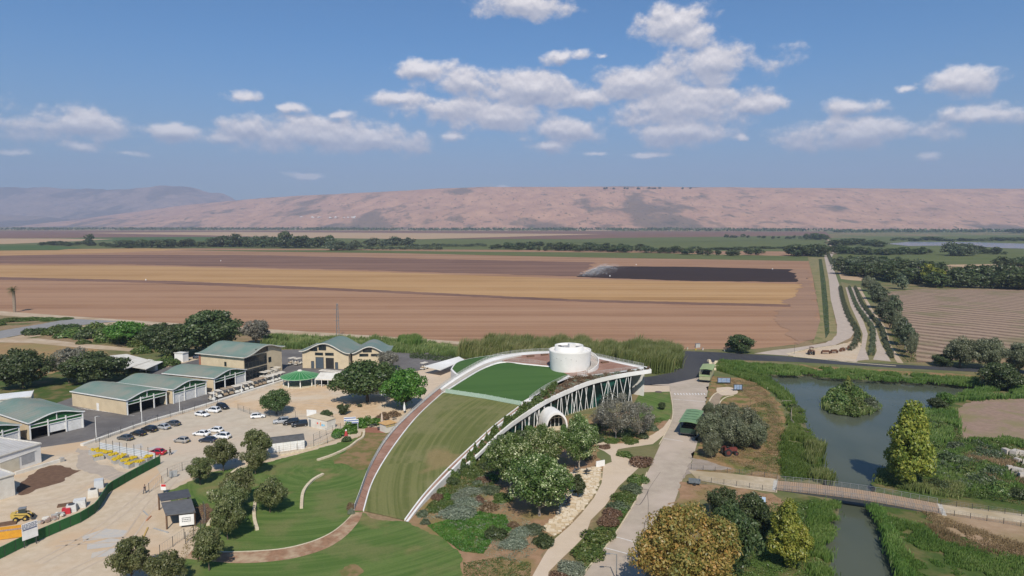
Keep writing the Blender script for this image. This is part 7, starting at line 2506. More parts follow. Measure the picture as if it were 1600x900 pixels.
# red and white warning sign + mesh gate panel
t_ = thing('warning_sign', 'small red and white sign right behind the dark shelter', 'sign', G(256, 771))
MB().box((0, 0, 1.0), (.1, .1, 2.0)).build('post', steel_dk, t_)
MB().box((0, -.08, 1.4), (1.1, .05, 1.3)).build('board', white, t_)
MB().box((.05, -.12, 1.75), (.95, .03, .5)).build('red_field', mat('sign_red', (.5, .03, .03)), t_)
t_ = thing('gate_panel', 'grey mesh panel standing in the fence gap above the shelter', 'gate', G(271, 746), R(30))
b = MB()
for k in range(9):
    b.beam((-.8 + k * .2, 0, .1), (-.8 + k * .2, 0, 1.6), .04)
for k in range(6):
    b.beam((-.8, 0, .1 + k * .3), (.8, 0, .1 + k * .3), .04)
b.build('mesh', steel, t_)
MB().box((0, .03, .85), (1.5, .02, 1.3)).build('sheet', shm, t_)
# loose timber beams on the sand
for x0, y0, x1, y1, lab in ((224, 799, 231, 806, 'grey loose beam lying on the sand, upper one'), (229, 814, 236, 807, 'reddish loose beam lying on the sand'), (223, 843, 231, 825, 'yellow beam lying on the sand, pointing to the windblown tree'), (240, 826, 263, 833, 'thin grey strip lying on the sand before the shelter')):
    a, c = G(x0, y0), G(x1, y1)
    o = MB().beam((0, 0, .1), Vector((c - a)) + Vector((0, 0, .1)), .25, .16).build('loose_beam', {'y': mat('yellow_wood', (.52, .36, .12), (.45, .3, .1), 3), 'r': mat('red_wood', (.45, .2, .11), None, 1)}.get(lab[0], gmx))
    o.location = a
    tag(o, lab, 'beam')
# white barrel-roofed shed
o_, rzv, wl_ = frame_of((420, 708), (476, 701))
bs = thing('barrel_shed', 'white shed under a dark barrel roof at the top of the lawn', 'shed', o_, rzv)
MB().box((wl_ / 2, 2.2, 1.15), (wl_, 4.4, 2.3)).build('wall', white, bs)
b = MB()
A = [Vector((-.1, -.1 + 4.6 * k / 10, 2.3 + .85 * math.sin(math.pi * k / 10))) for k in range(11)]
Bq = [p + Vector((wl_ + .2, 0, 0)) for p in A]
b.strip(A, Bq, True); b.add(A, [list(range(11))]); b.add(Bq, [list(range(11))[::-1]])
b.build('roof', mat('charcoal_roof', (.10, .10, .10), (.075, .075, .075), 1, .7), bs)
for k in range(1, 5):
    MB().box((wl_ * k / 5, -.04, 1.15), (.1, .06, 2.3)).build('wall_batten', offwhite, bs)
# kiosk with posters
o_, rzv, wl_ = frame_of((481, 666), (511, 673))
ks = thing('poster_kiosk', 'small cream kiosk box with coloured posters beside the black cars', 'kiosk', o_, rzv)
MB().box((wl_ / 2, 1.5, 1.35), (wl_, 3.0, 2.7)).build('wall', offwhite, ks)
MB().box((wl_ / 2, 1.5, 2.76), (wl_ + .3, 3.3, .14)).build('roof', beige, ks)
for x, z, w, h_, c_ in ((.52, 1.5, .5, .45, (.5, .06, .04)), (.68, 1.5, .35, .9, (.45, .2, .08)), (.76, 1.25, .5, .6, (.1, .3, .45)), (.85, 1.3, .5, .45, (.15, .38, .5))):
    MB().box((wl_ * x, -.03, z), (w, .03, h_)).build('poster', mat('poster_%d' % int(x * 100), c_, tuple(min(1, q * 2) for q in c_), 5, .6), ks)
MB().box((wl_ * .12, -.03, 1.05), (.8, .04, 2.0)).build('door', steel, ks)
# curved stone benches on the lawn
for pts, lab in (([(399, 786), (397, 800), (398, 815), (402, 829)], 'curved stone bench left of the lone lawn tree'), ([(505, 742), (488, 752), (474, 770), (471, 795)], 'curved stone bench in the middle of the open lawn'), ([(386, 729), (370, 735), (359, 744), (354, 756)], 'curved stone bench between the car-side lawn trees'), ([(496, 720), (520, 712), (545, 700), (558, 690), (567, 684), (569, 675)], 'long curved stone bench under the court hedge'), ([(438, 712), (455, 709), (476, 704), (500, 696), (520, 688)], 'long curved stone edge below the white barrel-roofed shed'), ([(325, 771), (331, 775), (338, 780)], 'short thick stone bench left of the dense tree row'), ([(325, 822), (332, 812), (337, 806)], 'short stone edge by the shelter, left of the tree row')):
    l = resample(px_line(pts), 1.1)
    o0 = l[0].copy()
    t_ = thing('stone_bench', lab, 'bench', o0)
    for i_, (a, c) in enumerate(zip(l, l[1:])):
        a2, c2 = a - o0, c - o0
        dd = (c2 - a2) * .015
        MB().beam(a2 + dd + Vector((0, 0, .2 + .01 * (i_ % 2))), c2 - dd + Vector((0, 0, .2 + .01 * (i_ % 2))), .6, .44).build('stone', stone_w, t_)
# lattice pole at the field edge
p = G(528, 527)
lp = thing('lattice_pole', 'grey lattice power pole at the edge of the brown field', 'pylon', p)
hp = top_z(p, 528, 474)
b = MB()
for s in (-1, 1):
    for q in (-1, 1):
        b.beam((s * .7, q * .7, 0), (s * .3, q * .3, hp), .12)
lg_ = b.build('leg_frame', steel, lp)
b = MB()
for k in range(9):
    z0, z1 = hp * k / 9, hp * (k + 1) / 9
    r0, r1 = .7 - .4 * k / 9, .7 - .4 * (k + 1) / 9
    for s in (-1, 1):
        b.beam((-r0, s * r0, z0), (r1, s * r1, z1), .07); b.beam((s * r0, -r0, z0), (s * r1, r1, z1), .07)
b.build('bracing', steel, lp)
for z in (.82, .66, .5):
    MB().beam((-1.9, 0, hp * z), (.3, 0, hp * z), .1).build('arm', steel, lp)
# street lamps and posts
def lamp(label, px, py, top, m, arm=0.0, cat='lamp post', r=.1):
    p = G(px, py)
    h = top_z(p, px, top)
    t_ = thing('street_lamp' if arm else 'post', label, cat, p)
    MB().cyl((0, 0, 0), r, h, 8, r * .7).build('pole', m, t_)
    MB().box((0, 0, .1), (.5, .5, .2)).build('base', gmx, t_)
    if arm:
        MB().tube([(0, 0, h - .1), (arm * .6, 0, h + .12), (arm, 0, h + .1)], .05).build('arm', m, t_)
        MB().box((arm * 1.15, 0, h + .08), (.7, .3, .12)).build('lamp_head', steel, t_)
    else:
        MB().cyl((0, 0, h), r * 1.1, .12, 8, .03).build('cap', m, t_)
lamp('white post by the cart row, beside the first golf cart', 334.6, 628, 612, white, 0, 'post', .16)
lamp('white post in the middle of the long cart row', 377.5, 615, 600, white, 0, 'post', .16)
lamp('white post near the right end of the long cart row', 427, 600, 585, white, 0, 'post', .16)
lamp('pale lamp post at the corner of the tan shed', 222, 661, 621, white, .8)
lamp('pale lamp post before the closed white doors', 281, 645, 618, white, .8)
lamp('pale lamp post at the left end of the asphalt', 150.5, 684, 651, white, .8)
lamp('grey lamp post at the bottom edge by the road', 963, 908, 866, steel, -1.2)
lamp('thin road sign pole at the lane junction', 1241, 553, 539, steel_dk, 0, 'post', .07)
lamp('thin grey pole in the roadside tree row', 1414, 545, 502, steel, 0, 'post', .14)
lamp('tall bare pole in the marsh wood, left one', 1432, 438, 417, bark_pale, 0, 'post', .3)
lamp('tall bare pole in the marsh wood, right one', 1435, 439, 418, bark_pale, 0, 'post', .3)
lamp('short post behind the curved kerb by the parked wagon', 1100, 648, 640, steel_dk, 0, 'post', .06)
lamp('little bird-house post on the dry ground by the pond', 1172, 638, 624, wood_br, 0, 'post', .07)

# ------------------------------------------------------------------ court furniture, people
def closed_umbrella(label, px, py, top, m):
    p = G(px, py); h = top_z(p, px, top)
    t_ = thing('closed_parasol', label, 'parasol', p)
    MB().cyl((0, 0, 0), .06, h * .5, 8).build('pole', steel, t_)
    MB().tube([(0, 0, h * .25), (0, 0, h * .45), (0, 0, h * .75), (0, 0, h)], [.32, .42, .24, .05], 8).build('canopy', m, t_)
closed_umbrella('closed white parasol under the bright green tree', 632, 646, 628, white)
closed_umbrella('closed tan parasol beside the orange-roofed kiosk', 597, 668, 644, mat('tan_canvas', (.60, .47, .36), (.5, .39, .3), 2, .8))
o_, rzv, wl_ = frame_of((603, 677), (618, 673))
kk = thing('snack_kiosk', 'small kiosk with an orange flat roof against the ramp walk', 'kiosk', o_, rzv)
MB().box((wl_ / 2, 1.4, 1.1), (wl_, 2.8, 2.2)).build('wall', offwhite, kk)
MB().box((wl_ / 2, 1.4, 2.3), (wl_ + .5, 3.3, .2)).build('roof', mat('orange_roof', (.60, .37, .16), (.5, .3, .12), 2, .7), kk)
MB().box((wl_ / 2, -.04, 1.75), (wl_ - .3, .05, .5)).build('fascia_sign', mat('kiosk_yellow', (.6, .42, .06), (.3, .3, .3), 4, .6), kk)
for x, y, s, lab in ((551, 672, 1, 'blue and white striped banner at the left of the court hedge'), (547, 668, -1, 'second blue and white banner behind the court hedge banner')):
    t_ = thing('banner', lab, 'banner', G(x, y), .2)
    for k in (-1.4, 1.4):
        MB().box((k, 0, 1.4), (.1, .1, 2.8)).build('post', white, t_)
    MB().box((0, 0, 2.4), (3.2, .08, 1.1)).build('cloth', white, t_)
    MB().box((0, -.06, 2.65), (3.1, .04, .22)).build('stripe', mat('banner_blue', (.08, .14, .34)), t_)
    MB().box((0, -.06, 2.05), (3.1, .04, .22)).build('stripe', MATS['banner_blue'], t_)
t_ = thing('white_board', 'plain white board standing in the sandy court behind the kiosk', 'board', G(487, 655), R(-8))
for k in (-1.1, 1.1):
    MB().box((k, .06, 1.2), (.09, .09, 2.4)).build('post', steel, t_)
MB().box((0, 0, 1.75), (2.9, .06, 2.0)).build('panel', white, t_)
t_ = thing('flag_board', 'small blue and white notice right of the poster kiosk', 'sign', G(520, 668), R(-10))
MB().box((0, 0, 1.0), (.1, .1, 2.0)).build('post', steel_dk, t_)
MB().box((0, -.07, 1.9), (1.8, .05, 1.1)).build('board', white, t_)
MB().box((0, -.11, 1.95), (1.3, .02, .4)).build('print', MATS['banner_blue'], t_)
# white sail between the two big trees
t_ = thing('sun_sail', 'white pointed sun sail between the two big court trees', 'sun sail', G(588, 630))
A = [Vector(v) for v in ((-2, 0, 3.0), (3.2, -.8, 2.6), (2.4, 2.2, 3.3), (.2, 1.0, 5.0))]
MB().add(A + [v - Vector((0, 0, .06)) for v in A], [(0, 1, 3), (1, 2, 3), (2, 0, 3), (4, 7, 5), (5, 7, 6), (6, 7, 4)]).build('canopy', white, t_)
for v in A[:3]:
    MB().beam((v.x, v.y, 0), v, .1).build('post', steel, t_)
for k, (x, y) in enumerate(((570, 663), (580, 668), (586, 666), (606, 660), (616, 656), (592, 672))):
    t_ = thing('cafe_table', 'dark cafe table on the paved court beside the parasols', 'table', G(x, y), k, 'cafe tables on the court')
    MB().box((0, 0, .74), (1.2, .8, .06)).build('top', steel_dk, t_)
    for sx in (-.5, .5):
        for sy in (-.3, .3):
            MB().box((sx, sy, .36), (.06, .06, .72)).build('leg', steel_dk, t_)
patch('brick_terrace', [(568, 676), (572, 668), (600, 668), (604, 677)], .06, mat('red_brick_paving', (.30, .13, .085), (.24, .11, .07), 3, .9))
# red seated sculpture by the hedge
t_ = thing('red_figure', 'red and white painted wooden figure standing at the hedge end', 'sculpture', G(541, 687))
MB().cyl((0, 0, 0), .45, 1.0, 10, .35).build('base', white, t_)
MB().cyl((0, 0, 1.0), .5, 1.3, 10, .25).build('body', mat('figure_red', (.42, .05, .05)), t_)
MB().tube([(0, 0, 2.2), (0, 0, 2.45), (0, 0, 2.75)], [.12, .28, .1], 8).build('head', white, t_)

def person(label, px, py, ang, shirt, trousers, hairc, stride=.25, sc=1.0):
    t_ = thing('person', label, 'person', G(px, py), R(ang))
    t_.scale = (sc,) * 3
    J = {}
    V, E, Rd = [], [], []
    def v(n, p, r, par=None):
        J[n] = len(V); V.append(p); Rd.append(r)
        if par:
            E.append((J[par], J[n]))
    v('pelvis', (0, 0, .95), .145)
    v('waist', (0, 0, 1.08), .13, 'pelvis'); v('chest', (.01, 0, 1.28), .155, 'waist'); v('neck0', (0, 0, 1.43), .075, 'chest'); v('neck1', (.01, 0, 1.50), .055, 'neck0')
    v('head0', (.02, 0, 1.57), .085, 'neck1'); v('head1', (.02, 0, 1.66), .095, 'head0'); v('head2', (.01, 0, 1.73), .06, 'head1')
    for s, n, f in ((1, 'l', 1), (-1, 'r', -1)):
        st = stride * f
        v('hip' + n, (0, s * .09, .88), .1, 'pelvis'); v('knee' + n, (st * .7 + .03, s * .1, .5), .065, 'hip' + n); v('ank' + n, (st, s * .1, .1), .042, 'knee' + n)
        v('heel' + n, (st + .02, s * .1, .05), .042, 'ank' + n); v('toe' + n, (st + .17, s * .11, .035), .035, 'heel' + n)
        v('sh' + n, (0, s * .17, 1.40), .07, 'chest'); v('el' + n, (-st * .35, s * .24, 1.13), .045, 'sh' + n); v('wr' + n, (-st * .5 + .08, s * .25, .89), .03, 'el' + n)
        v('palm' + n, (-st * .5 + .1, s * .25, .82), .034, 'wr' + n)
        for k in range(4):
            x = -st * .5 + .075 + k * .022
            v('f%d' % k + n, (x, s * .25, .755), .0095, 'palm' + n); v('g%d' % k + n, (x + .01, s * .235, .715 + abs(k - 1.4) * .008), .008, 'f%d' % k + n)
        v('t0' + n, (-st * .5 + .14, s * .24, .80), .011, 'palm' + n); v('t1' + n, (-st * .5 + .155, s * .235, .76), .009, 't0' + n)
    me = bpy.data.meshes.new('person_body')
    me.from_pydata(V, E, []); me.update()
    o = link('body', me, t_)
    me.materials.append(mat('skin', (.42, .25, .17), None, 1, .6))
    sm = o.modifiers.new('skin', 'SKIN')
    for i, r in enumerate(Rd):
        me.skin_vertices[0].data[i].radius = (r, r)
        me.skin_vertices[0].data[i].use_root = i == 0
    o.modifiers.new('sub', 'SUBSURF').render_levels = 1
    def P(n):
        return Vector(V[J[n]])
    b = MB()
    b.tube([P('pelvis') - Vector((0, 0, .02)), P('waist'), P('chest'), P('neck0')], [.19, .175, .20, .09], 10)
    for n in 'lr':
        b.tube([P('sh' + n), P('el' + n)], [.09, .062], 8)
    b.build('shirt', mat('cloth_' + shirt[0], shirt[1], None, 1, .9), t_)
    b = MB()
    b.tube([P('waist') - Vector((0, 0, .02)), P('pelvis') - Vector((0, 0, .08))], [.18, .19], 10)
    for n in 'lr':
        b.tube([P('hip' + n) + Vector((0, 0, .03)), P('knee' + n), P('ank' + n)], [.125, .085, .065], 8)
    b.build('trousers', mat('cloth_' + trousers[0], trousers[1], None, 1, .9), t_)
    b = MB()
    for n in 'lr':
        b.tube([P('heel' + n) - Vector((.04, 0, .0)), P('toe' + n)], [.055, .045], 8)
    b.build('shoes', mat('shoe_dark', (.03, .03, .03)), t_)
    b = MB()
    b.tube([(-.02, 0, 1.60), (-.015, 0, 1.68), (-.01, 0, 1.765)], [.10, .112, .05], 10)
    b.build('hair', mat('hair_' + hairc[0], hairc[1], None, 1, .9), t_)
    b = MB()
    for s in (-1, 1):
        b.box((.112, s * .035, 1.64), (.012, .022, .012))
    b.box((.10, 0, 1.565), (.02, .045, .010))
    b.build('face_features', mat('hair_black', (.02, .018, .015)), t_)
    b = MB().box((.125, 0, 1.61), (.035, .025, .045), 0, .5)
    for s in (-1, 1):
        b.box((.02, s * .1, 1.62), (.035, .02, .06))
    b.build('nose_and_ears', MATS['skin'], t_)
person('person in dark clothes walking on the sand beside the gate posts', 226.5, 771, 200, ('black', (.03, .03, .035)), ('grey', (.10, .10, .11)), ('black', (.02, .018, .015)), .22, 1.1)
person('person in a dark green top standing by the red car', 266, 711, 30, ('green', (.05, .08, .05)), ('dark', (.05, .05, .06)), ('brown', (.05, .03, .02)), .2, 1.1)
person('person in dark clothes on the plaza by the ramp railing', 663.5, 603, 250, ('maroon', (.08, .03, .03)), ('dark', (.05, .05, .06)), ('black', (.02, .018, .015)), .15, 1.1)

# ------------------------------------------------------------------ bridge
bd0, bd1 = G(1214, 759), G(1468, 796)
dirb = (bd1 - bd0)
Lb = dirb.length
br = thing('footbridge', 'timber-decked footbridge with wire railings crossing the channel', 'bridge', bd0, math.atan2(dirb.y, dirb.x))
bw_ = 5.6
def camber(x):
    return .12 + .55 * math.sin(math.pi * min(1, max(0, x / Lb)))
nb_ = int(Lb / .42)
plm = [mat('deck_plank', (.40, .28, .185), (.32, .22, .145), 2, .9), mat('deck_plank_grey', (.36, .265, .19), (.29, .21, .15), 2, .9)]
pmesh = [MB().box((0, 0, 0), (.38, bw_, .07)).mesh('deck_plank', m_) for m_ in plm]
for k in range(nb_):
    x = (k + .5) * Lb / nb_
    o = link('deck_plank', pmesh[(k * 7 // 3) % 2], br, (x, 0, camber(x) + .005 * (k % 3)))
for s in (-1, 1):
    b = MB()
    for k in range(24):
        x0, x1 = Lb * k / 24, Lb * (k + 1) / 24
        b.beam((x0, s * (bw_ / 2 - .2), camber(x0) - .38), (x1, s * (bw_ / 2 - .2), camber(x1) - .38), .3, .62)
    b.build('girder', steel_dk, br)
    for k in range(20):
        x = Lb * k / 19
        MB().box((x, s * (bw_ / 2 + .03), camber(x) + .5), (.07, .07, 1.25)).build('railing_post', steel, br)
    b = MB()
    for k in range(38):
        x0, x1 = Lb * k / 38, Lb * (k + 1) / 38
        for z in (.25, .5, .75, 1.08):
            b.beam((x0, s * (bw_ / 2 + .03), camber(x0) + z), (x1, s * (bw_ / 2 + .03), camber(x1) + z), .035 if z < 1 else .06)
    b.build('railing_wires', steel, br)
for fx in (.33, .64):
    MB().box((Lb * fx, 0, -1.1), (.7, bw_ - .8, 2.6)).build('pier', mat('pier_concrete', (.50, .47, .41), (.4, .37, .32), 1, .9), br)
    MB().box((Lb * fx, 0, .0 + camber(Lb * fx) - .8), (.9, bw_ - .1, .4)).build('pier_cap', MATS['pier_concrete'], br)
for fx in (0, 1):
    MB().box((Lb * fx + (-.4 if fx == 0 else .4), 0, -.5), (.8, bw_ + .4, 1.15)).build('abutment', MATS['pier_concrete'], br)
for a_, c_, lab in (((1080, 733), (1214, 748), 'wire railing on the far side of the sandy bridge approach'), ((1092, 752), (1212, 769), 'wire railing on the near side of the sandy bridge approach'), ((1470, 789), (1650, 815), 'wire railing on the far side of the path right of the bridge'), ((1466, 803), (1650, 832), 'wire railing on the near side of the path right of the bridge')):
    wire_fence(lab, [a_, ((a_[0] + c_[0]) / 2, (a_[1] + c_[1]) / 2 - .5), c_], 2.6, 1.15, 'path_railing', 4)
# wooden rail by the pond
for pts, lab in (([(1222, 630), (1236, 631)], 'short pale wooden rail at the top of the pond steps'), ([(1237, 640), (1236, 658), (1240, 664)], 'pale wooden rail along the pond steps')):
    l = resample(px_line(pts, 0), 1.6)
    t_ = thing('wooden_rail', lab, 'railing', l[0])
    for p in l:
        q = p - l[0]
        MB().box((q.x, q.y, .5), (.12, .12, 1.0)).build('post', bark_pale, t_)
    b = MB()
    for a, c in zip(l, l[1:]):
        for z in (.55, .95):
            b.beam(a - l[0] + Vector((0, 0, z)), c - l[0] + Vector((0, 0, z)), .09)
    b.build('rail', bark_pale, t_)
# info boards
for x, y, w, lab in ((1131, 600, 4.4, 'framed blue-grey information board on the dry ground beside the light green wagon'), (1153, 611, 2.8, 'smaller framed information board at the gravel pad')):
    t_ = thing('information_board', lab, 'sign', G(x, y), R(-4))
    for s in (-1, 1):
        MB().box((s * w / 2, 0, 1.2), (.18, .18, 2.4)).build('post', steel_dk, t_)
    bo = MB().box((0, 0, 1.35), (w, .1, 1.8)).build('frame', steel_dk, t_)
    MB().box((0, -.07, 1.35), (w - .35, .03, 1.5)).build('panel', mat('map_print', (.16, .24, .38), (.30, .36, .44), 1.2, .4), bo)
    for s in (-.17, .17):
        MB().box((s * w, -.1, 1.35), (.08, .03, 1.5)).build('mullion', steel_dk, bo)
# stone blocks, picnic set, drain covers
for k, (x, y, s) in enumerate(((1559, 712, 1.0), (1572, 709, 1.6), (1586, 712, 1.8), (1598, 713, 1.6), (1590, 722, 1.2), (1604, 728, 1.8), (1578, 736, 1.5), (1590, 742, 2.0), (1600, 748, 1.6), (1612, 742, 1.6))):
    g = random.Random(k + 60)
    b = MB().box((0, 0, .38 * s), (1.3 * s * g.uniform(.8, 1.2), .9 * s, .8 * s), g.uniform(0, 3), .82)
    o = b.build('stone_block', mat('pale_block', (.50, .45, .39), (.38, .34, .29), 1.5, .95, bump=.5))
    o.location = G(x, y)
    tag(o, 'pale rough stone block beside the right bank scrub', 'stone', 'stone blocks on the right bank')
for k, (x, y) in enumerate(((1110, 569), (1112, 574), (1116, 570), (1116, 578), (1120, 574), (1108, 565), (1119, 567))):
    b = MB().box((0, 0, .4), (1.6, 1.2, .9), k, .7)
    o = b.build('boulder', stone_w); o.location = G(x, y)
    tag(o, 'pale boulder at the dark road corner above the light green wagon', 'boulder', 'boulders at the road corner')
t_ = thing('picnic_set', 'dark wooden picnic table between the olive clump and the pond', 'picnic table', G(1165, 641), R(15))
MB().box((0, 0, .76), (2.0, .8, .08)).build('top', wood_br, t_)
for s in (-1, 1):
    MB().box((0, s * .75, .45), (2.0, .3, .07)).build('bench', wood_br, t_)
    MB().beam((s * .75, -.75, 0), (s * .75, .1, .74), .1).beam((s * .75, .75, 0), (s * .75, -.1, .74), .1).build('leg', wood_br, t_)
o = MB().cyl((0, 0, 0), 1.2, .06, 18).build('drain_cover', mat('dark_lid', (.11, .085, .07))); o.location = G(1029, 612.5, .04)
tag(o, 'dark round drain cover on the forecourt under the roof tip', 'drain cover')
# signs and objects at the junction by the field
for x, y, s, c_, lab in ((1090, 543, 1.7, (.45, .45, .42), 'grey cabinet at the field edge left of the lone round tree'), (1087, 547, .8, (.62, .42, .03), 'small yellow marker at the field edge'), (1098, 547, 1.0, (.6, .5, .45), 'small pale board at the field edge'), (1132, 549, .8, (.6, .58, .5), 'white bollard at the foot of the lone round tree'), (1059, 571, .7, (.7, .7, .66), 'white reflector post beside the reeds at the dark road'), (1074, 546, .9, (.55, .5, .35), 'pale stake at the left end of the field edge')):
    t_ = thing('roadside_marker', lab, 'marker', G(x, y), R(10))
    mm = mat('marker_%d' % x, c_, tuple(q * .7 for q in c_), 3, .7)
    MB().box((0, 0, s * .5), (s * (1.2 if s > 1.2 else .5), s * .5, s)).build('body', mm, t_)
    MB().box((0, 0, s * 1.03), (s * (1.3 if s > 1.2 else .55), s * .55, s * .08)).build('cap', steel, t_)
# blue and white leaning stakes near the sandy slope
for x, y, lab in ((1186, 790, 'pale blue leaning figure board on the earth slope, left one'), (1193, 792, 'pale leaning figure board on the earth slope, right one')):
    t_ = thing('figure_board', lab, 'sign', G(x, y), R(30))
    MB().beam((0, 0, 0), (.1, .1, 1.0), .08).build('stake', steel_dk, t_)
    MB().beam((0, 0, .6), (.25, .2, 1.9), .7, .06).build('board', mat('pale_blue', (.35, .45, .58)), t_)
# black bird silhouettes on the stone court
for x, y, a_, lab in ((900, 741, 20, 'black flat bird sculpture at the left of the stone court, beside the conifer'), (917, 743, -15, 'black flat bird sculpture behind the conifer'), (889, 786, 60, 'black flat bird sculpture at the foot of the biggest garden tree'), (886, 793, 40, 'small black flat bird sculpture at the stone court edge')):
    t_ = thing('bird_sculpture', lab, 'sculpture', G(x, y), R(a_))
    MB().tube([(0, 0, 0), (0, 0, .8)], .04).build('leg', steel_dk, t_)
    MB().tube([(-1.0, 0, .85), (-.4, 0, 1.0), (.4, 0, 1.05), (.8, 0, 1.3), (1.2, 0, 1.3)], [.04, .26, .28, .12, .02], 8).build('body', steel_dk, t_)
    MB().add([(-.3, 0, 1.1), (.4, 0, 1.15), (-.2, .9, 1.5), (-.3, 0, 1.06), (.4, 0, 1.1), (-.2, .9, 1.44), (-.2, -.9, 1.5), (-.2, -.9, 1.44)], [(0, 1, 2), (5, 4, 3), (1, 0, 6), (7, 3, 4)]).build('wings', steel_dk, t_)
# stone court: rough pavers as real pieces
court = px_poly([(846, 826), (868, 806), (884, 770), (884, 742), (905, 734), (938, 727), (940, 745), (926, 777), (907, 800), (888, 820), (866, 838)])
patch('stone_court', [(846, 826), (868, 806), (884, 770), (884, 742), (905, 734), (938, 727), (940, 745), (926, 777), (907, 800), (888, 820), (866, 838)], .03, mat('sandy_joint', (.50, .40, .27), (.42, .33, .22), 1, .95))
ca_ = np.array([(p.x, p.y) for p in court])
g = random.Random(21)
pv_ = [mat('cream_paver', (.64, .53, .38), (.55, .44, .30), 1.2, .9, bump=.3), mat('pale_paver', (.68, .58, .44), (.6, .5, .36), 1.2, .9, bump=.3), mat('ochre_paver', (.56, .43, .27), (.48, .36, .22), 1.2, .9, bump=.3)]
B3_ = [MB(), MB(), MB()]
lo_, hi_ = ca_.min(0), ca_.max(0)
y = lo_[1]
row = 0
while y < hi_[1]:
    x = lo_[0] + (row % 2) * .4
    while x < hi_[0]:
        w = g.uniform(.55, 1.1)
        if in_poly(np.array([[x, y]]), ca_)[0]:
            B3_[g.randrange(3)].box((x, y, .06 + g.uniform(0, .03)), (w * .93, .62, .06), g.uniform(-.08, .08), .95)
        x += w
    y += .68
    row += 1
for b, m_ in zip(B3_, pv_):
    tag(b.build('court_pavers', m_), kind='stuff')
o = MB().box((0, 0, .7), (2.4, .2, 1.4)).build('low_screen', white); o.location = G(938, 729); o.rotation_euler = (0, 0, .5)
tag(o, 'short white wall end at the upper right corner of the stone court', 'wall')

# irrigation line with fine spray on the dark wet field
ia, ib = G(903, 432), G(940, 416)
il = thing('irrigation_line', 'irrigation line with white spray at the left end of the dark wet field', 'irrigation line', ia)
b = MB()
d = ib - ia
for k in range(14):
    q = d * (k / 13)
    MB().beam(q, q + Vector((0, 0, 2.2)), .12).build('riser', steel, il)
b.beam(Vector((0, 0, 1.0)), d + Vector((0, 0, 1.0)), .2)
b.build('pipe', steel, il)
g = np.random.default_rng(9)
n = 5200
u = g.uniform(0, 1, n); s_ = np.abs(g.normal(0, 13, n)) - 3
P = np.stack([ia.x + d.x * u + s_ + 4, ia.y + d.y * u + g.normal(0, 5, n), g.uniform(.2, 3.6, n)], 1)
V, Q = cards(P, g.normal(0, 1, (n, 3)), .3 * g.uniform(.5, 1.4, n), g, .8)
m, t, out = new_mat('water_spray')
tp = t.n.new('ShaderNodeBsdfTransparent'); df = t.n.new('ShaderNodeBsdfDiffuse'); df.inputs[0].default_value = (.8, .8, .8, 1)
mx = t.n.new('ShaderNodeMixShader'); mx.inputs[0].default_value = .25
t.l.new(tp.outputs[0], mx.inputs[1]); t.l.new(df.outputs[0], mx.inputs[2]); t.l.new(mx.outputs[0], out.inputs[0])
sp_o = link('spray', np_mesh('spray', V, Q, m), il)
sp_o.location = -ia
sp_o['kind'] = 'stuff'
for x, y in ((953, 432), (1207, 421), (994, 414), (345, 408), (228, 438)):
    o = MB().box((0, 0, .6), (.9, .6, 1.2)).build('pump_box', white); o.location = G(x, y)
    tag(o, 'tiny white box standing in the open fields', 'box', 'white boxes in the fields')

# ------------------------------------------------------------------ village at the foot of the hills
hw_ = mat('village_white', (.72, .70, .66), (.6, .58, .54), .05, .8)
hr_ = mat('village_roof', (.42, .22, .15), (.5, .45, .4), .05, .8)
def house_proto(k):
    me = MB().box((0, 0, 3), (13, 10, 6)).box((4, 6, 2), (7, 7, 4)).mesh('village_house', hw_)
    b = MB()
    b.add([(-7, -5.6, 6), (7, -5.6, 6), (7, 5.6, 6), (-7, 5.6, 6), (-5, 0, 9), (5, 0, 9)], [(0, 1, 5, 4), (2, 3, 4, 5), (1, 2, 5), (3, 0, 4)])
    return me, b.mesh('village_roof', hr_ if k % 2 else hw_)
HP = [house_proto(k) for k in range(3)]
def village(cx_, cy_, w, h_, n, lab, grp, seed):
    g = random.Random(seed)
    for k in range(n):
        x = cx_ + g.gauss(0, w); y = cy_ + g.gauss(0, h_)
        p = G(x, y)
        # rest it on the hillside
        for _ in range(6):
            z = float(h_scarp(np.array([p.x]), np.array([p.y]))[0])
            p = G(x, y, max(0, min(z, 54)))
        if p.y > 11000 or p.y < 0:
            continue
        me, rf = HP[g.randrange(3)]
        t_ = thing('village_house', lab, 'house', p, g.uniform(0, 3), grp)
        link('walls', me, t_); link('roof', rf, t_)
        t_.scale = (g.uniform(.8, 1.6),) * 3
village(1075, 354.2, 26, 1.6, 46, 'tiny pale house of the village at the foot of the hills', 'houses of the village under the hills', 3)
village(1000, 356, 40, 1.0, 14, 'tiny pale house left of the village under the hills', 'houses left of the village', 4)
village(690, 355, 14, .8, 7, 'tiny pale house under the middle of the hills', 'houses under the middle hills', 5)
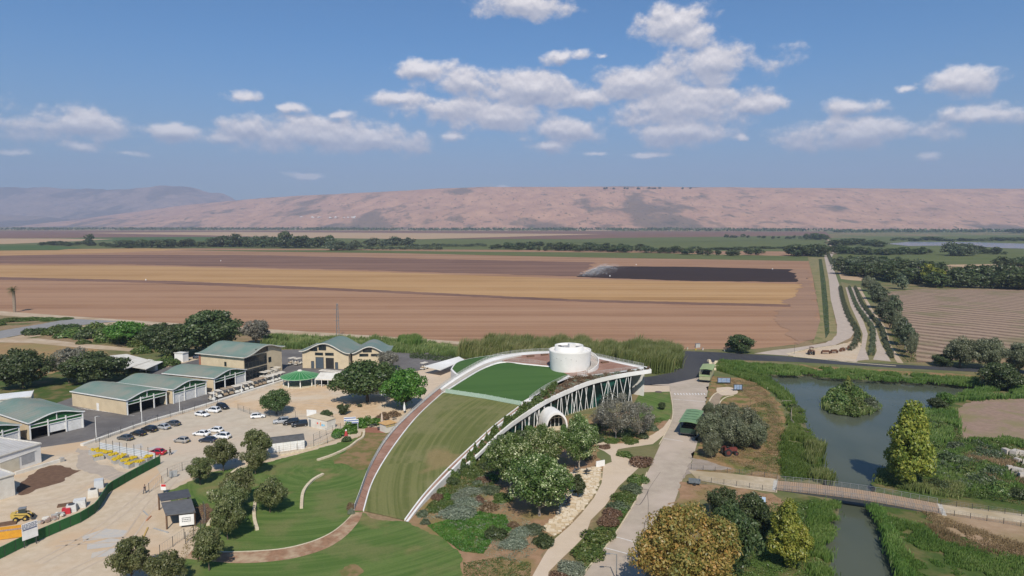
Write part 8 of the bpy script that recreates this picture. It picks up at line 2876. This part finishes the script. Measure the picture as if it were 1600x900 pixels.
# hamlets higher on the slope, found by marching along the sight line
def hill_point(px, py):
    d = ray(px, py)
    k = 5000 / d.y
    for _ in range(700):
        p = Vector((0, 0, CH)) + d * k
        if h_scarp(np.array([p.x]), np.array([p.y]))[0] > p.z:
            return p
        k += 9
    return None
g = random.Random(31)
for k in range(18):
    p = hill_point(470 + g.uniform(0, 85), 340 + g.uniform(-.8, 1.0))
    if p:
        t_ = thing('village_house', 'tiny white house in the row halfway up the left hills', 'house', p, g.uniform(0, 3), 'white houses on the left hills')
        me, rf = HP[k % 3]
        link('walls', me, t_); link('roof', rf, t_)
        t_.scale = (1.5, 1.5, 1.2)
for k in range(14):
    p = hill_point(1250 + k * 5 if False else 930 + g.uniform(0, 150), 295.5 + g.uniform(-.4, .6))
    if p:
        o = link('far_tree', FAR[k % 6][0]); o.location = p; o.scale = (3.5, 3.5, 2.2)
        tag(o, 'dark tree on the skyline of the plateau', 'tree', 'trees on the plateau edge')

# look-alikes in rows are told apart by their place
for grp, how in (('mixed shrubs below the ramp wall', 'from the left'), ('bushes between the path and the road', 'from the right'), ('shrubs under the grey trees', 'from the left'), ('hedge between court and lawn', 'from the left'),
                 ('bushes along the side lane at the left', 'from the left'), ('low bushes by the palm track', 'from the left'), ('bushes around the carport', 'from the left'), ('bushes on the pond island', 'from the left'), ('bushes on the right bank', 'from the left'),
                 ('trees lining the lane beside the ploughed field', 'from the left'), ('golf carts with tan roofs in the long row', 'from the left'), ('golf carts with cream roofs in the long row', 'from the left'), ('second row of golf carts', 'from the left'), ('golf carts behind the pergola', 'from the left'),
                 ('yellow-topped stacks', 'from the left'), ('stone blocks on the right bank', 'from the left'), ('boulders at the road corner', 'from the left'), ('cafe tables on the court', 'from the left'), ('white boxes in the fields', 'from the left'), ('tables under the pergola', 'from the left'), ('houses of the village under the hills', 'from the left'), ('white houses on the left hills', 'from the left'), ('houses left of the village', 'from the left'), ('houses under the middle hills', 'from the left'), ('trees on the plateau edge', 'from the left')):
    number([o for o in SC.objects if o.get('group') == grp], how)
for o in SC.objects:
    if o.parent is None and len(str(o.get('label', '')).split()) > 16:
        print('LONG', o.name, len(o['label'].split()), o['label'])
